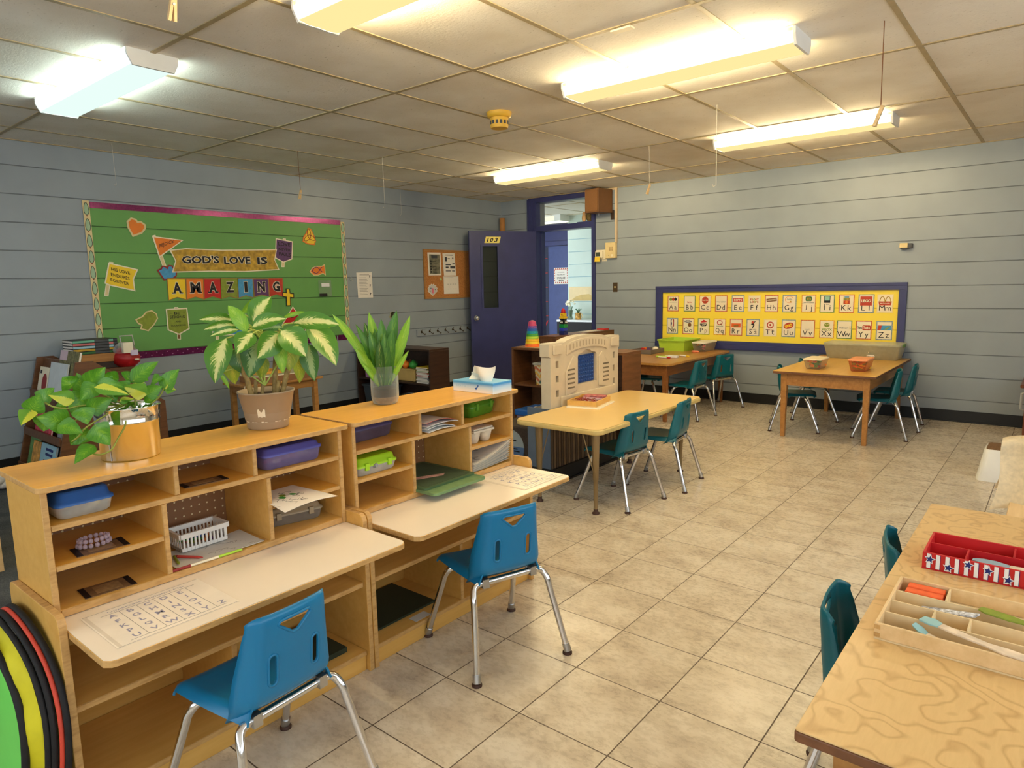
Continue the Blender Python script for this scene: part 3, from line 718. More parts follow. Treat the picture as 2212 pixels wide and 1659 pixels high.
# ------------------------------------------------------------------ stacking school chair (faces local +y)
def make_chair(TEAL):
    t = thing('school_chair', 'x', 'chair', (0, 0, 0))
    hw = lambda v: .106 + .036 * (1 - v) ** 1.25 - .012 * max(0, 1 - v / .16)
    def back(u, v):
        u = u * 2 - 1; z = .322 + .236 * v; e = max(0, (abs(u) - .78) / .22); x = u * hw(v)
        y = -.122 - .026 * v + .010 * u * u + .046 * e ** 1.3 * (1.2 - .72 * v)
        z -= .016 * e ** 2 * max(0, (v - .8) / .2) + .034 * e * max(0, 1 - v / .35)
        if v < .14: y += .022 * (1 - v / .14) ** 2
        if v > .9: y += .006 * ((v - .9) / .1) ** 2
        return (x, y, z)
    q = MB(); nu, nv = 26, 18
    q.sheet(lambda u, v: back(u, v), nu, nv, TEAL, -.0055)
    ob = q.build('backrest', t, local=True)
    me = ob.data
    bm = bmesh.new(); bm.from_mesh(me); bmesh.ops.remove_doubles(bm, verts=bm.verts, dist=1e-5); bmesh.ops.recalc_face_normals(bm, faces=bm.faces); bm.to_mesh(me); bm.free()
    tri_ = [(-.043, .527), (-.038, .532), (.038, .532), (.043, .527), (.006, .496), (-.006, .496)]
    slots = [[(sx * .060 + (.0085 * math.cos(a)), zc + .0085 * math.sin(a)) for zc, a in [(.445, k * PI / 6) for k in range(7)] + [(.388, PI + k * PI / 6) for k in range(7)]] for sx in (-1, 1)]
    c = MB()
    for o in [tri_] + slots: c.prism(o, 'y', -.30, .05, TEAL)
    cu = c.build('cutter')
    bm = bmesh.new(); bm.from_mesh(cu.data); bmesh.ops.remove_doubles(bm, verts=bm.verts, dist=1e-6); bmesh.ops.recalc_face_normals(bm, faces=bm.faces); bm.to_mesh(cu.data); bm.free()
    md = ob.modifiers.new('holes', 'BOOLEAN'); md.operation = 'DIFFERENCE'; md.object = cu; md.solver = 'EXACT'
    new = baked(ob, 'backrest', None); ob.modifiers.clear(); ob.data = new
    bpy.data.objects.remove(cu)
    # moulded lips round the openings
    q = MB()
    def on(x, z):
        v = (z - .322) / .236; u = max(-1, min(1, x / hw(v))); b = back((u + 1) / 2, v); return (x, b[1] - .0045, z)
    for o in [offset(tri_, .003)] + [offset(s, .003) for s in slots]:
        dense = []
        for i in range(len(o)):
            a, b = V(o[i]), V(o[(i + 1) % len(o)]); k = max(1, int((b - a).length / .012)); dense += [a.lerp(b, j / k) for j in range(k)]
        q.tube([on(*p) for p in dense], .0038, TEAL, 6, True)
    q.build('opening_rim', ob, local=True)
    def seat(u, v):
        u = u * 2 - 1; hw_ = .128 + .032 * math.sin(v * PI / 2); e = max(0, (abs(u) - .82) / .18)
        y = -.112 + .285 * v; z = .326 - .008 * math.sin(PI * v) * (1 - u * u) + .006 * u * u
        z -= (.034 - .022 * v) * e ** 1.5
        if v > .86: z -= .018 * ((v - .86) / .14) ** 2
        if v < .10: z += .014 * (1 - v / .1) ** 2 * (1 - e)
        if v > .9: y -= .02 * e * (v - .9) / .1
        return (u * hw_ * (1 - .03 * e), y, z)
    q = MB(); q.sheet(lambda u, v: seat(u, v), 22, 18, TEAL, .006); q.build('seat', t, local=True)
    # chromed tube frame: each bent leg its own tube, cross bars between the clamps
    R = .0112
    for sy, yb in ((-1, -.100), (1, .080)):
        q = MB(); q.tube([(-.105, yb, .2995), (.105, yb, .2995)], R, CHROME, 12); q.build('crossbar', t, local=True)
        for sx in (-1, 1):
            foot = V((sx * .182, sy * .192, .016)); knee = V((sx * .148, yb + sy * .022, .262))
            dirn = (knee - foot).normalized()
            pts = [foot, foot.lerp(knee, .5)] + bez([knee - dirn * .03, knee + V((0, 0, .0)), V((sx * .138, yb + sy * .006, .288)), V((sx * .120, yb, .2985)), V((sx * .100, yb, .2995))], 5)
            q = MB(); q.tube(pts, R, CHROME, 12); lg = q.build('leg', t, local=True)
            q = MB(); q.cyl(foot - dirn * .006, foot + dirn * .022, .0138, STEEL, 12); q.lathe([(.009, .007), (.0135, .014)], foot - V((0, 0, .016)), RUBBER, 12); q.lathe([(.017, 0), (.0175, .006), (.012, .010)], foot - V((0, 0, .016)), RUBBER, 14); q.build('glide', lg, local=True)
    for sx in (-1, 1):
        q = MB(); q.box(sx * .095 - .012, -.115, .285, sx * .095 + .012, -.085, .316, STEEL); q.box(sx * .095 - .014, -.09, .3045, sx * .095 + .014, .12, .3165, P('seat_support', (206, 206, 204), .45)); q.build('seat_bracket', t, local=True)
    return t
TEAL_WARM = P('warm_lit_teal_plastic', (0, 92, 104), .36, 0, .06, 6, .5)  # same chair plastic tinted greener, standing in for warmer light on it
protos = {}
def chair(x, y, heading, label, group=None, m=None):
    """heading: direction the sitter faces, degrees from +x"""
    rz = math.radians(heading - 90); m = m or TEAL_WARM
    if m.name not in protos:
        t = protos[m.name] = make_chair(m); t.location = (x, y, 0); t.rotation_euler.z = rz; t['label'] = label
        if group: t['group'] = group
        return t
    return dup(protos[m.name], (x, y, 0), rz, label, group=group)
gs_ = 'plastic school chairs'
chair(4.49, -6.33, 184, 'blue plastic school chair at the nearest carrel desk, cut off by the bottom edge', gs_, TEAL)
chair(4.478, -5.42, 160.5, 'blue plastic school chair standing alone at the second carrel desk', gs_, TEAL)
chair(3.985, -3.685, 173, 'teal plastic school chair at the near corner of the cream table', gs_)
chair(4.035, -3.20, 188, 'teal plastic school chair at the far end of the cream table', gs_)
chair(3.22, -1.06, 176, 'dark teal school chair at the near right side of the table with the green bin', gs_)
chair(3.222, -.385, 152, 'dark teal school chair turned sideways beside the far end of the green bin table', gs_)
chair(2.66, -.80, 5, 'dark teal school chair under the left side of the green bin table', gs_)
chair(4.207, -1.06, 17, 'dark teal school chair at the near left of the two-box table', gs_)
chair(4.216, -.473, 17.4, 'dark teal school chair at the far left of the two-box table', gs_)
chair(4.86, -.965, 192, 'dark teal school chair at the near right of the two-box table', gs_)
chair(4.905, -.515, 184, 'dark teal school chair at the far right of the two-box table', gs_)
chair(5.785, -4.99, 12, 'teal school chair pushed under the foreground table beside the red tray', gs_)
chair(5.755, -5.50, 4, 'teal school chair pushed under the foreground table beside the wooden tray', gs_)
chair(5.98, -6.02, 95, 'school chair under the near end of the foreground table, only a chrome leg showing', gs_)

# ------------------------------------------------------------------ carrel desks
def carrel(y0, label, divider):
    t = thing('carrel_desk', label, 'desk', (4.05, y0 + .43, 0), 'birch carrel desks with cubbies on top')
    W = .858; y1 = y0 + W; X0, XF = 3.897, 4.165; th = .015
    def part(name, mb, par=t, bevel=.002): return mb.build(name, par, bevel=bevel)
    def board(name, x0, ya, z0, x1, yb, z1, m=BIRCH, me=PLY, face='x', par=None):
        """panel with plywood showing on its front edge"""
        q = MB(); q.box(x0, ya, z0, x1 - .003, yb, z1, m); part_o = q
        q.raw([(x1 - .003, ya, z0), (x1, ya + .0015, z0 + .0015), (x1, yb - .0015, z0 + .0015), (x1 - .003, yb, z0), (x1 - .003, ya, z1), (x1, ya + .0015, z1 - .0015), (x1, yb - .0015, z1 - .0015), (x1 - .003, yb, z1)],
              [(0, 1, 5, 4), (1, 2, 6, 5), (2, 3, 7, 6), (0, 3, 2, 1), (4, 5, 6, 7)], me)
        return q.build(name, par or t)
    q = MB(); o = rrect(3.88, y0 - .013, 4.192, y1 + .013, .014); q.prism(o, 'z', .836, .852, BIRCHT, PLY); part('top', q, bevel=.003)
    board('side_panel', X0, y0, .5155, XF, y0 + th, .836); board('side_panel', X0, y1 - th, .5155, XF, y1, .836)
    board('bottom_board', X0, y0 + th, .5155, XF, y1 - th, .535)
    board('shelf', X0, y0 + th, .733, XF, y1 - th, .748, BIRCHT)
    la, lb = y0 + .270, y0 + .284; ra, rb = y0 + .579, y0 + .593
    board('divider', X0, la, .535, XF - .002, lb, .733); board('divider', X0, ra, .535, XF - .002, rb, .733)
    board('shelf', X0, y0 + th, .631, XF - .003, la, .645, BIRCHT); board('shelf', X0, rb, .631, XF - .003, y1 - th, .645, BIRCHT)
    for a in (.309, .540): board('divider', X0, y0 + a, .748, XF - .003, y0 + a + .014, .836)
    q = MB(); q.box(3.889, y0 + .004, .517, 3.896, y1 - .004, .834, PEG); part('back_panel', q, bevel=0)
    # lower cabinet
    out = [(3.885, 0), (4.252, 0), (4.252, .532), (4.246, .548), (4.232, .556), (3.91, .552), (3.894, .547), (3.885, .53)]
    for ya, yb in ((y0 - .019, y0 - .001), (y1 + .001, y1 + .019)):
        q = MB(); q.prism(out, 'y', ya, yb, BIRCH, PLY); sp = part('base_side', q)
        if ya < y0 and not divider:
            for bx_, bz in ((3.935, .505), (4.065, .505)):
                q = MB(); q.lathe([(.009, 0), (.0085, .003), (.005, .005)], (0, 0, 0), P('bolt_dark', (96, 84, 66), .4, .8), 12); q.xf(Matrix.Translation((bx_, ya - .0, bz)) @ Matrix.Rotation(PI / 2, 4, 'X')); q.build('bolt', sp)
    q = MB(); o = [(3.905, y0), (3.905, y1)] + [(4.452, y1), (4.468, y1 - .012), (4.472, y1 - .025)] + [(4.472, y0 + .025), (4.468, y0 + .012), (4.452, y0)]
    q.prism(o, 'z', .497, .513, BIRCH, PLY); dt = part('desktop', q, bevel=.0015)
    q = MB(); q.prism(offset(o, -.0022), 'z', .5131, .5146, LAM); q.build('laminate', dt)
    board('lower_shelf', 3.90, y0, .300, 4.238, y1, .317, BIRCH); board('lower_bottom', 3.90, y0, .055, 4.238, y1, .071, BIRCH)
    q = MB(); q.box(4.215, y0, 0, 4.232, y1, .0545, BIRCH); part('kick_board', q)
    q = MB(); q.box(3.886, y0, .003, 3.896, y1, .50, BIRCH); part('lower_back', q, bevel=0)
    board('lower_divider', 3.90, y0 + divider - .008, .071, 4.236, y0 + divider + .008, .300, BIRCH)
    return t
D1, D2 = -6.672, -5.772
carrel(D1, 'birch carrel desk nearest the camera, with plants on top', .40)
carrel(D2, 'second birch carrel desk, with glass jar and tissue box on top', .437)
Z1, Z2, Z3 = .5355, .6455, .7485                    # cubby floors
DT = .5151
def lidbox(name, label, x0, y0, z0, x1, y1, h, body, lid, cat='pencil box', group=None, rot=0, lidh=.4, taper=.008, fill=None, latch=None):
    cx, cy = (x0 + x1) / 2, (y0 + y1) / 2
    t = thing(name, label, cat, (cx, cy, z0), group, math.radians(rot))
    a, b = (x1 - x0) / 2, (y1 - y0) / 2; hb = h * (1 - lidh)
    q = MB(); n = 4
    def ring(d, z): return [(p[0], p[1], z) for p in rrect(-a + d, -b + d, a - d, b - d, min(.018, a * .5), n)]
    m = len(ring(0, 0)); rs = [ring(taper + .006, 0), ring(taper, .006), ring(.003, hb)]
    q.raw([v for r_ in rs for v in r_], [(i * m + k, i * m + (k + 1) % m, (i + 1) * m + (k + 1) % m, (i + 1) * m + k) for i in range(2) for k in range(m)], body, True); q.raw(rs[0], [tuple(range(m))[::-1]], body); q.build('body', t, local=True)
    q = MB(); rs = [ring(.0, hb), ring(.0, hb + h * .10), ring(.006, hb + h * .13), ring(.010, h - .004), ring(.018, h)]
    q.raw([v for r_ in rs for v in r_], [(i * m + k, i * m + (k + 1) % m, (i + 1) * m + (k + 1) % m, (i + 1) * m + k) for i in range(4) for k in range(m)], lid, True); q.raw(rs[-1], [tuple(range(m))], lid); q.raw(rs[0], [tuple(range(m))[::-1]], lid); q.build('lid', t, local=True)
    if latch:
        for s in (-1, 1):
            q = MB(); q.box(a - .008, s * b * .55 - .008, hb - h * .18, a + .004, s * b * .55 + .008, hb + h * .22, latch); q.build('latch', t, local=True, bevel=.001)
    if fill:
        q = MB(); rnd = random.Random(hash(label) % 1000)
        for i in range(fill[0]):
            c = fill[1][i % len(fill[1])]; m0 = q.mark(); q.box(-fill[2], -fill[3], -.006, fill[2], fill[3], .006, c)
            q.xf(Matrix.Translation(((rnd.random() - .5) * (a - .02) * 1.5, (rnd.random() - .5) * (b - .02) * 1.5, .02 + rnd.random() * max(.005, hb - .034))) @ Euler((rnd.random() * .6 - .3, rnd.random() * .6 - .3, rnd.random() * 6)).to_matrix().to_4x4(), m0)
        q.build('contents', t, local=True)
    return t
MILK = clear('milky_plastic', (210, 208, 200), .45, .3, .3)
MILKG = clear('smoky_plastic', (150, 140, 128), .55, .3, .3)
PURC = clear('purple_clear', (130, 120, 170), .5, .3, .2)
lidbox('pencil_box', 'blue-lidded clear pencil box in the top left cubby of the nearest desk', 4.00, -6.640, Z3, 4.150, -6.505, .066, MILK, P('box_blue', (42, 92, 160), .4), lidh=.5, fill=(10, [DRED, YEL, GREY], .03, .004), group='lidded pencil boxes')
lidbox('pencil_box', 'purple-lidded clear pencil box full of crayons in the top right cubby of the nearest desk', 4.03, -6.092, Z3, 4.155, -5.880, .064, PURC, P('box_purple', (84, 84, 160), .4), lidh=.35, fill=(26, [ORANGE, PINK, CREAM, RED, DBLUE], .03, .004), group='lidded pencil boxes')
lidbox('pencil_box', 'frosted grey pencil box with clips, under the drawing in the bottom right cubby', 3.99, -6.045, Z1, 4.095, -5.850, .056, MILKG, P('frost_lid', (150, 136, 110), .4), rot=-14, latch=P('frost_lid', (150, 136, 110)), group='lidded pencil boxes')
lidbox('pencil_box', 'dark violet pencil box in the top left cubby of the second desk', 3.97, -5.735, Z3, 4.075, -5.505, .070, P('violet_dark', (84, 74, 92), .4, 0, .2, 30), P('violet_lid', (80, 74, 110), .4), rot=4, group='lidded pencil boxes')
lidbox('pencil_box', 'lime green lidded pencil box in the middle left cubby of the second desk', 4.03, -5.745, Z2, 4.150, -5.560, .062, MILK, P('box_lime', (160, 206, 40), .4), lidh=.5, latch=P('box_lime', (160, 206, 40)), fill=(12, [WHITE, GREY, DGREY], .04, .006), group='lidded pencil boxes')
lidbox('pencil_box', 'dark green pencil box in the top right cubby of the second desk', 3.99, -5.135, Z3, 4.105, -4.945, .070, P('box_green', (76, 130, 34), .35, 0, .12, 20), P('box_green', (76, 130, 34)), rot=8, latch=P('latch_green', (90, 146, 40), .4), group='lidded pencil boxes')
def plate(label, x0, y0, x1, y1, z, rot=0):
    t = thing('printed_card', label, 'card', ((x0 + x1) / 2, (y0 + y1) / 2, z), 'laminated cards in the cubbies', math.radians(rot)); a, b = (x1 - x0) / 2, (y1 - y0) / 2
    q = MB(); q.box(-a, -b, 0, a, b, .0015, P('card_brown', (120, 90, 60), .35, 0, .3, 60)); q.box(-a, -b, .0015, a, -b + .014, .002, BLACK); q.box(-a, b - .014, .0015, a, b, .002, BLACK); q.box(-a + .012, -b + .03, .0015, a - .012, b - .03, .0019, P('card_tan', (150, 118, 78), .35, 0, .3, 90)); q.build('card', t, local=True); return t
plate('dark laminated card lying in the top middle cubby of the nearest desk', 4.07, -6.315, 4.125, -6.19, Z3, -4)
plate('laminated picture card under the bead bracelet in the middle left cubby', 4.07, -6.60, 4.145, -6.48, Z2, -5)
plate('laminated picture card in the bottom left cubby of the nearest desk', 4.075, -6.595, 4.15, -6.475, Z1, -4)
q = MB(); mb_ = clear('bead_clear', (214, 190, 200), .5, .15)
for ring_, rr in ((0, .030), (1, .027)):
    for i in range(16):
        a = 2 * PI * i / 16; m0 = q.mark(); q.lathe([(.001, -.006), (.005, -.004), (.006, 0), (.005, .004), (.001, .006)], (0, 0, 0), mb_, 8, False, False); q.xf(Matrix.Translation((4.082 + rr * math.cos(a) * .8, -6.545 + rr * math.sin(a) * 1.25, Z2 + .0085 + ring_ * .012)), m0)
tag(q.build('bead_bracelet'), 'clear pinkish bead bracelet on the card in the middle left cubby', 'bracelet')
# basket of crayons
t = thing('basket', 'small white slotted plastic basket of crayons in the open middle cubby', 'basket', (4.015, -6.245, Z1 + .006))
q = MB(); bw = P('basket_white', (226, 222, 216), .45); a, b, hh = .045, .072, .056
q.box(-a + .006, -b + .006, 0, a - .006, b - .006, .003, bw)
for s in (-1, 1):
    for i in range(12):
        y = -b + .010 + i * (2 * b - .020) / 11; q.box(s * (a - .004) - .0015, y - .0025, .002, s * (a - .002) + .0015, y + .0025, hh - .012, bw)
    for i in range(7):
        x = -a + .010 + i * (2 * a - .020) / 6; q.box(x - .0025, s * (b - .004) - .0015, .002, x + .0025, s * (b - .002) + .0015, hh - .012, bw)
    q.box(s * a - .004, -b, hh - .014, s * a + .004, b, hh, bw); q.box(-a, s * b - .004, hh - .014, a, s * b + .004, hh, bw)
    q.box(s * (a - .004) - .0015, -b + .004, .002, s * (a - .004) + .002, b - .004, .012, bw); q.box(-a + .004, s * (b - .004) - .0015, .002, a - .004, s * (b - .004) + .002, .012, bw)
q.build('basket_frame', t, local=True)
def crayon(label, p, rz, m, ln=.085, r=.0042, group='loose crayons', tilt=0):
    t = thing('crayon', label, 'crayon', p, group, rz); q = MB(); q.tube([(-ln / 2, 0, r), (ln * .36, 0, r)], r, m, 8); q.tube([(-ln * .44, 0, r), (-ln * .42, 0, r)], r * 1.03, BLACK, 8); q.build('wrapper', t, local=True)
    q = MB(); q.tube([(ln * .36, 0, r), (ln * .38, 0, r), (ln / 2, 0, r)], [r * .85, r * .8, r * .35], m, 8); q.build('tip', t, local=True)
    if tilt: t.rotation_euler.y = tilt
    return t
for i, (m, nm) in enumerate(((OLIVE, 'olive'), (GREEN, 'green'), (DRED, 'dark red'), (BLUE, 'blue'), (MIDB, 'brown'), (ORANGE, 'orange'), (PURPLE, 'purple'))):
    crayon('%s crayon lying inside the white slotted basket' % nm, (4.0 + .006 * (i % 3), -6.275 + .012 * i, Z1 + .012 + .004 * (i % 2)), .5 + .4 * i, m, .07, .0045, 'crayons in the basket')
crayon('red crayon in front of the white basket', (4.105, -6.317, Z1 + .004), .55, P('crayon_red', (196, 70, 60), .6))
crayon('olive crayon beside the left wall of the middle cubby', (4.10, -6.350, Z1 + .004), -.25, OLIVE, .07)
q = MB(); q.sheet(lambda u, v: (4.01 + .145 * v, -6.372 + .26 * u, Z1 + .003 + .004 * max(0, u - .8) * 5 * (1 - v)), 10, 4, PAPERG, .0012)
for i in range(26):
    x, y = 4.02 + random.random() * .12, -6.30 + random.random() * .18; q.tube([(x, y, Z1 + .0042), (x + .01 * random.random(), y + .02, Z1 + .0042), (x + .015, y + .03 * random.random(), Z1 + .0042)], .0006, INKG, 4)
tag(q.build('drawing_sheet'), 'scribbled paper lying under the white basket in the middle cubby', 'paper')
q = MB(); q.tube([(4.157, -6.395, Z1 + .004), (4.160, -6.34, Z1 + .004)], .0042, DRED, 8); q.tube([(4.160, -6.34, Z1 + .004), (4.163, -6.26, Z1 + .004)], .0038, CREAMW, 8); q.tube([(4.163, -6.26, Z1 + .004), (4.165, -6.19, Z1 + .004)], .0038, LIME, 8)
tag(q.build('marker'), 'thin red and white marker along the front edge of the middle cubby', 'marker')
# drawing hanging out of a cubby
q = MB()
def dr(u, v): 
    x = 4.04 + .20 * v + .02 * u * v; return (x, -6.086 + .155 * u + .02 * v * u, Z2 + .004 + .008 * math.sin(PI * u) * v - .022 * max(0, v - .55) * (1.2 - u))
q.sheet(dr, 12, 10, PAPER, .001)
for uc, vc, m in ((.30, .52, GREEN), (.38, .42, OLIVE), (.55, .48, GREEN)):
    o = [V(dr(uc + .06 * math.cos(a), vc + .07 * math.sin(a))) + V((0, 0, .0012)) for a in [k * .7 for k in range(9)]]; q.raw(o, [tuple(range(9))], m)
rd = random.Random(3)
for i in range(22):
    u0, v0 = rd.random() * .7, .2 + rd.random() * .6; q.tube([V(dr(min(1, u0 + .05 * math.sin(k * 1.3 + i)) , min(1, v0 + .025 * k))) + V((0, 0, .001)) for k in range(5)], .0005, INK, 4)
tag(q.build('drawing_sheet'), 'child drawing with green blobs hanging over the right cubby shelf', 'paper')
# magazines, egg carton, papers, chalkboards on desk two
t = thing('folded_magazine', 'folded red and white magazines in the top middle cubby of the second desk', 'magazine', (4.09, -5.355, Z3))
def mag(z0, h, mt, w0, w1):
    q = MB(); q.sheet(lambda u, v: (3.99 + .185 * v, w0 + (w1 - w0) * u, z0 + h * (.25 + .75 * math.sin(PI * min(1, .15 + .85 * u)) ** .8) * (1 - .25 * (1 - v))), 12, 5, mt, .0015, WHITE); q.sheet(lambda u, v: (3.995 + .185 * v, w0 + .004 + (w1 - w0) * u, z0 + .002 + .3 * h * math.sin(PI * u)), 12, 4, WHITE, .0015); return q
mag(Z3 + .024, .022, P('mag_red', (176, 70, 64), .3, 0, .4, 20), -5.44, -5.275).build('upper_magazine', t); mag(Z3 + .002, .020, WHITE, -5.435, -5.285).build('lower_magazine', t)
t = thing('egg_carton', 'pale pulp egg carton piece upside down in the right cubby of the second desk', 'egg carton', (4.08, -5.085, Z2))
pulp = P('pulp', (206, 196, 178), .85, 0, .12, 40, .2, .3)
q = MB(); q.box(4.0, -5.150, Z2 + .046, 4.15, -5.02, Z2 + .056, pulp); q.box(4.005, -5.145, Z2 + .056, 4.145, -5.025, Z2 + .064, pulp, taper=0); q.build('tray_edge', t, bevel=.003)
for yy in (-5.122, -5.05):
    for xx in (4.035, 4.115):
        q = MB(); q.lathe([(.016, 0), (.022, .004), (.030, .03), (.034, .048)], (xx, yy, Z2), pulp, 12); q.build('egg_cup', t)
t = thing('paper_stack', 'curled stack of scribbled papers in the bottom right cubby of the second desk', 'papers', (4.10, -5.03, Z1))
q = MB(); rd = random.Random(8)
for i in range(9):
    k = i / 9; q.sheet(lambda u, v: (3.97 + .19 * v + .012 * k, -5.174 + .235 * u, Z1 + .003 + .004 * i + (.010 + .06 * k) * u ** 1.6), 8, 4, PAPER if i % 2 else PAPERG, .0008)
k = 1
for i in range(16):
    u0, v0 = rd.random() * .5, .3 + rd.random() * .5; q.tube([(3.98 + .19 * (v0 + .03 * j), -5.174 + .235 * (u0 + .03 * j * math.sin(i)), Z1 + .0045 + .032 + .065 * max(0, u0 + .03 * j * math.sin(i)) ** 1.6) for j in range(5)], .0006, INK, 4)
q.build('sheet', t)
t = thing('chalkboard', 'upper green chalkboard with pink chalk smear on the second desk', 'chalkboard', (4.06, -5.351, .547), 'stacked green chalkboards')
chb = P('chalk_green', (66, 84, 60), .7, 0, .12, 12); chf = P('chalk_frame', (74, 100, 66), .5, 0, .1)
q = MB(); q.prism(rrect(-.155, -.138, .150, .138, .012), 'z', .0012, .008, chf); q.build('frame', t, local=True); q = MB(); q.prism(rrect(-.14, -.122, .135, .122, .006), 'z', .0081, .0088, chb); q.prism([(.00, -.07), (.03, -.085), (.075, .03), (.055, .06)], 'z', .0089, .0092, P('chalk_pink', (206, 160, 146), .8, 0, .3, 60)); q.build('slate', t, local=True)
t = thing('chalkboard', 'lower green chalkboard peeking out beneath the pink-smeared one', 'chalkboard', (4.08, -5.351, .536), 'stacked green chalkboards')
q = MB(); q.prism(rrect(-.16, -.142, .185, .142, .015), 'z', .0006, .011, P('chalk_frame_pale', (110, 142, 96), .5, 0, .12, 30)); q.build('frame', t, local=True)
# alphabet mats taped on the desk tops
def mat_sheet(label, x0, y0, x1, y1, faint):
    t = thing('alphabet_mat', label, 'mat', ((x0 + x1) / 2, (y0 + y1) / 2, DT), 'taped alphabet mats')
    q = MB(); q.box(x0, y0, DT, x1, y1, DT + .0006, P('mat_white', (240, 228, 212), .3)); q.box(x0 + .004, y0 + .004, DT + .0006, x1 - .004, y0 + .012, DT + .0008, P('tape', (220, 206, 188), .3)); q.box(x0 + .002, y0 + .004, DT + .0006, x0 + .003, y1 - .004, DT + .0008, INKG); q.box(x1 - .003, y0 + .004, DT + .0006, x1 - .002, y1 - .004, DT + .0008, INKG)
    z = DT + .001; ink = P('mat_ink', (150, 146, 168) if not faint else (186, 170, 158), .6)
    gx0, gx1, gy0, gy1 = x0 + .032, x1 - .016, y0 + .034, y1 - .025
    q.text('Uppercase Alphabet Mat', (gx0 - .006, gy0 + .02, z), (0, gy1 - gy0 - .04, 0), (-.011, 0, 0), ink, .0, True)
    rows = ['ABCDE', 'FGHIJ', 'KLMNO', 'PQRST', 'UVWXYZ']; dx = (gx1 - gx0) / 5; dy = (gy1 - gy0) / 5.6
    for i, r_ in enumerate(rows):
        for j, ch in enumerate(r_): q.textc(ch, (gx0 + dx * (i + .5), gy0 + dy * (j + .5), z), (0, dy * .5, 0), (-dx * .55, 0, 0), ink, .02)
    for j in range(1, 6): q.box(gx0, gy0 + dy * j - .0004, z - .0003, gx1, gy0 + dy * j + .0004, z, INKG)
    for i in (0, 5): q.box(gx0 + dx * i - .0004, gy0, z - .0003, gx0 + dx * i + .0004, gy1, z, INKG)
    q.build('mat', t); return t
mat_sheet('white uppercase alphabet mat taped to the nearest desk top', 4.205, -6.632, 4.429, -6.345, False)
mat_sheet('faded alphabet mat taped at the right end of the second desk top', 4.195, -5.185, 4.440, -4.925, True)
t = thing('chalkboard', 'big dark green board lying in the lower cupboard of the second desk', 'chalkboard', (4.03, -5.55, .0715)); q = MB(); q.box(3.91, -5.745, .072, 4.165, -5.42, .080, P('board_dark', (40, 50, 36), .6)); q.build('slate', t)
t = thing('chalkboard', 'dark green board in the lower cupboard of the nearest desk', 'chalkboard', (4.06, -5.98, .0715)); q = MB(); q.box(3.93, -6.10, .072, 4.19, -5.86, .090, P('board_dark', (40, 50, 36))); q.build('slate', t)
tag(MB().box(4.185, -5.575, .0716, 4.225, -5.50, .0724, PAPERG).build('paper_slip'), 'white paper slip on the lower cupboard floor of the second desk', 'paper')
# ------------------------------------------------------------------ tables
TT = .557
def wood_table(label, x0, y0, x1, y1, top, edge, leg, rr=.006, name='activity_table'):
    t = thing(name, label, 'table', ((x0 + x1) / 2, (y0 + y1) / 2, 0), 'low wooden classroom tables')
    q = MB(); q.prism(rrect(x0, y0, x1, y1, rr), 'z', TT - .022, TT - .003, edge); q.build('top_core', t, bevel=.003)
    q = MB(); q.prism(rrect(x0 + .001, y0 + .001, x1 - .001, y1 - .001, rr), 'z', TT - .0029, TT, top); q.build('tabletop', t, bevel=.001)
    i = .058; ap = .10
    for ya in (y0 + i, y1 - i - .02): q = MB(); q.box(x0 + i + .03, ya, TT - .022 - ap, x1 - i - .03, ya + .02, TT - .0221, leg); q.build('apron', t, bevel=.002)
    for xa in (x0 + i, x1 - i - .02): q = MB(); q.box(xa, y0 + i + .03, TT - .022 - ap, xa + .02, y1 - i - .03, TT - .0221, leg); q.build('apron', t, bevel=.002)
    for sx, xa in ((-1, x0 + i - .008), (1, x1 - i - .042)):
        for sy, ya in ((-1, y0 + i - .008), (1, y1 - i - .042)):
            q = MB(); k = .009; vs = [(xa + k, ya + k, 0), (xa + .05 - k, ya + k, 0), (xa + .05 - k, ya + .05 - k, 0), (xa + k, ya + .05 - k, 0), (xa, ya, TT - .0222), (xa + .05, ya, TT - .0222), (xa + .05, ya + .05, TT - .0222), (xa, ya + .05, TT - .0222)]
            q.raw(vs, [(3, 2, 1, 0), (4, 5, 6, 7), (0, 1, 5, 4), (1, 2, 6, 5), (2, 3, 7, 6), (3, 0, 4, 7)], leg); q.build('leg', t, bevel=.002)
    return t
EDGE = P('worn_edge', (116, 74, 46), .5, 0, .2, 40)
wood_table('low honey wood table with two lidded boxes and a long bin, against the alphabet wall', 4.155, -1.50, 4.925, -.03, HONEY, EDGE, OAK)
wood_table('low oak table with rounded corners and lime green bin, behind the brown cabinet', 2.44, -1.50, 3.225, -.03, OAKT, OAKT, wood('oak_red', (128, 78, 38), (158, 102, 54), .35), .05)
wood_table('pale maple table with craft trays in the right foreground', 5.702, -6.07, 6.48, -4.625, MAPLE, EDGE, OAK)
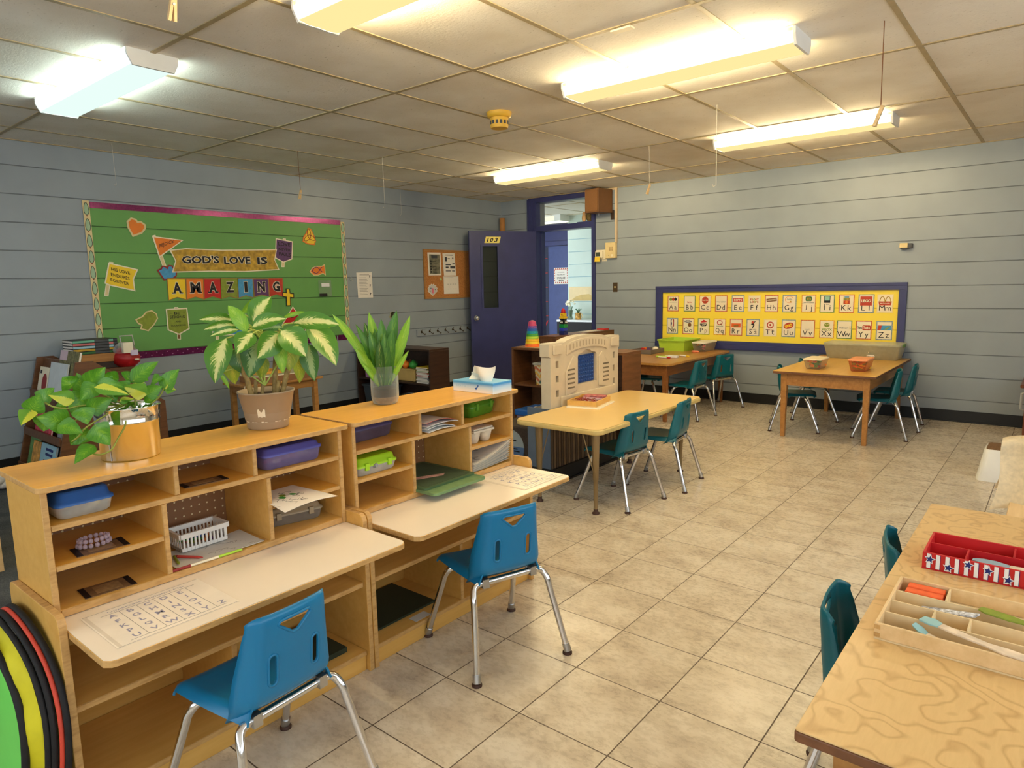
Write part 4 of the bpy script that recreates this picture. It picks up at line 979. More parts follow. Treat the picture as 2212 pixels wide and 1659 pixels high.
# cream laminate table on metal legs
t = thing('activity_table', 'cream laminate table on tapered metal legs in the middle of the room', 'table', (3.87, -3.53, 0), None)
tz = .515; x0, x1, y0, y1 = 3.515, 4.112, -4.122, -2.785
q = MB(); o = rrect(x0, y0, x1, y1, .055, 8); q.prism(o, 'z', tz - .032, tz - .002, LAMYE); q.build('edge_band', t, bevel=.010, seg=3)
q = MB(); q.prism(offset(o, -.006), 'z', tz - .0019, tz, LAMY); q.build('tabletop', t)
legm = P('tan_metal', (150, 128, 92), .4, .3, .05)
for x in (x0 + .10, x1 - .10):
    for y in (y0 + .12, y1 - .13):
        xx = x; q = MB(); q.tube([(xx, y, .03), (xx, y, .20), (xx, y, .201), (xx, y, tz - .033)], [.0115, .014, .017, .024], legm, 14); lg = q.build('leg', t)
        q = MB(); q.lathe([(.021, 0), (.022, .008), (.013, .014), (.013, .03)], (xx, y, 0), RUBBER, 14); q.build('glide', lg)
        for s in (-1, 1): q = MB(); q.tube([(xx, y, .20), (xx + (.04 if x < 3.9 else -.05), y + s * (.10 if y < -3.5 else -.10) * .6, tz - .034)], .0035, legm, 6); q.build('brace', t)
# wooden tray of yarn and cards on folded paper
t = thing('craft_tray', 'small wooden tray of brown yarn bits and pink cards on the cream table', 'tray', (3.58, -3.47, tz + .008))
Rt = Matrix.Translation((3.622, -3.462, 0)) @ Matrix.Rotation(.20, 4, 'Z')
def tp(nm, q, **k): q.xf(Rt); return q.build(nm, t, **k)
z = tz + .0085; q = MB(); q.box(-.10, -.13, z, .10, .13, z + .004, MAPLEW)
for a in ((-.10, -.13, -.092, .13), (.092, -.13, .10, .13), (-.092, -.13, .092, -.122), (-.092, .122, .092, .13)): q.box(a[0], a[1], z + .004, a[2], a[3], z + .035, BIRCH)
tp('tray_box', q); q = MB(); rd = random.Random(4)
for i in range(46):
    x, y = -.06 + rd.random() * .12, -.10 + rd.random() * .11; a = rd.random() * 6; q.tube([(x, y, z + .010 + rd.random() * .024), (x + .03 * math.cos(a), y + .03 * math.sin(a), z + .012 + rd.random() * .026)], .003, DRED if i % 3 else P('yarn_brown', (150, 90, 64), .9), 5)
yo = tp('yarn', q); yo['kind'] = 'stuff'
for i in range(4): q = MB(); q.box(-.07 + .006 * i, .03, z + .0045 + .010 * i, .075 + .003 * i, .108, z + .0135 + .010 * i, P('card_pink', (222, 190, 196), .5, 0, .1, 50) if i < 3 else P('card_top', (190, 110, 110), .5, 0, .5, 40)); tp('card_pack', q)
q = MB(); q.box(-.098, -.155, tz + .0002, .125, .15, tz + .004, PAPER); q.box(-.095, -.15, tz + .004, .118, .148, tz + .0078, CREAMW); q.xf(Rt)
tag(q.build('paper_sheets'), 'cream paper sheets under the small wooden tray on the cream table', 'paper')
# boxes on the far tables
OR = clear('orange_clear', (236, 150, 96), .26, .25)
TUB = clear('tub_clear', (226, 216, 190), .10, .2)
BIN = clear('bin_clear', (206, 202, 170), .5, .3, .15)
bricks = [RED, ORANGE, GREEN, YEL, MIDB, LIME, BLUE]
def tub(name, label, x0, y0, x1, y1, h, body, lid, fill=None, taper=.02, lidh=.12, group='clear storage boxes', cat='storage box', clips=None, rot=0):
    t = lidbox(name, label, x0, y0, TT, x1, y1, h, body, lid, cat, group, rot, lidh, taper, fill)
    if clips:
        a, b = (x1 - x0) / 2, (y1 - y0) / 2
        for s in (-1, 1): q = MB(); q.box(s * a - .012, -.05, h - .03, s * a + .012, .05, h - .004, clips); q.build('clip', t, local=True, bevel=.004)
    return t
tub('storage_box', 'clear box of colourful bricks with cream lid on the two-box table', 4.325, -1.285, 4.475, -1.03, .088, TUB, P('lid_cream', (244, 226, 188), .4), (46, [GREEN, ORANGE, RED, YEL, GREY, ORANGE], .014, .022))
tub('storage_box', 'box of bricks with salmon orange lid on the two-box table', 4.665, -1.275, 4.815, -1.015, .100, OR, P('lid_salmon', (244, 158, 104), .4), (46, [RED, ORANGE, GREEN, YEL, MIDB], .014, .022))
tub('storage_bin', 'long low smoky storage bin with green clips against the alphabet board', 4.235, -.34, 4.885, -.04, .148, BIN, BIN, (5, [CREAMW, PAPER], .05, .05), .03, .14, None, 'storage bin', P('clip_green', (96, 130, 50), .4))
tub('storage_box', 'clear box of round counters with white lid beside the lime green bin', 2.915, -.36, 3.075, -.04, .105, TUB, P('lid_white', (232, 226, 208), .4), (30, [GREY, OLIVE, ORANGE, PINK, CREAM, DGREY], .016, .016))
t = thing('open_bin', 'open lime green plastic bin at the back of the oak table', 'bin', (2.70, -.21, TT)); lm = P('bin_lime', (178, 214, 66), .4, 0, .03)
q = MB(); a, b, k, hh = .155, .185, .016, .122
for s in (-1, 1):
    q.raw([(s * (a - k), -b + k, 0), (s * (a - k), b - k, 0), (s * a, b, hh), (s * a, -b, hh), (s * (a - k - .004), -b + k, .0), (s * (a - k - .004), b - k, .0), (s * (a - .004), b, hh), (s * (a - .004), -b, hh)], [(0, 1, 2, 3), (7, 6, 5, 4), (3, 2, 6, 7)], lm)
    q.raw([(-a + k, s * (b - k), 0), (a - k, s * (b - k), 0), (a, s * b, hh), (-a, s * b, hh), (-a + k, s * (b - k - .004), 0), (a - k, s * (b - k - .004), 0), (a, s * (b - .004), hh), (-a, s * (b - .004), hh)], [(0, 1, 2, 3), (7, 6, 5, 4), (3, 2, 6, 7)], lm)
q.box(-a + k, -b + k, 0, a - k, b - k, .004, lm); q.build('body', t, local=True)
q = MB()
for s in (-1, 1): q.box(s * (a + .003) - .008, -b - .008, hh - .012, s * (a + .003) + .008, b + .008, hh + .002, lm); q.box(-a - .008, s * (b + .003) - .008, hh - .012, a + .008, s * (b + .003) + .008, hh + .002, lm)
q.build('rim', t, local=True, bevel=.002)
crayon('chunky salmon chalk stick in front of the clear counters box', (2.99, -.41, TT), .15, P('salmon', (244, 150, 110), .6), .075, .011, None)
for i, (x, y, rz, m, nm) in enumerate(((2.90, -1.00, .2, LIME, 'lime'), (2.965, -.93, .5, WHITE, 'white'), (2.95, -1.06, -.1, RED, 'red tipped'), (3.06, -.84, -.4, YEL, 'yellow tipped'))):
    t = thing('marker', '%s marker pen lying on the oak table in front of the green bin' % nm, 'marker', (x, y, TT), 'marker pens on the oak table', rz); q = MB(); q.tube([(-.06, 0, .008), (.035, 0, .008)], .008, WHITE if i else LIME, 10); q.build('barrel', t, local=True); q = MB(); q.tube([(.035, 0, .008), (.07, 0, .008)], .0078, m, 10); q.build('cap', t, local=True)
t = thing('eraser', 'white rounded eraser among the markers on the oak table', 'eraser', (3.01, -.985, TT)); q = MB(); q.prism(rrect(-.055, -.03, .055, .03, .02), 'z', 0, .024, WHITE); q.build('block', t, local=True, bevel=.006)
t = thing('supply_tray', 'shallow grey tray of loose supplies at the left of the oak table', 'tray', (2.56, -.66, TT)); q = MB(); q.box(-.115, -.15, 0, .115, .15, .004, DGREY)
for a in ((-.115, -.15, -.107, .15), (.107, -.15, .115, .15), (-.107, -.15, .107, -.142), (-.107, .142, .107, .15)): q.box(a[0], a[1], .004, a[2], a[3], .045, P('tray_grey', (112, 104, 92), .5))
q.build('tray_body', t, local=True)
for i, (x, y, m, nm) in enumerate(((2.52, -.68, RED, 'red'), (2.56, -.63, PURPLE, 'purple'), (2.50, -.60, ORANGE, 'orange'))):
    t = thing('toy_car', 'small %s toy piece in the grey supply tray' % nm, 'toy', (x, y, TT + .0045), 'toy pieces in the grey tray', .4 * i); q = MB(); q.prism([(-.035, .008), (.035, .008), (.035, .026), (.015, .03), (.008, .048), (-.02, .048), (-.03, .03)], 'y', -.016, .016, m); q.build('toy_body', t, local=True, bevel=.003); q = MB()
    for s in (-.02, .02): q.cyl((s, -.02, .010), (s, .02, .010), .010, BLACK, 10)
    q.build('wheels', t, local=True)
t = thing('eraser', 'round cream sponge standing in the grey supply tray', 'eraser', (2.62, -.60, TT + .0045)); q = MB(); q.lathe([(.03, 0), (.034, .02), (.03, .05), (.018, .058)], (0, 0, 0), CREAMW, 16); q.build('sponge', t, local=True)

# ------------------------------------------------------------------ foreground craft trays
def ctray(name, label, x0, y0, x1, y1, h, wall, wallin, xdivs, ydivs, thk=.006, fin=None):
    t = thing(name, label, 'tray', ((x0 + x1) / 2, (y0 + y1) / 2, TT)); q = MB(); q.box(x0, y0, TT + .0003, x1, y1, TT + .004, wallin); q.build('floor_board', t)
    for nm, a in (('side_wall', (x0, y0 + thk, x0 + thk, y1 - thk)), ('side_wall', (x1 - thk, y0 + thk, x1, y1 - thk)), ('front_wall', (x0, y0, x1, y0 + thk)), ('back_wall', (x0, y1 - thk, x1, y1))): q = MB(); q.box(a[0], a[1], TT + .0041, a[2], a[3], TT + h, wall); q.build(nm, t, bevel=.001)
    for a in xdivs: q = MB(); q.box(a[0] - .002, a[1], TT + .0041, a[0] + .002, a[2], TT + h - .003, wallin); q.build('partition', t)
    for a in ydivs: q = MB(); q.box(a[1], a[0] - .002, TT + .0041, a[2], a[0] + .002, TT + h - .003, wallin); q.build('partition', t)
    return t
RT = ctray('craft_tray', 'red painted sectioned tray with white stripes and blue stars', 5.762, -5.222, 6.20, -5.045, .044, RED, P('red_in', (186, 24, 30), .5), [(5.852, -5.216, -5.13), (5.945, -5.13, -5.05), (6.03, -5.216, -5.13)], [(-5.13, 5.768, 6.194)])
q = MB(); yb = -5.2232
def star(cx, cz, r, m, y): q.prism([(cx + (r if k % 2 == 0 else r * .45) * math.sin(PI * k / 5 + .15), cz + (r if k % 2 == 0 else r * .45) * math.cos(PI * k / 5 + .15)) for k in range(10)], 'y', y - .0006, y, m)
for i in range(21):
    x = 5.772 + i * .020; q.box(x, yb - .0002, TT + .005, x + .0085, yb, TT + .0425, WHITE); q.box(x + .0085, yb - .0002, TT + .005, x + .0098, yb, TT + .0425, DBLUE)
for i in range(10):
    cx = 5.779 + i * .0405; cz = TT + (.028 if i % 3 == 0 else .015 if i % 3 == 1 else .033); star(cx, cz, .0135, WHITE, yb - .0002); star(cx, cz, .0098, DBLUE, yb - .0008)
q.build('stripe_decal', RT)
WT = ctray('craft_tray', 'pale wooden sectioned tray of painted sticks nearest the camera', 5.742, -5.675, 6.20, -5.395, .036, MAPLEW, P('ply_inside', (222, 196, 150), .6, 0, .06, 30), [(5.843, -5.478, -5.40), (5.832, -5.60, -5.54), (5.895, -5.60, -5.54)], [(-5.478, 5.748, 6.194), (-5.538, 5.748, 6.194), (-5.604, 5.748, 6.194)], .006)
q = MB()
for z0 in (.006, .023): q.box(5.7418, -5.6754, TT + z0, 5.753, -5.6750, TT + z0 + .009, PLY)
q.build('dovetail', WT)
for i, y in enumerate((-5.418, -5.450)):
    t = thing('clay_stick', ('orange' if i else 'bright orange') + ' clay block in the top left of the wooden tray, ' + ('nearer' if i else 'farther') + ' of the pair', 'craft stick', (5.80, y, TT + .0045), 'orange clay blocks'); q = MB(); q.box(-.038, -.014, 0, .036, .013, .026, P('clay_orange', (236, 98, 44), .6, 0, .1, 40)); q.build('block', t, local=True, bevel=.003)
def stick(label, pts, m, ends=None, w=.012, th=.004, group='painted craft sticks', name='craft_stick', z=None):
    """flat shaped stick: list of (x, y, halfwidth) down its length, lifted from z0 to z1"""
    t = thing(name, label, 'craft stick', (pts[0][0], pts[0][1], TT), group); z0, z1 = z or (.006, .006); n = len(pts); d = (V(pts[-1][:2]) - V(pts[0][:2])).normalized(); nr = V((-d.y, d.x))
    up, lo = [], []
    for i, (x, y, h) in enumerate(pts):
        zz = TT + z0 + (z1 - z0) * i / (n - 1); up.append((x + nr.x * h, y + nr.y * h, zz)); lo.append((x - nr.x * h, y - nr.y * h, zz))
    def seg(a, b, m_, nm):
        o = up[a:b] + lo[a:b][::-1]; k = len(o); q = MB(); top = [(p[0], p[1], p[2] + th) for p in o]; q.raw(o + top, [tuple(range(k))[::-1], tuple(range(k, 2 * k))] + [(i, (i + 1) % k, k + (i + 1) % k, k + i) for i in range(k)], m_); q.build(nm, t, bevel=.0012)
    if ends: seg(0, ends[0] + 1, ends[1], 'painted_tip'); seg(ends[0], n, m, 'stick_body')
    else: seg(0, n, m, 'stick_body')
    return t
PS = P('stick_paint', (226, 204, 176), .7, 0, .22, 30); TQ = P('pale_teal', (150, 190, 190), .6, 0, .08)
stick('longer teal-tipped painted stick of the front pair in the wooden tray', [(5.815, -5.600, .012), (5.835, -5.607, .016), (5.85, -5.615, .010), (5.88, -5.63, .010), (5.93, -5.650, .008), (5.96, -5.660, .014), (6.02, -5.672, .010)], PS, (2, TQ), z=(.034, .037))
stick('shorter teal-tipped painted stick of the front pair in the wooden tray', [(5.805, -5.628, .008), (5.818, -5.634, .012), (5.83, -5.638, .008), (5.87, -5.652, .008), (5.92, -5.662, .004)], PS, (2, TQ), z=(.030, .008))
stick('blue and white patterned stick in the middle of the wooden tray', [(5.80, -5.488, .003), (5.84, -5.502, .010), (5.88, -5.516, .012), (5.905, -5.524, .010)], P('speckle', (190, 192, 206), .5, 0, .75, 130), z=(.010, .036))
stick('olive green paddle stick with dark handle at the right of the wooden tray', [(5.905, -5.484, .008), (5.918, -5.490, .014), (5.96, -5.503, .013), (5.985, -5.510, .008), (6.03, -5.523, .007)], OLIVE, z=(.036, .038))
stick('dark twig lying in the third row of the wooden tray', [(5.78, -5.560, .003), (5.80, -5.566, .003), (5.82, -5.572, .003)], MIDB, group='twigs in the wooden tray', name='twig')
stick('thin curved black and grey stick in the far section of the red tray', [(5.855, -5.082, .007), (5.875, -5.090, .004), (5.895, -5.098, .009), (5.925, -5.110, .010), (5.94, -5.118, .012)], P('stick_grey', (120, 118, 126), .6, 0, .5, 60), z=(.016, .010))
stick('pale wooden key-shaped piece in the near left section of the red tray', [(5.785, -5.165, .006), (5.80, -5.17, .004), (5.82, -5.178, .007), (5.835, -5.185, .004)], PS, z=(.012, .014))
stick('large painted paddle with grey blue end across the front of the red tray', [(5.865, -5.190, .006), (5.885, -5.192, .016), (5.91, -5.196, .018), (5.94, -5.202, .010), (5.98, -5.205, .014), (6.02, -5.207, .014)], PS, (3, P('grey_blue', (140, 160, 172), .6)), z=(.036, .040))
q = MB()
for i in range(9): q.tube([(5.765 + .006 * (i % 3) , -5.645 + .008 * (i // 3), TT + .009 + .004 * (i % 2)), (5.775 + .006 * (i % 3), -5.640 + .008 * (i // 3), TT + .010)], .004, MIDB, 6)
tag(q.build('acorns'), 'small brown seed pods in the front left corner of the wooden tray', 'seeds', kind='stuff')

# ------------------------------------------------------------------ on the carrel tops
t = thing('tissue_box', 'blue and white tissue box with a tissue pulled up on the second desk', 'tissue box', (4.075, -5.025, .852))
Rb = Matrix.Translation((4.085, -5.020, .852)) @ Matrix.Rotation(.02, 4, 'Z')
def grad_box():
    n = N('tissue_print'); n.set(.4); co = n.coords('Generated'); sp = n.n('ShaderNodeSeparateXYZ'); n.l(co[0], co[1], sp, 0)
    n.base(n.ramp((sp, 2), [(.12, rgb((244, 240, 236))), (.55, rgb((196, 222, 240))), (.85, rgb((58, 150, 214))), (1, rgb((110, 180, 226)))])); return n.m
q = MB(); q.box(-.112, -.062, .0002, .112, .062, .047, grad_box()); q.xf(Rb); q.build('carton', t, bevel=.002)
q = MB(); q.prism(circ(0, 0, .055, 18, 0, .018), 'z', .0472, .0476, clear('slot_film', (230, 236, 240), .3, .2)); q.prism([(.02, .012), (.035, .032), (.028, .034), (.024, .024), (.012, .02)], 'y', -.0626, -.0621, BLUE); q.text('SOFT', (-.095, -.0623, .022), (.06, 0, 0), (0, 0, .008), P('print_blue', (150, 196, 226), .5)); q.xf(Rb); q.build('printing', t)
q = MB(); q.sheet(lambda u, v: (-.062 + .135 * u + .03 * v * (u - .3), -.018 + .05 * v * (.5 - u) + .022 * math.sin(6 * u + 2 * v),   .046 + .064 * v * (.75 + .5 * u * u + .2 * math.sin(5 * u))), 14, 8, TISS, .0008)
q.sheet(lambda u, v: (-.07 + .10 * u, .012 - .02 * math.sin(4 * u) * v, .046 + .032 * v * (.6 + .4 * math.sin(3 * u + 1))), 12, 6, TISS, .0008); q.xf(Rb); q.build('tissue', t)

# ------------------------------------------------------------------ plants
def leafmat(name, green, edge, pale, mode):
    n = N(name); n.set(.38, 0, .45); at = n.n('ShaderNodeAttribute', attribute_name='luv'); sp = n.n('ShaderNodeSeparateXYZ'); n.l(at, 'Vector', sp, 0)
    u = n.math('ABSOLUTE', (sp, 0)); v = (sp, 1)
    cb = n.n('ShaderNodeCombineXYZ'); uu = n.math('MULTIPLY', u, 2.2); vv = n.math('SUBTRACT', n.math('MULTIPLY', v, 22.0), n.math('MULTIPLY', u, 9.0)); n.t.links.new(uu[0].outputs[0], cb.inputs[0]); n.t.links.new(vv[0].outputs[0], cb.inputs[1]); n.l(sp, 2, cb, 2)
    nz = n.noise((cb, 0), 1.0, 3, .6)
    if mode == 'variegated':
        f = n.math('ADD', n.math('MULTIPLY', u, 1.25), n.math('MULTIPLY', n.math('SUBTRACT', (nz, 0), .5), 1.5)); col = n.ramp(f, [(.30, rgb(pale)), (.44, rgb(green)), (.62, rgb(edge))])
    elif mode == 'spotted':
        f = n.math('ADD', n.math('MULTIPLY', u, .35), (nz, 0)); col = n.ramp(f, [(.42, rgb(pale)), (.55, rgb(green)), (.8, rgb(edge))])
    elif mode == 'half':
        sgn = n.math('ADD', n.math('MULTIPLY', (sp, 0), 1.2), n.math('MULTIPLY', n.math('SUBTRACT', (nz, 0), .5), .6)); col = n.ramp(sgn, [(.0, rgb(pale)), (.12, rgb(green))])
    else:
        f = n.math('ADD', n.math('MULTIPLY', u, .25), n.math('MULTIPLY', (nz, 0), .8)); col = n.ramp(f, [(.25, rgb(pale)), (.45, rgb(green)), (.75, rgb(edge))])
    n.base(col)
    tl = n.n('ShaderNodeBsdfTranslucent'); n.l(col[0], col[1], tl, 0); mx = n.n('ShaderNodeMixShader'); mx.inputs[0].default_value = .22; n.l(n.b, 0, mx, 1); n.l(tl, 0, mx, 2); n.l(mx, 0, n.out, 0)
    MATS[name] = n.m; return n.m
LP0 = leafmat('pothos_leaf', (96, 158, 40), (66, 128, 32), (146, 192, 54), 'plain'); LP1 = leafmat('pothos_yellow_leaf', (104, 160, 50), (80, 140, 40), (206, 210, 70), 'half')
LD0 = leafmat('variegated_leaf', (124, 166, 58), (82, 138, 40), (230, 230, 152), 'variegated'); LD2 = leafmat('fresh_leaf', (146, 196, 60), (110, 170, 50), (190, 218, 90), 'plain'); LD3 = leafmat('dark_leaf', (88, 134, 66), (64, 112, 46), (150, 174, 112), 'variegated'); LD4 = leafmat('yellowing_leaf', (156, 170, 52), (120, 146, 44), (206, 196, 70), 'plain')
LJ0 = leafmat('strap_leaf', (84, 140, 46), (58, 110, 34), (140, 180, 64), 'plain'); LJ5 = leafmat('banded_leaf', (70, 120, 44), (56, 100, 36), (200, 210, 130), 'spotted')
def leaf(q, b, t, w, m, shape='lance', cup=.15, arch=.14, nh=None, rnd=0.0):
    b, t = V(b), V(t); d = t - b; L = d.length; dn = d.normalized(); view = V((2.0, -.85, .75)).normalized() if nh is None else V(nh).normalized()
    side = dn.cross(view); side = side.normalized() if side.length > .05 else dn.cross(V((0, 0, 1))).normalized()
    nr = side.cross(dn).normalized(); a = 2 * PI * rnd; side = (side * math.cos(.5 * math.sin(a)) + nr * math.sin(.5 * math.sin(a))).normalized(); nr = side.cross(dn).normalized()
    ctrl = (b + t) / 2 + (V((0, 0, 1)) * .6 + nr * .7) * L * arch; NU, NV = 8, 12
    def W(v):
        if shape == 'heart': return (min(1, v / .16) ** .6) * (1 - max(0, (v - .22) / .78) ** 1.55) * .98 + .02 * (1 - v)
        if shape == 'strap': return min(1, (v / .35) ** .6 * .55 + .45) * (1 - max(0, (v - .55) / .45) ** 2.2)
        return max(0.0, math.sin(PI * min(1, v ** .85))) ** .75 * (1 - .15 * v)
    st = q.mark()
    def P_(i, j):
        u = i * 2 - 1; v = j; p = b * (1 - v) ** 2 + ctrl * 2 * v * (1 - v) + t * v * v; ww = W(v) * w / 2
        lob = -dn * (.10 * L * abs(u) ** 1.5 * max(0, 1 - v / .18)) if shape == 'heart' else V((0, 0, 0))
        return p + side * u * ww + nr * (cup * ww * abs(u) ** 1.4 - .06 * ww * math.sin(7 * v + 3 * u + a)) + lob
    q.grid(P_, NU, NV, m, True)
    for j in range(NV + 1):
        for i in range(NU + 1): q.at[st + j * (NU + 1) + i] = (i / NU * 2 - 1, j / NV, rnd * 37)
def stems(q, lst, r, m):
    for s in lst: q.tube(bez([tuple(c / K for c in p) for p in s], 5) if len(s) > 2 else [tuple(c / K for c in p) for p in s], r, m, 7)
POTHOS = [(3989,-6623,1005,4010,-6652,975,39,1),(3981,-6617,1002,3998,-6600,1047,49,0),(4053,-6565,972,4051,-6629,997,58,0),(4068,-6585,971,4093,-6545,946,45,0),(4051,-6543,939,4061,-6516,918,49,0),(4090,-6525,907,4094,-6572,872,45,0),(4104,-6517,961,4132,-6499,911,62,0),(4032,-6538,929,4035,-6558,910,39,0),(3993,-6528,1055,3996,-6547,1084,50,0),(3982,-6499,1037,3979,-6507,1089,42,0),(4007,-6491,1058,4040,-6458,1103,49,0),(3969,-6591,1022,3980,-6562,1056,50,0),(4041,-6543,1028,4032,-6593,1046,38,1),(4058,-6495,1060,4056,-6531,1025,46,0),(4071,-6519,1001,4081,-6464,1023,48,0),(4076,-6534,1006,4088,-6531,965,48,0),(4089,-6500,1055,4132,-6440,1033,27,1),(4044,-6478,1061,4101,-6437,1050,33,0),(4030,-6513,1036,4039,-6548,983,67,0),(4014,-6557,1004,4010,-6568,1020,52,0),(3991,-6590,984,3987,-6600,948,52,0),(4038,-6465,1068,4052,-6454,1048,39,0),
(4024,-6386,1058,4038,-6321,1104,45,0),(4087,-6334,1033,4111,-6298,1085,51,0),(4098,-6389,1028,4090,-6439,1053,43,1),(4090,-6383,1023,4113,-6349,1043,39,0),(4097,-6334,1032,4106,-6311,1027,25,1),(4009,-6398,1060,4017,-6378,1079,41,0),(4011,-6422,1064,3998,-6457,1077,41,0),(4069,-6439,1061,4082,-6432,1026,43,0),(4059,-6351,1053,4086,-6335,1059,40,0),(4019,-6372,1059,4037,-6352,1054,37,0),(4078,-6444,1012,4098,-6417,1016,18,1),(4040,-6458,1017,4049,-6436,1040,36,0)]
PSTEM = [[(4056,-6440,1000),(4048,-6522,1010),(4036,-6556,1006),(4016,-6580,1012),(3991,-6590,1022)],[(4060,-6430,1000),(4066,-6531,983),(4053,-6566,970),(4022,-6592,982),(4002,-6616,992),(3989,-6623,1005)],[(4075,-6440,1000),(4088,-6531,961),(4071,-6548,936),(4046,-6557,921)],[(4120,-6473,926),(4132,-6498,899),(4114,-6518,888),(4099,-6530,892),(4089,-6529,906)],[(4048,-6430,1000),(4042,-6481,1039),(4037,-6494,1052)],[(4043,-6420,990),(4063,-6425,1029),(4061,-6402,1042)],[(4075,-6380,985),(4085,-6350,1010),(4087,-6334,1033)],[(4030,-6390,985),(4026,-6388,1030),(4024,-6386,1058)],[(4090,-6440,990),(4110,-6450,955),(4120,-6473,926)]]
BX, BY = 4.035, -6.415
t = thing('potted_pothos', 'trailing pothos plant in a shiny tin bucket on the nearest desk', 'potted plant', (BX, BY, .852))
q = MB(); q.lathe([(.062, .003), (.0715, .0), (.0725, .004), (.0775, .098), (.0795, .1), (.0795, .104), (.0785, .106), (.082, .139), (.0835, .141), (.082, .1425), (.080, .139), (.0765, .105), (.071, .01)], (BX, BY, .852), SILV, 40, True, False); bk = q.build('bucket', t)
q = MB(); q.tube([(BX + .0725 * math.cos(a) * (1 + .02), BY + .0725 * math.sin(a) * 1.02, .852 + .004) for a in (-1.05,)] + [(BX + .0835 * math.cos(-1.05), BY + .0835 * math.sin(-1.05), .99)], .0012, STEEL, 5); q.build('seam', bk)
q = MB(); q.lathe([(.0, 0), (.074, 0)], (BX, BY, .852 + .118), SOIL, 24, False, False); q.build('soil', t)
q = MB(); stems(q, PSTEM, .0022, P('vine', (140, 150, 60), .5)); q.build('stems', t)
q = MB(); rd = random.Random(2)
for i, l in enumerate(POTHOS): leaf(q, (l[0] / K, l[1] / K, l[2] / K), (l[3] / K, l[4] / K, l[5] / K), l[6] / K * 1.08, LP1 if l[7] == 1 else LP0, 'heart', .22, .10, None, rd.random())
for i in range(16):
    a = rd.random() * 6.28; r0 = .02 + .04 * rd.random(); z0 = .985 + .05 * rd.random(); ln = .045 + .02 * rd.random()
    leaf(q, (BX + r0 * math.cos(a), BY + r0 * math.sin(a), z0), (BX + (r0 + ln * .8) * math.cos(a), BY + (r0 + ln * .8) * math.sin(a), z0 + .012), .036, LP0 if i % 4 else LP1, 'heart', .2, .12, (math.cos(a) * .4, math.sin(a) * .4, 1), rd.random())
q.build('foliage', t)
DIEF = [(3982,-5997,1193,4013,-5944,1275,62,0),(4024,-6025,1182,4111,-5954,1206,43,0),(4061,-5902,1189,4168,-5799,1180,51,0),(4101,-5873,1178,4167,-5820,1047,84,0),(4093,-5966,1170,4145,-5917,1085,79,0),(4089,-5972,1161,4072,-6041,1088,67,0),(4042,-6033,1164,4043,-6091,1105,56,0),(3986,-6090,1151,3991,-6141,1016,73,0),(3965,-6046,1202,3931,-6144,1210,33,0),(3994,-6055,1190,3963,-6148,1181,29,0),(4004,-6058,1177,3980,-6140,1160,22,0),(4025,-6042,1169,4000,-6084,1252,37,2),(3941,-6008,1223,3952,-5949,1274,23,2),(4030,-5916,1207,4065,-5856,1224,13,2),(4027,-6000,1146,4014,-6042,1023,68,3),(3981,-6058,1118,3995,-6034,1028,60,3),(3943,-6063,1117,3949,-6054,999,57,4),(4066,-5952,1133,4075,-5958,1031,37,2),(4061,-5921,1138,4068,-5930,1036,56,4),(4054,-5895,1082,4057,-5889,990,43,4),(4073,-5862,1120,4098,-5859,997,52,3),(4004,-5980,1084,3997,-5991,1012,34,4),(3953,-6107,1042,3957,-6079,986,13,2),(4079,-5950,1179,4064,-6016,1175,22,3),(4080,-5790,1184,4083,-5785,1154,23,2),(3970,-5938,1165,3939,-5971,1109,46,3),(4003,-5862,1153,4006,-5837,1078,50,3)]
DSTEM = [[(4008,-5953,950),(4013,-5945,1060),(4027,-5941,1117),(4030,-5945,1165)],[(3997,-6025,950),(3994,-6037,1016),(3990,-6043,1041),(4000,-6040,1120)],[(4032,-5944,950),(4046,-5927,1024),(4052,-5918,1059),(4050,-5910,1130)],[(3997,-5992,950),(3992,-5981,1009)],[(3978,-6004,950),(3981,-6000,1007)],[(4030,-5959,950),(4042,-5955,1006)]]
PX, PY = 3.995, -5.975
t = thing('potted_plant', 'large variegated plant in a taupe plastic pot on the nearest desk', 'potted plant', (PX, PY, .852))
q = MB(); q.lathe([(.055, 0), (.0635, .001), (.0655, .006), (.067, .024), (.0672, .026), (.087, .116), (.090, .118), (.0895, .122), (.0845, .122), (.08, .10), (.07, .03)], (PX, PY, .852), TAUPE, 36, True, False); pt_ = q.build('pot', t)
q = MB()
for i in range(40):
    a = 2 * PI * i / 40
    if (i * 7) % 10 < 6: m0 = q.mark(); q.box(-.004, -.0004, -.0008, .004, .0004, .0008, CREAMW); q.xf(Matrix.Translation((PX, PY, .8785)) @ Matrix.Rotation(a, 4, 'Z') @ Matrix.Translation((0, .0678, 0)), m0)
q.build('scuff_line', pt_)
q = MB(); a0 = math.atan2(-7.15 - PY, 6 - PX)
def lab(u, v): 
    a = a0 - .42 + .32 * u; z = .030 + .036 * v + .006 * math.sin(9 * u); r = .0672 + (z - .026) / .09 * .0198 + .0006; return (PX + r * math.cos(a), PY + r * math.sin(a), .852 + z)
q.grid(lab, 8, 4, CREAMW, True); q.build('torn_label', pt_)
q = MB(); q.lathe([(0, 0), (.081, 0)], (PX, PY, .852 + .105), SOIL, 24, False, False); q.build('soil', t)
q = MB(); stems(q, DSTEM[:3], .0085, P('cane', (150, 124, 70), .6, 0, .35, 60)); stems(q, DSTEM[3:], .006, MATS['cane'])
for l in DIEF:                                   # petioles rising from the canes
    b = V((l[0] / K, l[1] / K, l[2] / K)); c = V((4.02, -5.965, 1.10)) if b.z > 1.12 else V((4.0, -5.98, .99)); q.tube(bez([c, c.lerp(b, .55) + V((0, 0, .03)), b], 5), .0026, P('petiole', (170, 186, 84), .5), 6)
q.build('stems', t)
q = MB()
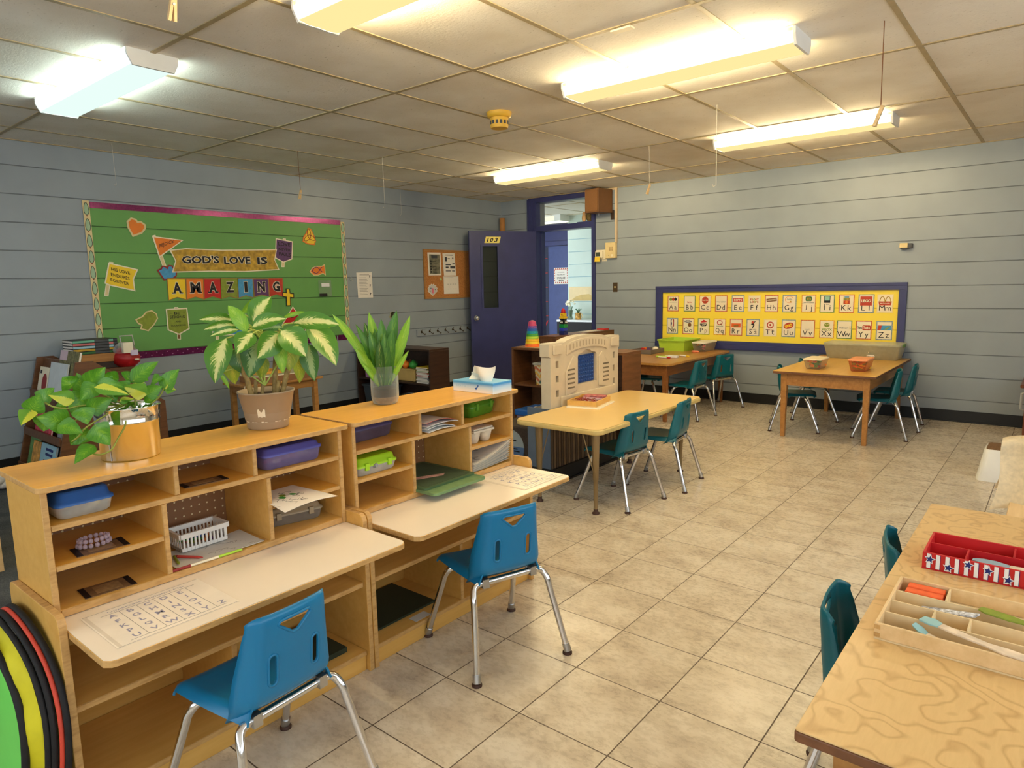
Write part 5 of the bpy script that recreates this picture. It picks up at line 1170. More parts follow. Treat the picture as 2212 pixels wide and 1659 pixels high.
for l in DIEF: leaf(q, (l[0] / K, l[1] / K, l[2] / K), (l[3] / K, l[4] / K, l[5] / K), l[6] / K * 1.30, {0: LD0, 2: LD2, 3: LD3, 4: LD4}[l[7]], 'lance', .25, .16, None, rd.random())
q.build('foliage', t)
JARL = [(3969,-5498,987,3834,-5583,1201,32,4),(3974,-5509,1001,3947,-5571,1078,34,2),(3973,-5493,987,3966,-5517,1140,36,0),(3996,-5505,985,4005,-5502,1101,33,5),(3952,-5457,990,3921,-5478,1206,39,2),(3974,-5461,992,4012,-5416,1210,47,0),(3996,-5466,989,3988,-5475,1181,42,0),(3988,-5444,991,4066,-5398,1190,38,2),(4015,-5459,994,4030,-5457,1142,38,0),(4018,-5455,994,4074,-5419,1059,19,2),(3964,-5473,1051,3927,-5549,1164,30,0),(3939,-5472,1092,3916,-5499,1167,47,5),(3977,-5520,998,3960,-5556,1020,19,2),(4006,-5486,988,4010,-5481,1129,38,0),(3957,-5466,1000,3948,-5476,1143,34,0)]
JX, JY = 3.975, -5.462
t = thing('jar_plant', 'green strap-leaved plant rooted in a glass jar on the second desk', 'potted plant', (JX, JY, .852))
jg = clear('jar_glass', (226, 232, 220), .10, .05)
q = MB(); q.lathe([(.040, 0), (.047, .004), (.052, .02), (.0535, .035), (.0535, .105), (.051, .116), (.0455, .122), (.0455, .126), (.048, .128), (.046, .132), (.048, .136), (.046, .140), (.0475, .144), (.0465, .147)], (JX, JY, .852), jg, 36, True, False); q.build('jar', t)
q = MB(); q.lathe([(.042, .003), (.050, .022), (.0515, .03)], (JX, JY, .852), P('wet_grit', (128, 104, 76), .6, 0, .3, 80), 24); q.lathe([(.0515, .0301), (.0515, .060)], (JX, JY, .852), P('wet_soil', (48, 34, 24), .6, 0, .4, 90), 24); q.build('soil', t)
q = MB()
for l in JARL: leaf(q, (JX + (l[0] / K - JX) * .5, JY + (l[1] / K - JY) * .5, .925), (l[3] / K, l[4] / K, l[5] / K), l[6] / K * 1.05, {0: LJ0, 2: LD2, 4: LD2, 5: LJ5}[l[7]], 'strap', .35, .10 if l[7] != 4 else .22, None, rd.random() * .3)
q.build('foliage', t)
# ------------------------------------------------------------------ alphabet board on the back wall
AB = thing('alphabet_board', 'yellow alphabet board with wide navy frame on the back wall', 'notice board', (3.59, 0, .92))
q = MB(); courses(q, 'y', 2.40, 4.79, .655, 1.186, .004, YELP, YELJ, -1); q.build('yellow_panel', AB)
for nm, a in (('frame_rail', (2.318, .570, 4.855, .655)), ('frame_rail', (2.318, 1.186, 4.855, 1.255)), ('frame_stile', (2.318, .655, 2.40, 1.186)), ('frame_stile', (4.79, .655, 4.855, 1.186))):
    q = MB(); q.box(a[0], -.026, a[1], a[2], 0, a[3], NAVY); 
    if nm == 'frame_rail' and a[1] < 1: q.box(a[0], -.034, a[1], a[2], -.026, a[1] + .045, NAVY); q.box(a[0] + .1, -.040, a[1] - .006, a[2] - .1, 0, a[1], NAVY)
    elif nm == 'frame_rail': q.box(a[0], -.032, a[3] - .028, a[2], -.026, a[3], NAVY)
    q.build(nm, AB, bevel=.002)
CARD = P('card_face', (240, 226, 198), .35, 0, .02)
BORD = {'r': P('border_red', (206, 110, 72), .5, 0, .35, 120), 'g': P('border_green', (110, 140, 84), .5, 0, .35, 120), 'b': P('border_blue', (130, 150, 160), .5, 0, .35, 120), 'o': P('border_orange', (226, 160, 66), .5, 0, .35, 120), 'p': P('border_pale', (238, 216, 140), .4, 0, .05)}
RUST = P('logo_rust', (190, 62, 34), .5); FOREST = P('logo_green', (50, 110, 56), .5)
def logo(q, ch, cx, zt, y, w):
    """printed picture in the upper half of a card; cx centre, zt top"""
    def T(s, z, h, m, wd=None, x=None, b=.015, dz=0): 
        u = (1, 0, 0) if wd is None else (wd, 0, 0); q.textc(s, (cx if x is None else x, y - .0014 + dz, z), u, (0, 0, h), m, b, wd is not None)
    def R(x0, z0, x1, z1, m, e=0): q.box(cx + x0, y - .0003 - e, zt + z0, cx + x1, y - e, zt + z1, m)
    def Cc(x, z, r, m, e=0, ry=None, n=16): q.prism(circ(cx + x, zt + z, r, n, 0, ry), 'y', y - .0003 - e, y - e, m)
    if ch == 'A':
        for x, m in ((-.03, OLIVE), (0, RUST), (.028, BLACK)): Cc(x, -.035, .017, m); R(x - .002, -.018, x + .002, -.008, MIDB)
        T('APPLE JACKS', zt - .068, .009, INKG, .085)
    elif ch == 'B': T('Barbie', zt - .066, .018, RED, .05);
    elif ch == 'C': Cc(0, -.045, .038, RUST); R(-.005, -.078, .005, -.02, MIDB, .0004); T('Coca-Cola', zt - .045, .014, CREAMW, .066)
    elif ch == 'D': T('WALT DISNEY', zt - .064, .013, INKG, .105)
    elif ch == 'E': R(-.052, -.062, .052, -.026, RED); T('ESPN', zt - .044, .022, CREAMW, .085)
    elif ch == 'F':
        for i, (c_, m) in enumerate(zip('FROOT', (RUST, YELG, GREEN, ORANGE, RUST))): T(c_, zt - .040, .020, m, None, cx - .036 + .018 * i, .04)
        for i, (c_, m) in enumerate(zip('LOOPS', (MIDB, RUST, OLIVE, YELG, RUST))): T(c_, zt - .065, .022, m, None, cx - .036 + .018 * i, .04)
    elif ch == 'H': m0 = q.mark(); R(-.052, -.062, .052, -.028, MIDB); T("HERSHEY'S", zt - .045, .016, CREAMW, .085); q.xf(Matrix.Translation((cx, 0, zt - .045)) @ Matrix.Rotation(-.12, 4, 'Y') @ Matrix.Translation((-cx, 0, -zt + .045)), m0)
    elif ch == 'G': q.tube([(cx + .042 * math.cos(a), y - .0005, zt - .042 + .032 * math.sin(a)) for a in [.6 + .3 * k for k in range(17)]], .002, ORANGE, 5); T('Goldfish', zt - .038, .014, INKG, .052); Cc(.012, -.062, .008, YELG)
    elif ch == 'J': q.prism(rrect(cx - .03, zt - .058, cx + .03, zt - .012, .012), 'y', y - .0003, y, FOREST); q.prism(rrect(cx - .02, zt - .050, cx + .02, zt - .022, .008), 'y', y - .0007, y - .0004, YELG); R(-.012, -.042, .014, -.034, FOREST, .0008); T('JOHN DEERE', zt - .074, .012, INK, .098)
    elif ch == 'I': R(-.030, -.075, .028, -.008, BLACK); R(-.024, -.052, .022, -.012, P('screen_mint', (150, 200, 180), .4), .0004); T('iPod', zt - .088, .011, INK, .03, cx + .006); Cc(-.022, -.088, .006, INK)
    elif ch == 'K': R(-.030, -.088, .030, -.012, CREAM); R(-.028, -.086, .028, -.052, RUST, .0004); R(-.028, -.050, .0, -.030, OLIVE, .0004); R(.0, -.05, .028, -.03, YELG, .0004); Cc(0, -.068, .014, ORANGE, .0008); R(-.02, -.025, .02, -.014, SKYB, .0004)
    elif ch == 'L': R(-.052, -.10, .050, -.014, RUST); T('LEGO', zt - .056, .032, INK, .090, None, .08, .0005); T('LEGO', zt - .056, .028, CREAMW, .084, None, .04)
    elif ch == 'M':
        for s in (-1, 1): q.tube([(cx + s * .024 + .022 * math.cos(a), y - .0008, zt - .072 + .055 * math.sin(a)) for a in [PI * k / 10 for k in range(11)]], .0035, YELG, 6)
        q.prism([(cx - .056, zt - .062), (cx + .056, zt - .062), (cx + .048, zt - .098), (cx - .048, zt - .098)], 'y', y - .0003, y, RUST); T("McDonald's", zt - .080, .012, CREAMW, .08)
    elif ch == 'N': q.prism(rrect(cx - .022, zt - .092, cx + .020, zt - .008, .008), 'y', y - .0003, y, DBLUE); R(.0, -.090, .018, -.010, RUST, .0004); q.prism([(cx - .008, zt - .012), (cx + .006, zt - .012), (cx + .010, zt - .05), (cx + .002, zt - .09), (cx - .010, zt - .09), (cx - .004, zt - .05), (cx - .012, zt - .035)], 'y', y - .0010, y - .0008, CREAMW); T('NBA', zt - .082, .007, CREAMW, .014, cx - .012)
    elif ch == 'O': q.prism(circ(cx - .004, zt - .030, .046, 18, 0, .014), 'y', y - .0003, y, DBLUE); T('OREO', zt - .030, .020, CREAMW, .075, cx - .004); Cc(.016, -.068, .020, MIDB, 0, .022)
    elif ch == 'P': q.prism([(cx - .046, zt - .06), (cx - .03, zt - .032), (cx, zt - .008), (cx + .034, zt - .026), (cx + .036, zt - .034), (cx - .03, zt - .040)], 'y', y - .0003, y, RED); q.prism(circ(cx - .002, zt - .062, .040, 14, 0, .022), 'y', y - .0003, y, INK); T('Pizza', zt - .052, .018, CREAMW, .060); T('Hut', zt - .076, .016, CREAMW, .036)
    elif ch == 'Q': q.tube([(cx + .028 * math.cos(a), y - .0006, zt - .036 + .022 * math.sin(a)) for a in [2 * PI * k / 16 for k in range(16)]], .004, RUST, 5, True); q.tube([(cx + .008, y - .0006, zt - .05), (cx + .026, y - .0006, zt - .066)], .0035, FOREST, 5); T('QUIZNOS', zt - .078, .013, FOREST, .078)
    elif ch == 'R': R(-.050, -.085, .050, -.042, P('bar_orange', (226, 100, 34), .5)); R(-.025, -.078, .025, -.056, MIDB, .0004); T("REESE'S", zt - .066, .014, YELG, .044)
    elif ch == 'S': q.prism([(cx - .022, zt - .05), (cx - .005, zt - .026), (cx + .034, zt - .012), (cx + .012, zt - .034), (cx + .016, zt - .062), (cx - .004, zt - .092), (cx - .012, zt - .09), (cx + .002, zt - .06)], 'y', y - .0003, y, INK); Cc(-.004, -.028, .013, RUST, .0004); T('SKECHERS', zt - .102, .008, INKG, .075)
    elif ch == 'T': Cc(0, -.052, .036, RUST); Cc(0, -.052, .025, CARD, .0004); Cc(0, -.052, .011, RUST, .0008); T('TARGET', zt - .104, .013, RUST, .070)
    elif ch == 'U': m0 = q.mark(); Cc(0, -.056, .052, RUST, 0, .032); T('UNO', zt - .056, .030, YEL, .074, None, .05); q.xf(Matrix.Translation((cx, 0, zt - .056)) @ Matrix.Rotation(-.3, 4, 'Y') @ Matrix.Translation((-cx, 0, -zt + .056)), m0)
    elif ch == 'V': T('the very', zt - .078, .008, INKG, .04); T('hungry', zt - .090, .008, INKG, .04)
    elif ch == 'X': Cc(0, -.040, .026, OLIVE, 0, .022); q.tube([(cx - .018, y - .0008, zt - .028), (cx, y - .0008, zt - .042), (cx + .018, y - .0008, zt - .028)], .003, CREAM, 5); T('XBOX', zt - .086, .024, OLIVE, .098)
    elif ch == 'W': T('Walmart', zt - .066, .018, INKG, .088, cx - .008)
    elif ch == 'Y': T('You', zt - .060, .030, INK, .040, cx - .036, .03); q.prism(rrect(cx - .012, zt - .084, cx + .060, zt - .038, .010), 'y', y - .0003, y, RUST); T('Tube', zt - .060, .028, CREAMW, .058, cx + .024, .03)
    elif ch == 'Z': R(-.058, -.080, .058, -.036, SKYB); q.prism([(cx - .058, zt - .08), (cx - .03, zt - .08), (cx - .02, zt - .036), (cx - .05, zt - .036)], 'y', y - .0007, y - .0004, RUST); q.prism([(cx + .0, zt - .075), (cx + .03, zt - .05), (cx + .055, zt - .042), (cx + .02, zt - .075)], 'y', y - .0007, y - .0004, OLIVE)
    if ch == 'W':
        for k in range(6): a = PI * k / 3; q.tube([(cx + .052 + .006 * math.cos(a), y - .0006, zt - .064 + .008 * math.sin(a)), (cx + .052 + .011 * math.cos(a), y - .0006, zt - .064 + .015 * math.sin(a))], .0015, YELG, 5)
top = [('A', 2.5295, 'r'), ('B', 2.727, 'g'), ('C', 2.910, 'o'), ('D', 3.0925, 'r'), ('E', 3.277, 'b'), ('F', 3.452, 'p'), ('H', 3.630, 'r'), ('G', 3.809, 'b'), ('J', 3.9955, 'o'), ('I', 4.1695, 'g'), ('K', 4.3455, 'r'), ('L', 4.5175, 'b'), ('M', 4.678, 'p')]
bot = [('N', 2.523, 'b'), ('O', 2.717, 'r'), ('P', 2.8975, 'g'), ('Q', 3.082, 'o'), ('R', 3.263, 'r'), ('S', 3.445, 'b'), ('T', 3.6255, 'p'), ('U', 3.810, 'b'), ('V', 3.996, 'r'), ('X', 4.176, 'o'), ('W', 4.3365, 'g'), ('Y', 4.508, 'r'), ('Z', 4.683, 'b')]
PIC = dict(A='fruit picture', B='red script word', C='round red drinks emblem', D='grey lettering', E='red sports emblem', F='multicoloured lettering', H='brown bar wrapper', G='orange ring', J='green tractor emblem', I='small black music player', K='colourful drink packet', L='red square emblem', M='yellow arches', N='blue and red emblem', O='dark biscuit', P='red roof emblem', Q='red letter ring', R='orange wrapper', S='dark swoosh figure', T='red bullseye', U='tilted red oval', V='two tiny lines of grey text', X='green ball emblem', W='plain grey word', Y='red rounded box', Z='wide blue strip')
BN = dict(r='red', g='green', b='grey blue', o='orange', p='pale')
for row, z0, z1 in ((top, .971, 1.147), (bot, .717, .896)):
    for ch, cx, bd in row:
        w_ = .138; q = MB(); y = -.0055
        q.box(cx - w_ / 2, y, z0, cx + w_ / 2, y + .001, z1, BORD[bd]); q.box(cx - w_ / 2 + .009, y - .0006, z0 + .009, cx + w_ / 2 - .009, y - .0001, z1 - .009, CARD)
        yt = y - .0012; cap, low = ch, ch.lower()
        asp = text_shape(cap)[2]; hcap = .052; hl = {'b': .052, 'd': .052, 'f': .052, 'h': .052, 'k': .052, 'l': .052, 't': .048, 'i': .050, 'j': .064, 'g': .050, 'p': .050, 'q': .050, 'y': .050}.get(low, .034); drop = .016 if low in 'gjpqy' else 0
        q.textc(cap, (cx - .024, yt, z0 + .022 + hcap / 2), (1, 0, 0), (0, 0, hcap), INK, .0); q.textc(low, (cx + .028, yt, z0 + .022 - drop + hl / 2), (1, 0, 0), (0, 0, hl), INK, .0)
        logo(q, ch, cx, z1 - .006, yt, w_)
        tag(q.build('alphabet_card'), 'alphabet card %s%s with %s and %s border' % (cap, low, PIC[ch], BN[bd]), 'card', 'alphabet cards on the yellow board')

# ------------------------------------------------------------------ devices on the back wall
t = thing('wall_speaker', 'brown wooden wall speaker high beside the doorway', 'speaker', (1.56, 0, 2.25))
sb = P('speaker_brown', (116, 78, 44), .5, 0, .08)
q = MB(); q.prism([(1.50, -.02), (1.74, -.02), (1.70, -.27), (1.49, -.23)], 'z', 2.13, 2.40, sb); q.build('cabinet', t, bevel=.004)
q = MB(); q.prism([(1.498, -.236), (1.692, -.272), (1.691, -.276), (1.497, -.240)], 'z', 2.145, 2.385, P('grille_cloth', (128, 88, 52), .9, 0, .1, 160)); q.build('grille', t)
q = MB(); q.box(1.715, -.02, 2.05, 1.755, -.001, 2.16, DARKW); q.cyl((1.60, -.1, 2.10), (1.60, -.1, 2.129), .006, STEEL, 8); q.build('bracket', t)
q = MB(); q.box(1.776, -.022, 1.78, 1.800, -.001, H - .006, P('conduit_beige', (214, 190, 156), .5)); q.box(1.50, -.02, H - .024, 1.776, -.001, H - .007, MATS['conduit_beige']); tag(q.build('cable_conduit'), 'beige cable conduit running from ceiling to wall panel', 'conduit')
t = thing('intercom_panel', 'beige intercom panel below the cable conduit', 'control panel', (1.72, 0, 1.69)); q = MB(); q.box(1.655, -.045, 1.60, 1.795, -.001, 1.785, CREAM); q.build('housing', t, bevel=.004)
q = MB()
for i in range(3):
    for j in range(5): q.box(1.708 + .018 * i, -.0458, 1.685 + .010 * j, 1.720 + .018 * i, -.0452, 1.691 + .010 * j, MIDB)
q.build('speaker_slots', t); q = MB(); q.box(1.737, -.048, 1.618, 1.765, -.0452, 1.645, CREAMW); q.box(1.70, -.047, 1.63, 1.706, -.0452, 1.636, INK); q.build('button', t)
t = thing('thermostat', 'small white thermostat with dark display beside the door frame', 'thermostat', (1.57, 0, 1.645)); q = MB(); q.prism(rrect(1.502, 1.592, 1.640, 1.705, .012), 'y', -.012, -.001, CREAMW); q.build('back_plate', t); q = MB(); q.prism(rrect(1.510, 1.607, 1.612, 1.692, .010), 'y', -.040, -.0121, CREAMW); q.build('housing', t, bevel=.003); q = MB(); q.box(1.522, -.0412, 1.628, 1.578, -.0402, 1.676, P('display', (70, 78, 58), .3)); q.build('display', t)
tag(MB().sheet(lambda u, v: (1.508 + .075 * u, -.043 - .010 * (1 - v), 1.565 + .058 * v), 4, 4, P('sticky_note', (244, 206, 60), .6), .001).build('sticky_note'), 'yellow sticky note stuck under the thermostat display', 'note')
tag(MB().box(1.585, -.002, 1.567, 1.655, -.001, 1.588, CREAMW).text('NO. 10', (1.592, -.0024, 1.572), (.055, 0, 0), (0, 0, .011), INKG).build('paper_label'), 'tiny white printed label below the intercom panel', 'label')
t = thing('light_switch', 'brown metal light switch plate on the back wall', 'light switch', (1.77, 0, 1.254)); q = MB(); q.box(1.738, -.006, 1.198, 1.802, -.001, 1.310, P('bronze', (104, 84, 62), .4, .6)); q.build('plate', t, bevel=.002); q = MB(); q.box(1.764, -.016, 1.246, 1.777, -.006, 1.266, CREAM); q.build('toggle', t)
t = thing('pencil_sharpener', 'small beige wall box with curved dark underside above the alphabet board', 'wall device', (4.82, 0, 1.58)); q = MB(); q.box(4.775, -.05, 1.565, 4.84, -.001, 1.608, CREAM); q.build('housing', t, bevel=.003); q = MB(); q.box(4.84, -.05, 1.562, 4.875, -.001, 1.603, DGREY); q.prism([(4.775, 1.562), (4.85, 1.562), (4.83, 1.552), (4.80, 1.55)], 'y', -.05, -.001, DGREY); q.build('cover', t, bevel=.002)

# ------------------------------------------------------------------ hall beyond the door
t = thing('hall_door', 'navy storage door with hazard sign, seen through the open doorway', 'door', (-1.0, 2.93, 0))
q = MB(); q.box(-2.0, 2.91, 2.0, -.46, 2.949, 2.07, NAVY); q.box(-1.62, 2.915, 0, -1.52, 2.949, 2.0, NAVY); q.build('frame', t)
q = MB(); q.box(-1.34, 2.90, 0, -.47, 2.93, 1.98, P('hall_navy', (66, 78, 130), .4, 0, .06)); q.build('leaf', t)
q = MB(); q.box(-1.52, 2.93, 0, -1.34, 2.945, 1.98, P('dark_navy', (40, 44, 70), .5));  # strip beside the leaf in a darker navy
for i in range(5): q.box(-1.50, 2.926, 1.77 - .26 * i, -1.38, 2.929, 1.785 - .26 * i, DRED)
q.prism([(-1.5, .55), (-1.38, .66), (-1.40, .60), (-1.45, .52)], 'y', 2.925, 2.929, RED); q.build('side_strip', t)
q = MB(); q.box(-1.215, 2.893, 1.31, -.905, 2.898, 1.60, PAPER)
for i in range(7):
    for z in (1.325, 1.565): q.prism([(-1.20 + .043 * i, z), (-1.182 + .043 * i, z), (-1.168 + .043 * i, z + .025), (-1.186 + .043 * i, z + .025)], 'y', 2.8915, 2.8925, RUST)
for i in range(5):
    for x in (-1.208, -.93): q.prism([(x, 1.36 + .043 * i), (x + .018, 1.375 + .043 * i), (x + .018, 1.393 + .043 * i), (x, 1.378 + .043 * i)], 'y', 2.8915, 2.8925, RUST)
for s, z, h, wd in (('AUTHORIZED', 1.52, .014, .15), ('PERSONNEL ONLY', 1.475, .014, .17), ('STORAGE', 1.42, .036, .18), ('AREA', 1.375, .034, .11)): q.textc(s, (-1.06, 2.892, z), (wd, 0, 0), (0, 0, h), INK, .02, True)
q.build('sign', t)
t = thing('hall_table', 'dark console table against the pale blue hall wall', 'table', (-.05, 2.05, 0)); q = MB(); q.box(-.43, 1.86, .705, .62, 2.24, .735, P('table_white', (226, 232, 232), .3)); q.build('top', t); q = MB(); q.box(-.43, 1.87, 0, .62, 2.2, .704, P('skirt_black', (26, 24, 26), .7)); q.build('skirt', t)
t = thing('flower_vase', 'white flowers in a glass vase on the hall table', 'vase', (-.27, 2.02, .735)); q = MB(); q.lathe([(.035, 0), (.04, .01), (.032, .06), (.045, .15)], (0, 0, 0), clear('vase_glass', (120, 140, 110), .4, .1), 16); q.build('vase', t, local=True); q = MB(); rd = random.Random(6)
for i in range(22): a, e = rd.random() * 6.28, rd.random(); m0 = q.mark(); q.lathe([(.004, -.012), (.02, -.005), (.024, .006), (.012, .014), (.003, .016)], (0, 0, 0), P('petal', (250, 244, 214), .6), 8, True, True); q.xf(Matrix.Translation((.085 * math.cos(a) * math.sqrt(e), .06 * math.sin(a) * math.sqrt(e), .22 + .07 * (1 - e) + .02 * rd.random())), m0)
q.build('blooms', t, local=True); q = MB()
for i in range(8): q.tube([(0, 0, .03), (.04 * math.cos(i), .03 * math.sin(i), .21)], .003, FOREST, 5)
q.build('stems', t, local=True)
t = thing('mug', 'patterned mug with a small plant on the hall table', 'mug', (-.12, 2.03, .735)); q = MB(); q.lathe([(.045, 0), (.05, .01), (.05, .11), (.045, .11), (.045, .02)], (0, 0, 0), P('mug_print', (200, 150, 70), .4, 0, .8, 34), 18, True, False); q.tube([(.05, 0, .09), (.08, 0, .085), (.08, 0, .04), (.05, 0, .03)], .007, CREAM, 8); q.build('cup', t, local=True); q = MB()
for i in range(12): a = i * .9; q.tube([(0, 0, .08), (.02 * math.cos(a), .02 * math.sin(a), .14), (.05 * math.cos(a), .05 * math.sin(a), .17)], .005, FOREST, 5)
q.build('leaves', t, local=True)
q = MB(); q.box(-.44, 2.240, 1.03, .25, 2.247, 1.258, P('poster_tan', (226, 206, 160), .7, 0, .08, 6)); q.prism([(-.40, 1.04), (-.30, 1.10), (-.20, 1.13), (-.05, 1.14), (.05, 1.09), (.12, 1.04)], 'y', 2.236, 2.239, P('poster_ochre', (206, 180, 116), .7, 0, .1, 10)); tag(q.build('wall_poster'), 'long tan poster strip on the pale blue hall wall', 'poster')
q = MB(); q.box(.04, 2.240, 1.40, .22, 2.247, 1.58, PAPER); q.prism(circ(.12, 1.50, .05, 16), 'y', 2.236, 2.239, RUST); q.box(.05, 2.240, 1.08, .22, 2.2465, 1.38, PAPERG); tag(q.build('hall_notice'), 'white hall notice with a round red symbol at the door edge', 'poster')
tag(MB().box(.05, 2.225, 1.96, .10, 2.247, 2.10, RED).build('fire_alarm'), 'small red alarm box at the top right of the doorway view', 'alarm')
# ornament on the transom ledge
t = thing('transom_ornament', 'tan and brown woven ornament on the ledge inside the glass above the door', 'ornament', (1.36, .02, 2.05)); q = MB(); q.box(1.24, -.028, 2.05, 1.45, .05, 2.058, NAVY); q.build('ledge', t); q = MB(); q.lathe([(.02, 0), (.045, .03), (.05, .07), (.03, .11), (.036, .14), (.034, .17), (.012, .19)], (1.40, .01, 2.058), P('woven', (110, 92, 50), .8, 0, .5, 60), 16); q.build('brown_figure', t); q = MB(); q.lathe([(.015, 0), (.03, .03), (.026, .07), (.02, .08), (.022, .105), (.008, .12)], (1.325, .005, 2.058), P('pale_wood', (206, 164, 116), .6), 14); q.build('tan_figure', t)
# ------------------------------------------------------------------ brown toy cabinets
def cabinet(name, label, x0, y0, x1, y1, h, m, shelf_z=(), open_='-y', back=True, th=.02, cat='cabinet', group=None, worn=None):
    t = thing(name, label, cat, ((x0 + x1) / 2, (y0 + y1) / 2, 0), group)
    q = MB(); q.box(x0, y0, h - th, x1, y1, h, m, worn); q.build('top', t, bevel=.002)
    q = MB(); q.box(x0, y0, 0, x0 + th, y1, h - th - .0002, m); q.build('side_panel', t, bevel=.002)
    q = MB(); q.box(x1 - th, y0, 0, x1, y1, h - th - .0002, m); q.build('side_panel', t, bevel=.002)
    bk = {'-y': (x0 + th, y1 - .01, x1 - th, y1), '+y': (x0 + th, y0, x1 - th, y0 + .01)}.get(open_)
    if bk: q = MB(); q.box(bk[0], bk[1], .0, bk[2], bk[3], h - th - .0002, m); q.build('back_panel', t)
    for z in shelf_z: q = MB(); q.box(x0 + th, y0 + .005, z, x1 - th, y1 - .0105, z + .018, m); q.build('shelf', t, bevel=.002)
    return t
cabinet('toy_cabinet', 'open brown shelf cabinet with toy bins behind the cream table', 2.44, -2.815, 3.51, -2.56, .79, BROWN, (.06, .470), worn=wood('worn_top', (104, 68, 38), (150, 104, 60), .45))
t = thing('shelf_cabinet', 'brown cabinet farther back, with its long plain side toward the oak table', 'cabinet', (2.0, -1.15, 0))
for nm, a in (('top', (1.895, -1.72, .77, 2.11, -.60, .79)), ('side_panel', (1.895, -1.72, 0, 2.11, -1.70, .7698)), ('side_panel', (1.895, -.62, 0, 2.11, -.60, .7698)), ('back_panel', (2.095, -1.6998, 0, 2.11, -.6202, .7698)), ('shelf', (1.9, -1.6998, .40, 2.0948, -.6202, .42)), ('shelf', (1.9, -1.6998, .05, 2.0948, -.6202, .07))): q = MB(); q.box(*a, BROWN); q.build(nm, t, bevel=.002)
tag(MB().box(1.96, -1.15, .7902, 2.06, -.75, .794, PAPERG).build('paper_sheet'), 'pale paper strip on top of the far brown cabinet', 'paper')
t = thing('book', 'flat red book at the far end of the brown cabinet top', 'book', (2.02, -.69, .79)); q = MB(); q.box(-.05, -.05, .0003, .05, .05, .016, RED); q.build('cover', t, local=True, bevel=.002)
# stacking cups and brick tower
t = thing('stacking_cups', 'rainbow tower of stacked toy cups on the brown shelf cabinet', 'stacking toy', (2.575, -2.70, .79)); z = 0
for i, (m, r0) in enumerate(((P('cup_orange', (244, 110, 36), .3), .062), (YEL, .058), (P('cup_amber', (248, 190, 40), .3), .055), (LIME, .052), (GREEN, .049), (P('cup_teal', (20, 150, 160), .3), .045), (BLUE, .041), (P('cup_violet', (110, 80, 160), .3), .037), (P('cup_rose', (200, 70, 110), .3), .034))):
    h = .027 if i else .030; q = MB(); q.lathe([(r0, z), (r0 + .003, z + .003), (r0 + .003, z + .007), (r0, z + .009), (r0 * .965, z + h * .93)], (0, 0, 0), m, 26, True, True)
    for k in range(10 if 4 < i < 8 else 0): a = 2 * PI * k / 10; q.lathe([(.0035, -.004), (.005, 0), (.0035, .004)], (r0 * .985 * math.cos(a), r0 * .985 * math.sin(a), z + h * .55), m, 7)
    q.build('cup', t, local=True); z += h * .78
q = MB(); q.lathe([(.033, z), (.031, z + .012), (.022, z + .022), (.008, z + .027)], (0, 0, 0), MATS['cup_rose'], 22); q.build('dome', t, local=True)
tag(MB().prism(rrect(2.54, -2.775, 2.70, -2.68, .03), 'z', .7902, .7925, CREAM).build('paper_scrap'), 'cream paper scrap under the rainbow stacking cups', 'paper')
t = thing('brick_tower', 'tall tower of red, yellow, black, green and blue toy bricks', 'toy', (2.03, -1.47, .79)); z = 0
for i, (m, w_, h) in enumerate(((DBLUE, .032, .036), (P('brick_blue', (50, 70, 190), .35), .03, .03), (P('brick_green', (20, 150, 70), .35), .030, .036), (BLACK, .028, .034), (BLACK, .026, .014), (YEL, .030, .02), (YEL, .024, .030), (RED, .026, .036))):
    q = MB()
    if i == 7: q.lathe([(.024, z), (.024, z + .012), (.020, z + .03), (.010, z + .045)], (0, 0, 0), m, 16)
    else: q.box(-w_, -w_, z, w_, w_, z + h, m); [q.cyl((sx * .012, sy * .012, z + h), (sx * .012, sy * .012, z + h + .003), .007, m, 8) for sx in (-1, 1) for sy in (-1, 1)]
    if i == 3: q.box(w_, -.012, z + .01, w_ + .014, .012, z + .024, WHITE); q.box(-.012, -w_ - .014, z + .01, .012, -w_, z + .024, WHITE)
    if i == 6: q.prism(circ(0, z + .016, .008, 10), 'y', -w_ - .002, -w_, RED)
    q.build('brick', t, local=True, bevel=.001); z += h + .003
def chev_mat():
    n = N('chevron_print'); n.set(.45); co = n.coords(); sp = n.n('ShaderNodeSeparateXYZ'); n.l(co[0], co[1], sp, 0)
    zz = n.math('MULTIPLY', n.math('ABSOLUTE', n.math('SUBTRACT', n.math('FRACT', n.math('DIVIDE', (sp, 0), .07)), .5)), .07); b = n.math('FRACT', n.math('DIVIDE', n.math('ADD', (sp, 2), zz), .045))
    nz = n.noise(co, 11, 1); c1 = n.ramp((nz, 0), [(.35, rgb((70, 110, 104))), (.48, rgb((210, 110, 76))), (.56, rgb((226, 190, 80))), (.66, rgb((96, 120, 110)))]); f = n.math('GREATER_THAN', b, .6); n.base(n.mix(f, (c1[0], 0), rgb((206, 196, 160)))); return n.m
CHV = chev_mat()
t = thing('printed_bin', 'clear bin with chevron print and grey lid in the brown cabinet', 'storage bin', (2.86, -2.72, .4885)); q = MB(); q.box(-.19, -.085, .0003, .19, .085, .165, CHV, taper=.012); q.build('body', t, local=True); q = MB(); q.box(-.205, -.092, .165, .205, .092, .182, MILK); q.build('lid', t, local=True, bevel=.004)
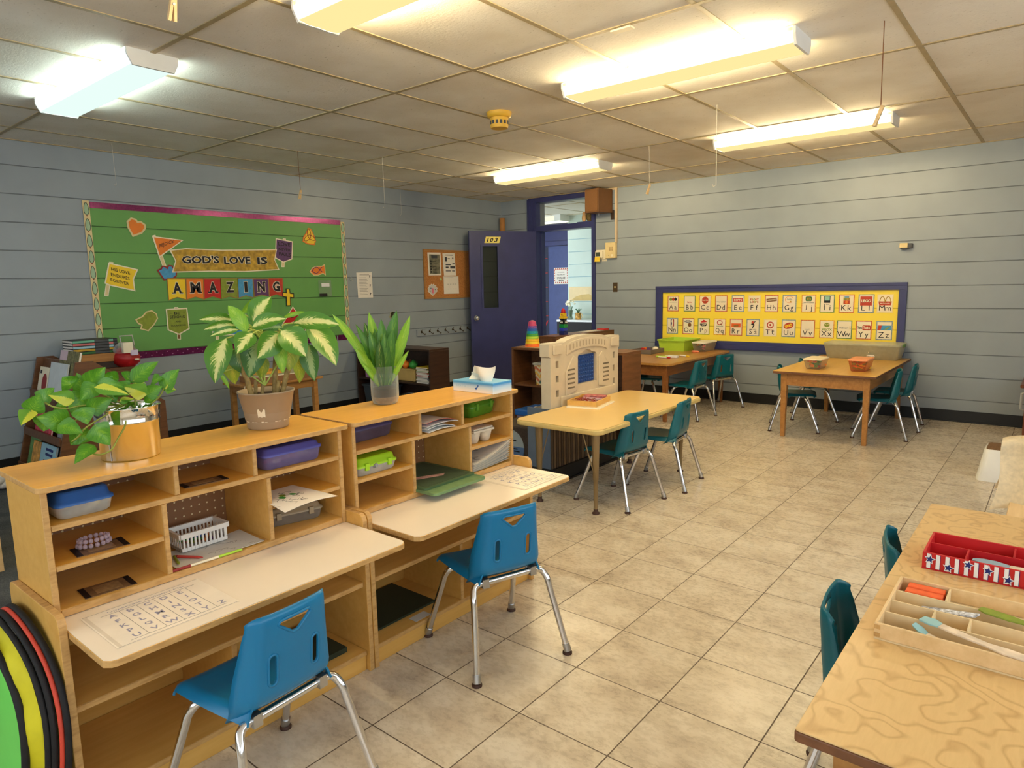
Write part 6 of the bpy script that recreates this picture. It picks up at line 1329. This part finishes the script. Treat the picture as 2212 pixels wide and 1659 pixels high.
for label, z in (('yellow plastic tray on top of the chevron bin', .4885 + .1825), ('yellow plastic tray beside the chevron bin on the cabinet shelf', .4885)):
    x = 3.02 if z > .6 else 3.13; t = thing('yellow_tray', label, 'tray', (x, -2.74, z), 'yellow trays in the brown cabinet'); q = MB(); q.box(-.08, -.065, .0003, .08, .065, .075 if z < .6 else .065, YEL, taper=.012); q.build('body', t, local=True, bevel=.003); q = MB(); q.box(-.086, -.07, .070 if z < .6 else .060, .086, .07, .078 if z < .6 else .068, YEL); q.build('rim', t, local=True, bevel=.002)
t = thing('storage_tub', 'grey tub with blue lid and patterned cloth in front of the cabinet', 'storage bin', (2.88, -2.96, 0)); q = MB(); q.box(2.70, -3.08, .10, 3.12, -2.84, .285, P('tub_mauve', (150, 130, 150), .45), taper=.02); q.box(2.72, -3.06, .0085, 3.10, -2.86, .10, DGREY); q.build('tub_body', t); q = MB(); q.box(2.685, -3.095, .285, 3.135, -2.825, .335, P('tub_lid', (44, 100, 180), .35), taper=-.0); q.build('lid', t, bevel=.012); q = MB(); rd = random.Random(9)
for i in range(9): q.sheet(lambda u, v, i=i: (2.80 + .034 * i + .05 * u, -3.05 + .19 * v, .336 + .02 * math.sin(PI * u) + .01 * rd.random()), 4, 4, (BLUE, WHITE, BLACK)[i % 3], .002)
q.build('patterned_cloth', t)
t = thing('round_picture', 'round grey, blue and red disc picture in a dark frame by the floor', 'picture', (3.02, -3.5, .008)); q = MB(); q.box(2.84, -3.52, .0085, 3.20, -3.12, .31, P('box_dark', (62, 50, 42), .85, 0, .25, 90)); q.build('dark_box', t, bevel=.01); q = MB(); c_ = (2.99, .155)
for z0, z1, m in ((-.13, -.05, RED), (-.05, .01, P('disc_blue', (84, 112, 150), .5)), (.01, .13, P('disc_grey', (150, 158, 160), .5))):
    o = []; n = 24
    for k in range(n + 1):
        zz = z0 + (z1 - z0) * k / n; o.append((c_[0] + math.sqrt(max(0, .0169 - zz * zz)), c_[1] + zz))
    for k in range(n, -1, -1):
        zz = z0 + (z1 - z0) * k / n; o.append((c_[0] - math.sqrt(max(0, .0169 - zz * zz)), c_[1] + zz))
    q.prism(o, 'y', -3.525, -3.521, m)
for x, z in ((3.02, .205), (3.03, .145), (3.05, .128)): q.box(x - .02, -3.527, z, x + .03, -3.525, z + .008, BLACK)
q.build('disc', t)

# ------------------------------------------------------------------ moulded play unit with castle-like back
t = thing('play_unit', 'beige moulded toy play unit with arched panel and blue pegboard window', 'toy play unit', (3.45, -3.26, 0))
xf = 3.478
q = MB(); out = [(-3.690, .50), (-3.690, .835), (-3.703, .840), (-3.703, .918), (-3.697, .926), (-3.56, .926), (-3.545, .922)] + [(-3.265 + .285 * math.sin(a), .905 + .052 * math.cos(a)) for a in [-1.45 + 2.9 * k / 16 for k in range(17)]] + [(-2.985, .920), (-2.97, .926), (-2.838, .926), (-2.832, .918), (-2.832, .84), (-2.845, .835), (-2.845, .50)]
q.prism(out, 'x', xf - .075, xf, BEIGE); slab = q.build('back_panel', t)
c = MB(); wins = [(y, z) for y in (-3.615, -2.905) for z in (.595, .690, .785)]
for y, z in wins: c.box(xf - .2, y - .016, z - .022, xf + .1, y + .016, z + .022, BEIGED)
c.prism([(-3.375, .625), (-3.14, .625), (-3.14, .815), (-3.16, .83), (-3.20, .835), (-3.225, .85), (-3.27, .856), (-3.305, .848), (-3.33, .835), (-3.36, .83), (-3.375, .815)], 'x', xf - .030, xf + .1, BEIGE); cu = c.build('cutter')
for o_ in (slab, cu):
    bm = bmesh.new(); bm.from_mesh(o_.data); bmesh.ops.remove_doubles(bm, verts=bm.verts, dist=1e-5); bmesh.ops.recalc_face_normals(bm, faces=bm.faces); bm.to_mesh(o_.data); bm.free()
md = slab.modifiers.new('holes', 'BOOLEAN'); md.operation = 'DIFFERENCE'; md.object = cu; md.solver = 'EXACT'
nm_ = baked(slab, 'back_panel', None); slab.modifiers.clear(); slab.data = nm_; bpy.data.objects.remove(cu)
bv = slab.modifiers.new('edge', 'BEVEL'); bv.width = .006; bv.segments = 2; bv.limit_method = 'ANGLE'; bv.angle_limit = .8
def relief(nm, polys, d=.012, m=BEIGE, bv=.005):
    q = MB(); [q.prism(p, 'x', xf - .001, xf + d, m) for p in polys]; return q.build(nm, t, bevel=bv)
relief('corner_block', [rrect(-3.668, .850, -3.575, .915, .008)], .014); relief('corner_block', [rrect(-2.955, .850, -2.862, .915, .008)], .014)
ar = lambda r, a: (-3.265 + .285 * r * math.sin(a), .872 + .058 * r ** 3 * math.cos(a) * 1.0)
arch = [(-3.265 + .265 * math.sin(a), .888 + .050 * math.cos(a)) for a in [-1.25 + 2.5 * k / 16 for k in range(17)]]; low = [(y, z - .066) for y, z in arch]
q = MB(); q.prism(arch + low[::-1], 'x', xf - .001, xf + .010, BEIGE); ab = q.build('arch_band', t, bevel=.004)
q = MB()
for k in range(12):
    y = -3.48 + .43 * k / 11; zc = .888 + .050 * math.cos((y + 3.265) / .265 * 1.1) - .033; q.prism(rrect(y - .007, zc - .018, y + .007, zc + .020, .006, 3), 'x', xf + .0101, xf + .0112, BEIGED)
q.build('arch_slots', ab)  # raised pads, darker beige painted for the shade inside recessed slots
sh = [(-3.53, .565), (-3.395, .59), (-3.395, .80), (-3.44, .83), (-3.53, .725)]
relief('shoulder_panel', [sh], .011); relief('shoulder_panel', [[(-6.52 - y, z) for y, z in sh]], .011)
q = MB()
for s in (0, 1):
    for k in range(5):
        z = .612 + .030 * k; a, b = (-3.515, -3.43) if not s else (-3.075, -2.995); q.prism(rrect(a, z, b, z + .011, .005, 3), 'x', xf + .0112, xf + .0122, P('slot_shadow', (120, 108, 88), .6))
q.build('vent_slots', t)
relief('base_band', [rrect(-3.585, .50, -2.905, .572, .012)], .016)
q = MB(); bl_ = P('peg_blue', (34, 72, 140), .4); q.box(xf - .0305, -3.372, .628, xf - .024, -3.143, .85, bl_)
for i in range(8):
    for j in range(7): q.lathe([(.009, 0), (.009, .004), (.006, .006)], (0, 0, 0), bl_, 8); m0 = len(q.v) - 0; 
q2 = MB(); q2.box(xf - .0305, -3.372, .628, xf - .024, -3.143, .818, bl_)
for i in range(8):
    for j in range(7):
        m0 = q2.mark(); q2.lathe([(.008, 0), (.008, .005), (.005, .007)], (0, 0, 0), bl_, 8, False); q2.xf(Matrix.Translation((xf - .024, -3.355 + .028 * i, .642 + .026 * j)) @ Matrix.Rotation(PI / 2, 4, 'Y'), m0)
q2.build('peg_panel', t)
for y, z in wins: 
    q = MB(); q.box(xf - .074, y - .012, z - .018, xf - .068, y + .006, z + .006, YEL if z != .690 else BEIGED); q.build('hole_back', t)
rib = P('ribbed_brown', (84, 66, 46), .55, 0, .1); ribh = P('rib_light', (124, 100, 72), .5)
q = MB(); q.box(3.33, -3.675, .10, xf - .012, -2.85, .4995, rib)
for k in range(30): y = -3.665 + .0275 * k; q.tube([(xf - .012, y, .10), (xf - .012, y, .499)], .008, ribh if k % 2 else rib, 6, False, False)
q.build('ribbed_base', t)
q = MB(); q.box(3.28, -3.684, .10, xf - .014, -3.6755, .4995, P('blue_grey_panel', (92, 104, 120), .5)); q.build('end_panel', t)
q = MB(); q.box(3.30, -3.67, .0125, xf + .012, -2.86, .0998, BASEB); q.build('plinth', t)

# ------------------------------------------------------------------ dark bookcase against the left wall
cabinet('bookcase', 'dark wood two-shelf bookcase standing out from the left wall near the hook rail', .06, -2.575, 1.205, -2.305, .693, DARKW, (.03, .33), cat='bookcase')
t = thing('wash_tub', 'tan plastic tub of toys on the dark bookcase shelf', 'tub', (.80, -2.45, .349)); q = MB(); tn = P('tub_tan', (206, 172, 104), .45); q.box(-.15, -.10, .0003, .15, .10, .125, tn, taper=.02); q.build('body', t, local=True, bevel=.01); q = MB(); q.box(-.165, -.11, .120, .165, .11, .132, tn); q.build('rim', t, local=True, bevel=.004); q = MB()
for i, (x, y, m) in enumerate(((-.08, -.03, RED), (-.02, -.06, ORANGE), (.04, 0, FOREST), (.08, -.05, GREEN), (-.05, .03, BROWN), (.0, .03, FOREST))): q.lathe([(.01, 0), (.04, .02), (.045, .045), (.02, .07), (.004, .08)], (x, y, .132), m, 10)
q.build('toys', t, local=True)
for i, m in enumerate((WHITE, BLACK, WHITE, GREY, BLACK, RED, WHITE, RED, GREEN, CREAM, DGREY, YEL)):
    t = thing('book', 'thin book in the stack on the dark bookcase, %s from the bottom' % ('lowest', 'second', 'third', 'fourth', 'fifth', 'sixth', 'seventh', 'eighth', 'ninth', 'tenth', 'eleventh', 'topmost')[i], 'book', (1.07 + .006 * math.sin(i * 2.3), -2.46, .349 + .0135 * i), 'books stacked on the dark bookcase', .08 * math.sin(i * 1.7)); q = MB(); q.box(-.085, -.10, .0003, .085, .10, .0015, m); q.box(-.085, -.10, .0108, .085, .10, .0125, m); q.box(.082, -.1, .0015, .085, .1, .0108, m); q.build('cover', t, local=True); q = MB(); q.box(-.083, -.097, .0016, .0815, .097, .0107, PAPER); q.build('pages', t, local=True)
t = thing('toy_box', 'lilac box at the left of the dark bookcase shelf', 'box', (.28, -2.47, .349)); q = MB(); q.box(-.11, -.08, .0003, .11, .08, .075, P('lilac', (176, 130, 176), .5)); q.build('body', t, local=True, bevel=.003); q = MB(); q.box(-.05, -.0815, .03, .04, -.0802, .045, INK); q.build('printing', t, local=True)
t = thing('floor_bin', 'dark grey bin on the floor shelf of the dark bookcase, left', 'bin', (.33, -2.46, .049)); q = MB(); q.box(-.2, -.1, .0003, .2, .1, .22, P('bin_slate', (62, 72, 82), .5), taper=.02); q.build('body', t, local=True, bevel=.008); q = MB(); q.box(-.21, -.11, .205, .21, .11, .225, P('bin_slate', (62, 72, 82))); q.build('rim', t, local=True, bevel=.004)
t = thing('wire_basket', 'dark low basket on the floor shelf of the dark bookcase, right', 'basket', (.85, -2.46, .049)); q = MB(); q.box(-.2, -.1, .0003, .2, .1, .14, DGREY, taper=.03); q.build('body', t, local=True, bevel=.006); q = MB(); q.tube([(-.2, -.1, .142), (.2, -.1, .142), (.2, .1, .142), (-.2, .1, .142)], .006, STEEL, 8, True); q.build('rim', t, local=True)
tag(MB().box(.09, -2.53, .6932, .20, -2.38, .72, P('marker_box', (52, 66, 62), .5)).build('small_box'), 'small dark box on top of the dark bookcase beside the wall', 'box')

# ------------------------------------------------------------------ oak side table with a round sand tray
t = thing('side_table', 'small oak table behind the variegated plant', 'table', (.66, -3.88, 0)); A, B = (.36, -4.30), (.90, -3.50)
q = MB(); q.prism(rrect(.38, -4.27, .80, -3.52, .02), 'z', .498, .517, OAK); q.build('tabletop', t, bevel=.003)
q = MB(); q.box(.42, -4.22, .43, .77, -4.20, .4978, OAK); q.box(.42, -3.60, .43, .77, -3.58, .4978, OAK); q.box(.74, -4.19, .43, .76, -3.61, .4978, OAK); q.build('apron', t)
for x in (.42, .735):
    for y in (-4.225, -3.615): q = MB(); q.box(x, y, 0, x + .042, y + .042, .4978, OAK); q.build('leg', t, bevel=.002)
t = thing('sand_tray', 'wide brown tray of pale sand with a white rim on the oak side table', 'tray', (.60, -3.87, .517)); q = MB(); q.prism(rrect(-.19, -.30, .19, .30, .12, 8), 'z', .0003, .055, P('tray_brown', (150, 104, 66), .55)); q.build('body', t, local=True); q = MB(); q.prism(rrect(-.19, -.30, .19, .30, .12, 8), 'z', .0552, .060, CREAMW); q.build('rim', t, local=True); q = MB(); q.prism(rrect(-.175, -.285, .175, .285, .11, 8), 'z', .0602, .064, P('sand', (186, 176, 150), .9, 0, .15, 80)); q.build('sand', t, local=True)
t = thing('wooden_toy_stand', 'honey wooden toy frame lying on the sand tray', 'toy', (.60, -3.98, .5815)); q = MB()
for a in ((-.10, -.12, -.08, .12), (.08, -.12, .10, .12), (-.08, -.12, .08, -.10), (-.08, .10, .08, .12)): q.box(a[0], a[1], 0, a[2], a[3], .025, BIRCHT)
q.build('frame_bars', t, local=True)
q = MB(); q.tube(bez([(.80, -4.29, .52), (.82, -4.31, .40), (.86, -4.27, .30), (.83, -4.30, .18), (.80, -4.33, .03), (.86, -4.22, .012), (.95, -4.15, .012)], 6), .003, CREAMW, 6); tag(q.build('power_cord'), 'thin white cord hanging by the left leg of the oak side table', 'cord')

# ------------------------------------------------------------------ slanted book display, low bookcase, book stack
t = thing('book_display', 'brown slanted book display rack at the far left', 'book display', (.43, -5.4, 0))
prof = [(-5.715, .0), (-5.508, .84), (-5.40, .84), (-4.945, .50), (-4.945, 0)]
for x in (.035, .812): q = MB(); q.prism(prof, 'x', x, x + .02, BROWN); q.build('side_panel', t, bevel=.002)
def onf(z, d=0): return -5.715 + .2464 * z + d
q = MB(); q.raw([(.055, onf(.0) + .075, .0), (.812, onf(.0) + .075, .0), (.812, onf(.83) + .045, .83), (.055, onf(.83) + .045, .83), (.055, onf(.0) + .09, .0), (.812, onf(.0) + .09, .0), (.812, onf(.83) + .06, .83), (.055, onf(.83) + .06, .83)], [(0, 1, 2, 3), (7, 6, 5, 4), (3, 2, 6, 7), (0, 4, 5, 1)], BROWN); q.build('back_board', t)
LZ = (.03, .28, .555)
for z in LZ: q = MB(); q.box(.055, onf(z) + .0105, z, .812, onf(z) + .073, z + .015, BROWN); q.box(.055, onf(z) - .002, z, .812, onf(z) + .0103, z + .055, BROWN); q.build('ledge', t)
def dbook(label, x, z, w_, h, m, lean=.26, rz=0, th=.012, deco=None, dy=.0):
    t = thing('picture_book', label, 'book', (x, onf(z) + .018 + dy, z + .0155), 'picture books on the slanted display'); t.rotation_euler = (-lean, 0, rz); q = MB(); q.box(-w_ / 2, 0, .0003, w_ / 2, .0015, h, m); q.box(-w_ / 2, th - .0015, .0003, w_ / 2, th, h, m); q.box(-w_ / 2, .0015, .0003, -w_ / 2 + .0015, th - .0015, h, m); q.build('cover', t, local=True); q = MB(); q.box(-w_ / 2 + .002, .0017, .003, w_ / 2 - .003, th - .0017, h - .003, PAPER); q.build('pages', t, local=True)
    if deco: q = MB(); deco(q, w_, h); q.build('cover_print', t, local=True)
PB = P('pale_blue', (150, 190, 206), .5)
dbook('white backed book with a dark red figure on the top ledge of the display', .22, .555, .20, .21, CREAMW, .235, 0, .012, lambda q, w_, h: (q.prism(circ(.03, h * .45, .05, 12, 0, .07), 'y', -.001, -.0003, DRED), q.box(-.08, -.001, h - .05, -.045, -.0003, h - .025, INK)))
dbook('plain pale grey-white book on the top ledge of the display', .50, .555, .34, .255, P('pale_grey_cover', (206, 212, 214), .5), .235, 0, .010)
t2 = P('mottled_cover', (116, 110, 70), .5, 0, .7, 36); dbook('tall mottled olive and pink book sticking up from the display top', .62, .555, .36, .345, t2, .235, 0, .016, lambda q, w_, h: q.box(-w_ / 2, -.001, h - .07, -w_ / 2 + .14, -.0003, h, P('pinkish', (206, 180, 190), .5)), dy=.017)
dbook('red and blue picture book on the middle ledge of the display', .38, .28, .34, .17, P('mix_red', (196, 70, 84), .5, 0, .6, 26), .235, 0)
dbook('thin silver book at the right of the middle ledge', .72, .28, .08, .20, GREY, .235, 0)
dbook('green picture book at the left of the bottom ledge', .22, .03, .20, .24, P('mix_green', (96, 140, 80), .5, 0, .5, 24), .235, 0, .010, None, .014)
dbook('yellow and red picture book on the bottom ledge', .32, .03, .16, .215, P('mix_yel', (206, 150, 70), .5, 0, .6, 22), .235, 0, .010)
dbook('pale blue picture book with dark lettering on the bottom ledge', .56, .03, .30, .22, PB, .235, 0, .012, lambda q, w_, h: [q.box(-.05, -.001, h * .80 - .035 * i, .09, -.0003, h * .80 - .035 * i + .018, DBLUE) for i in range(2)] + [q.prism(circ(-.06, h * .35, .035, 10), 'y', -.001, -.0003, DRED)])
cabinet('low_bookcase', 'low dark brown bookcase behind the slanted book display', .07, -5.395, .40, -4.96, .735, BROWN, (.05, .38), cat='bookcase', back=True)
t = thing('wooden_box', 'small brown wooden box under the stack of books', 'box', (.22, -5.16, .735)); q = MB(); q.box(-.13, -.18, .0003, .13, .10, .05, DARKW); q.build('base', t, local=True, bevel=.002); q = MB(); q.box(-.14, -.20, .0502, .14, .11, .115, OAK); q.build('lid', t, local=True, bevel=.003)
for i, (m, lb) in enumerate(((FOREST, 'green'), (P('gold_spine', (190, 150, 40), .5, 0, .2, 20), 'gold'), (PB, 'pale blue'), (P('rose_spine', (196, 110, 110), .5), 'rose'), (P('mint_spine', (110, 180, 150), .5), 'mint green'))):
    t = thing('book', '%s spined book in the stack above the wooden box, %s' % (lb, ('lowest', 'second', 'middle', 'fourth', 'topmost')[i]), 'book', (.23, -5.19, .8505 + .0215 * i), 'books stacked on the wooden box'); q = MB(); q.box(-.11, -.165, .0003, .11, .14, .003, BLACK); q.box(-.11, -.165, .018, .11, .14, .021, BLACK); q.box(.105, -.165, .003, .11, .14, .018, DGREY); q.box(.1101, -.165, .003, .1112, -.02, .0185, m); q.box(.1101, .08, .003, .1112, .11, .0185, m); q.build('cover', t, local=True); q = MB(); q.box(-.107, -.162, .0031, .1049, .137, .0179, PAPER); q.build('pages', t, local=True)
t = thing('red_bag', 'red bag in clear plastic with pale clips on the low bookcase', 'bag', (.34, -5.0, .735)); q = MB(); q.lathe([(.06, 0), (.095, .03), (.10, .07), (.085, .11), (.06, .14), (.03, .15)], (0, 0, .0003), P('bag_red', (176, 30, 34), .35, 0, .2, 16), 20); q.build('bag_body', t, local=True); q = MB(); q.lathe([(.07, .10), (.085, .13), (.06, .17), (.03, .19)], (.01, -.01, 0), clear('crinkle', (220, 214, 214), .15, .1, .5), 14, False, False); q.build('wrap', t, local=True); q = MB(); q.box(.06, -.05, .11, .10, .02, .19, CREAMW); q.box(.08, .0, .09, .11, .05, .13, P('lilac_tag', (214, 200, 226), .4)); q.tube([(.05, -.04, .16), (.05, -.05, .24), (.05, .04, .24), (.05, .05, .16)], .006, P('handle_grey', (170, 168, 160), .4), 8); q.lathe([(.016, 0), (.018, .01), (.012, .014)], (.10, .04, .05), CREAMW, 12); q.build('clips', t, local=True)
# light wooden cabinet and fluffy toy at the very left edge
t = thing('wood_cabinet', 'light wooden cabinet cut off by the left edge of the photo', 'cabinet', (1.85, -6.55, 0)); q = MB(); q.box(1.60, -6.70, .008, 2.20, -6.335, .49, MAPLEW); q.build('body', t, bevel=.002); q = MB(); q.box(1.58, -6.72, .4902, 2.215, -6.315, .508, OAK); q.build('top', t, bevel=.003)
t = thing('soft_toy', 'white fluffy toy on the carpet at the left edge', 'soft toy', (.56, -5.97, .0085)); q = MB(); rd = random.Random(12); fl = P('fluff', (232, 230, 228), .95, 0, .1, 90, .1, .8)
for i in range(12): q.lathe([(.01, -.03), (.03, -.02), (.04, 0), (.03, .02), (.01, .03)], (.1 * (rd.random() - .5), .12 * (rd.random() - .5), .035 + .05 * rd.random()), fl, 9)
q.build('body', t, local=True)

# ------------------------------------------------------------------ folded pop-up tunnel leaning on the near desk
t = thing('play_tunnel', 'folded pop-up tunnel of black rings with yellow and green fabric at the lower left', 'play tunnel', (4.02, -6.745, 0))
YF_ = P('fabric_yellow', (206, 196, 30), .7, 0, .12, 12); GF = P('fabric_green', (110, 214, 90), .6, 0, .06, 6); BF = P('fabric_black', (24, 22, 24), .7, 0, .2, 40); OF = P('fabric_red', (206, 70, 50), .6)
def ringo(nm, x, y, z, r, tr, m, sq=1.0): q = MB(); q.tube([(x + r * math.cos(a), y + .006 * math.sin(3 * a), z + r * math.sin(a)) for a in [2 * PI * k / 40 for k in range(40)]], tr, m, 8, True); return q.build(nm, t)
for i, (x, y, z, r, tr, m, nm) in enumerate(((4.035, -6.707, .268, .252, .0075, BF, 'outer_ring'), (4.03, -6.718, .265, .250, .0055, OF, 'red_band'), (4.02, -6.729, .262, .246, .0075, BF, 'ring'), (4.015, -6.741, .256, .243, .0070, BF, 'ring'), (3.985, -6.775, .245, .232, .009, BF, 'front_ring'))): ringo(nm, x, y, z, r, tr, m)
q = MB(); q.grid(lambda u, v: (4.015 - .03 * v + (.238 - .008 * v + .008 * math.sin(9 * u * 2 * PI) * math.sin(PI * v)) * math.cos(2 * PI * u), -6.742 - .032 * v, .256 - .011 * v + (.238 - .008 * v + .008 * math.sin(9 * u * 2 * PI) * math.sin(PI * v)) * math.sin(2 * PI * u)), 60, 8, YF_); q.build('yellow_fabric', t)
q = MB(); q.prism(circ(3.985, .245, .228, 40), 'y', -6.777, -6.773, GF); q.build('green_fabric', t)
q = MB(); q.sheet(lambda u, v: (4.10 + .16 * u, -6.735 - .02 * v - .01 * math.sin(6 * u), .012 + .10 * (1 - v) + .03 * u), 8, 6, YF_, .002); q.build('loose_fabric', t)
q = MB(); q.box(4.085, -6.792, .012, 4.112, -6.786, .10, DGREY); q.build('strap', t)

# ------------------------------------------------------------------ right-hand side
t = thing('step_stool', 'white plastic step stool with speckled brown top', 'step stool', (5.78, -1.83, 0))
q = MB(); k = .032; x0, x1, y0, y1, h = 5.625, 6.0, -2.03, -1.72, .20
def rr_(z, d): return [(p[0], p[1], z) for p in rrect(x0 + d, y0 + d, x1 - d, y1 - d, .04, 5)]
rs = [rr_(0, 0), rr_(.01, .0), rr_(h - .008, k), rr_(h, k + .008)]; n_ = len(rs[0]); q.raw([v for r_ in rs for v in r_], [(i * n_ + j, i * n_ + (j + 1) % n_, (i + 1) * n_ + (j + 1) % n_, (i + 1) * n_ + j) for i in range(3) for j in range(n_)], WHITE, True); q.raw(rs[-1], [tuple(range(n_))], WHITE); q.build('body', t)
q = MB(); q.prism(rrect(x0 + k + .012, y0 + k + .012, x1 - k - .012, y1 - k - .012, .025), 'z', h + .0002, h + .004, P('grit_brown', (124, 94, 66), .9, 0, .35, 160, .2, .5)); q.build('grip_top', t)
q = MB(); q.prism(rrect(5.76, .112, 5.90, .150, .014), 'y', -2.0135, -2.0105, P('slot_dark', (56, 56, 62), .6)); q.build('hand_slot', t)
t = thing('wooden_chair', 'small wooden chair draped with a cloth at the right edge', 'chair', (6.05, -3.6, 0))
for x in (5.905, 6.20):
    for y, h in ((-3.78, .30), (-3.50, .595)): q = MB(); q.box(x - .018, y - .018, 0, x + .018, y + .018, h, MAPLEW); q.build('leg', t, bevel=.004)
q = MB(); q.box(5.87, -3.81, .30, 6.24, -3.47, .32, MAPLEW); q.build('seat', t, bevel=.005)
for z in (.44, .54): q = MB(); q.box(5.92, -3.512, z, 6.185, -3.492, z + .05, MAPLEW); q.build('back_rail', t, bevel=.003)
q = MB(); CL = P('cloth_beige', (222, 204, 170), .95, 0, .1, 60, .1, .3)
def cloth(u, v):
    x = 5.835 + .40 * u + .012 * math.sin(9 * v + 2 * u); s = v * 2 - 1
    if s < 0: y, z = -3.535 + .01 * math.sin(14 * u) - .10 * max(0, -s - .25) - .012, .606 + (s) * .30
    else: y, z = -3.475 + .01 * math.sin(11 * u + 1), .606 - s * .24
    bl_ = max(0, 1 - abs(s) / .08); return (x - .035 * abs(s) * (1 - u), y + .03 * bl_ * (1 if s < 0 else -1), z + .004 * bl_ - .03 * (1 - u) ** 6)
q.sheet(cloth, 20, 40, CL, .003); tag(q.build('draped_cloth'), 'beige blanket draped over the small wooden chair at the right edge', 'blanket')
t = thing('low_cabinet', 'dark reddish wooden cabinet at the right edge by the back wall', 'cabinet', (6.1, -.33, 0)); q = MB(); rw = wood('red_wood', (96, 50, 26), (126, 70, 38), .35); q.box(5.80, -.58, 0, 6.5, -.02, .42, rw); q.build('body', t, bevel=.003); q = MB(); q.box(5.765, -.60, .4202, 6.53, -.012, .448, rw); q.build('top', t, bevel=.008); q = MB(); q.tube([(5.80, -.50, .37), (5.775, -.50, .365), (5.775, -.50, .24), (5.80, -.50, .235)], .009, clear('acrylic', (236, 236, 232), .3, .05), 8); q.build('handle', t)

# ------------------------------------------------------------------ daylight and view
W_ = bpy.data.worlds.new('sky'); SC.world = W_; W_.use_nodes = True; bg = W_.node_tree.nodes['Background']; bg.inputs[0].default_value = (.84, .93, 1.0, 1); bg.inputs[1].default_value = 1.3
for nm_, sx_, sy_, loc_, rot_ in (('window_portal', WX1 - WX0, WZ1 - WZ0, ((WX0 + WX1) / 2, YF - .02, (WZ0 + WZ1) / 2), (PI / 2, 0, PI)), ('window_portal', RY1 - RY0, 1.3, (XR + .02, (RY0 + RY1) / 2, 1.55), (PI / 2, 0, PI / 2))):
    la = bpy.data.lights.new(nm_, 'AREA'); la.shape = 'RECTANGLE'; la.size = sx_; la.size_y = sy_; la.cycles.is_portal = True
    lo = bpy.data.objects.new(nm_, la); COL.objects.link(lo); lo.location = loc_; lo.rotation_euler = rot_; lo['kind'] = 'structure'
co_['kind'] = 'structure'
vs_ = SC.view_settings; vs_.view_transform = 'Standard'; vs_.look = 'None'; vs_.gamma = 1.0; vs_.exposure = 1.52; vs_.use_curve_mapping = False
SC.cycles.use_denoising = True; SC.cycles.max_bounces = 7; SC.cycles.diffuse_bounces = 4; SC.cycles.glossy_bounces = 3; SC.cycles.transmission_bounces = 4; SC.cycles.transparent_max_bounces = 10
SC.cycles.caustics_reflective = False; SC.cycles.caustics_refractive = False; SC.cycles.sample_clamp_indirect = 6
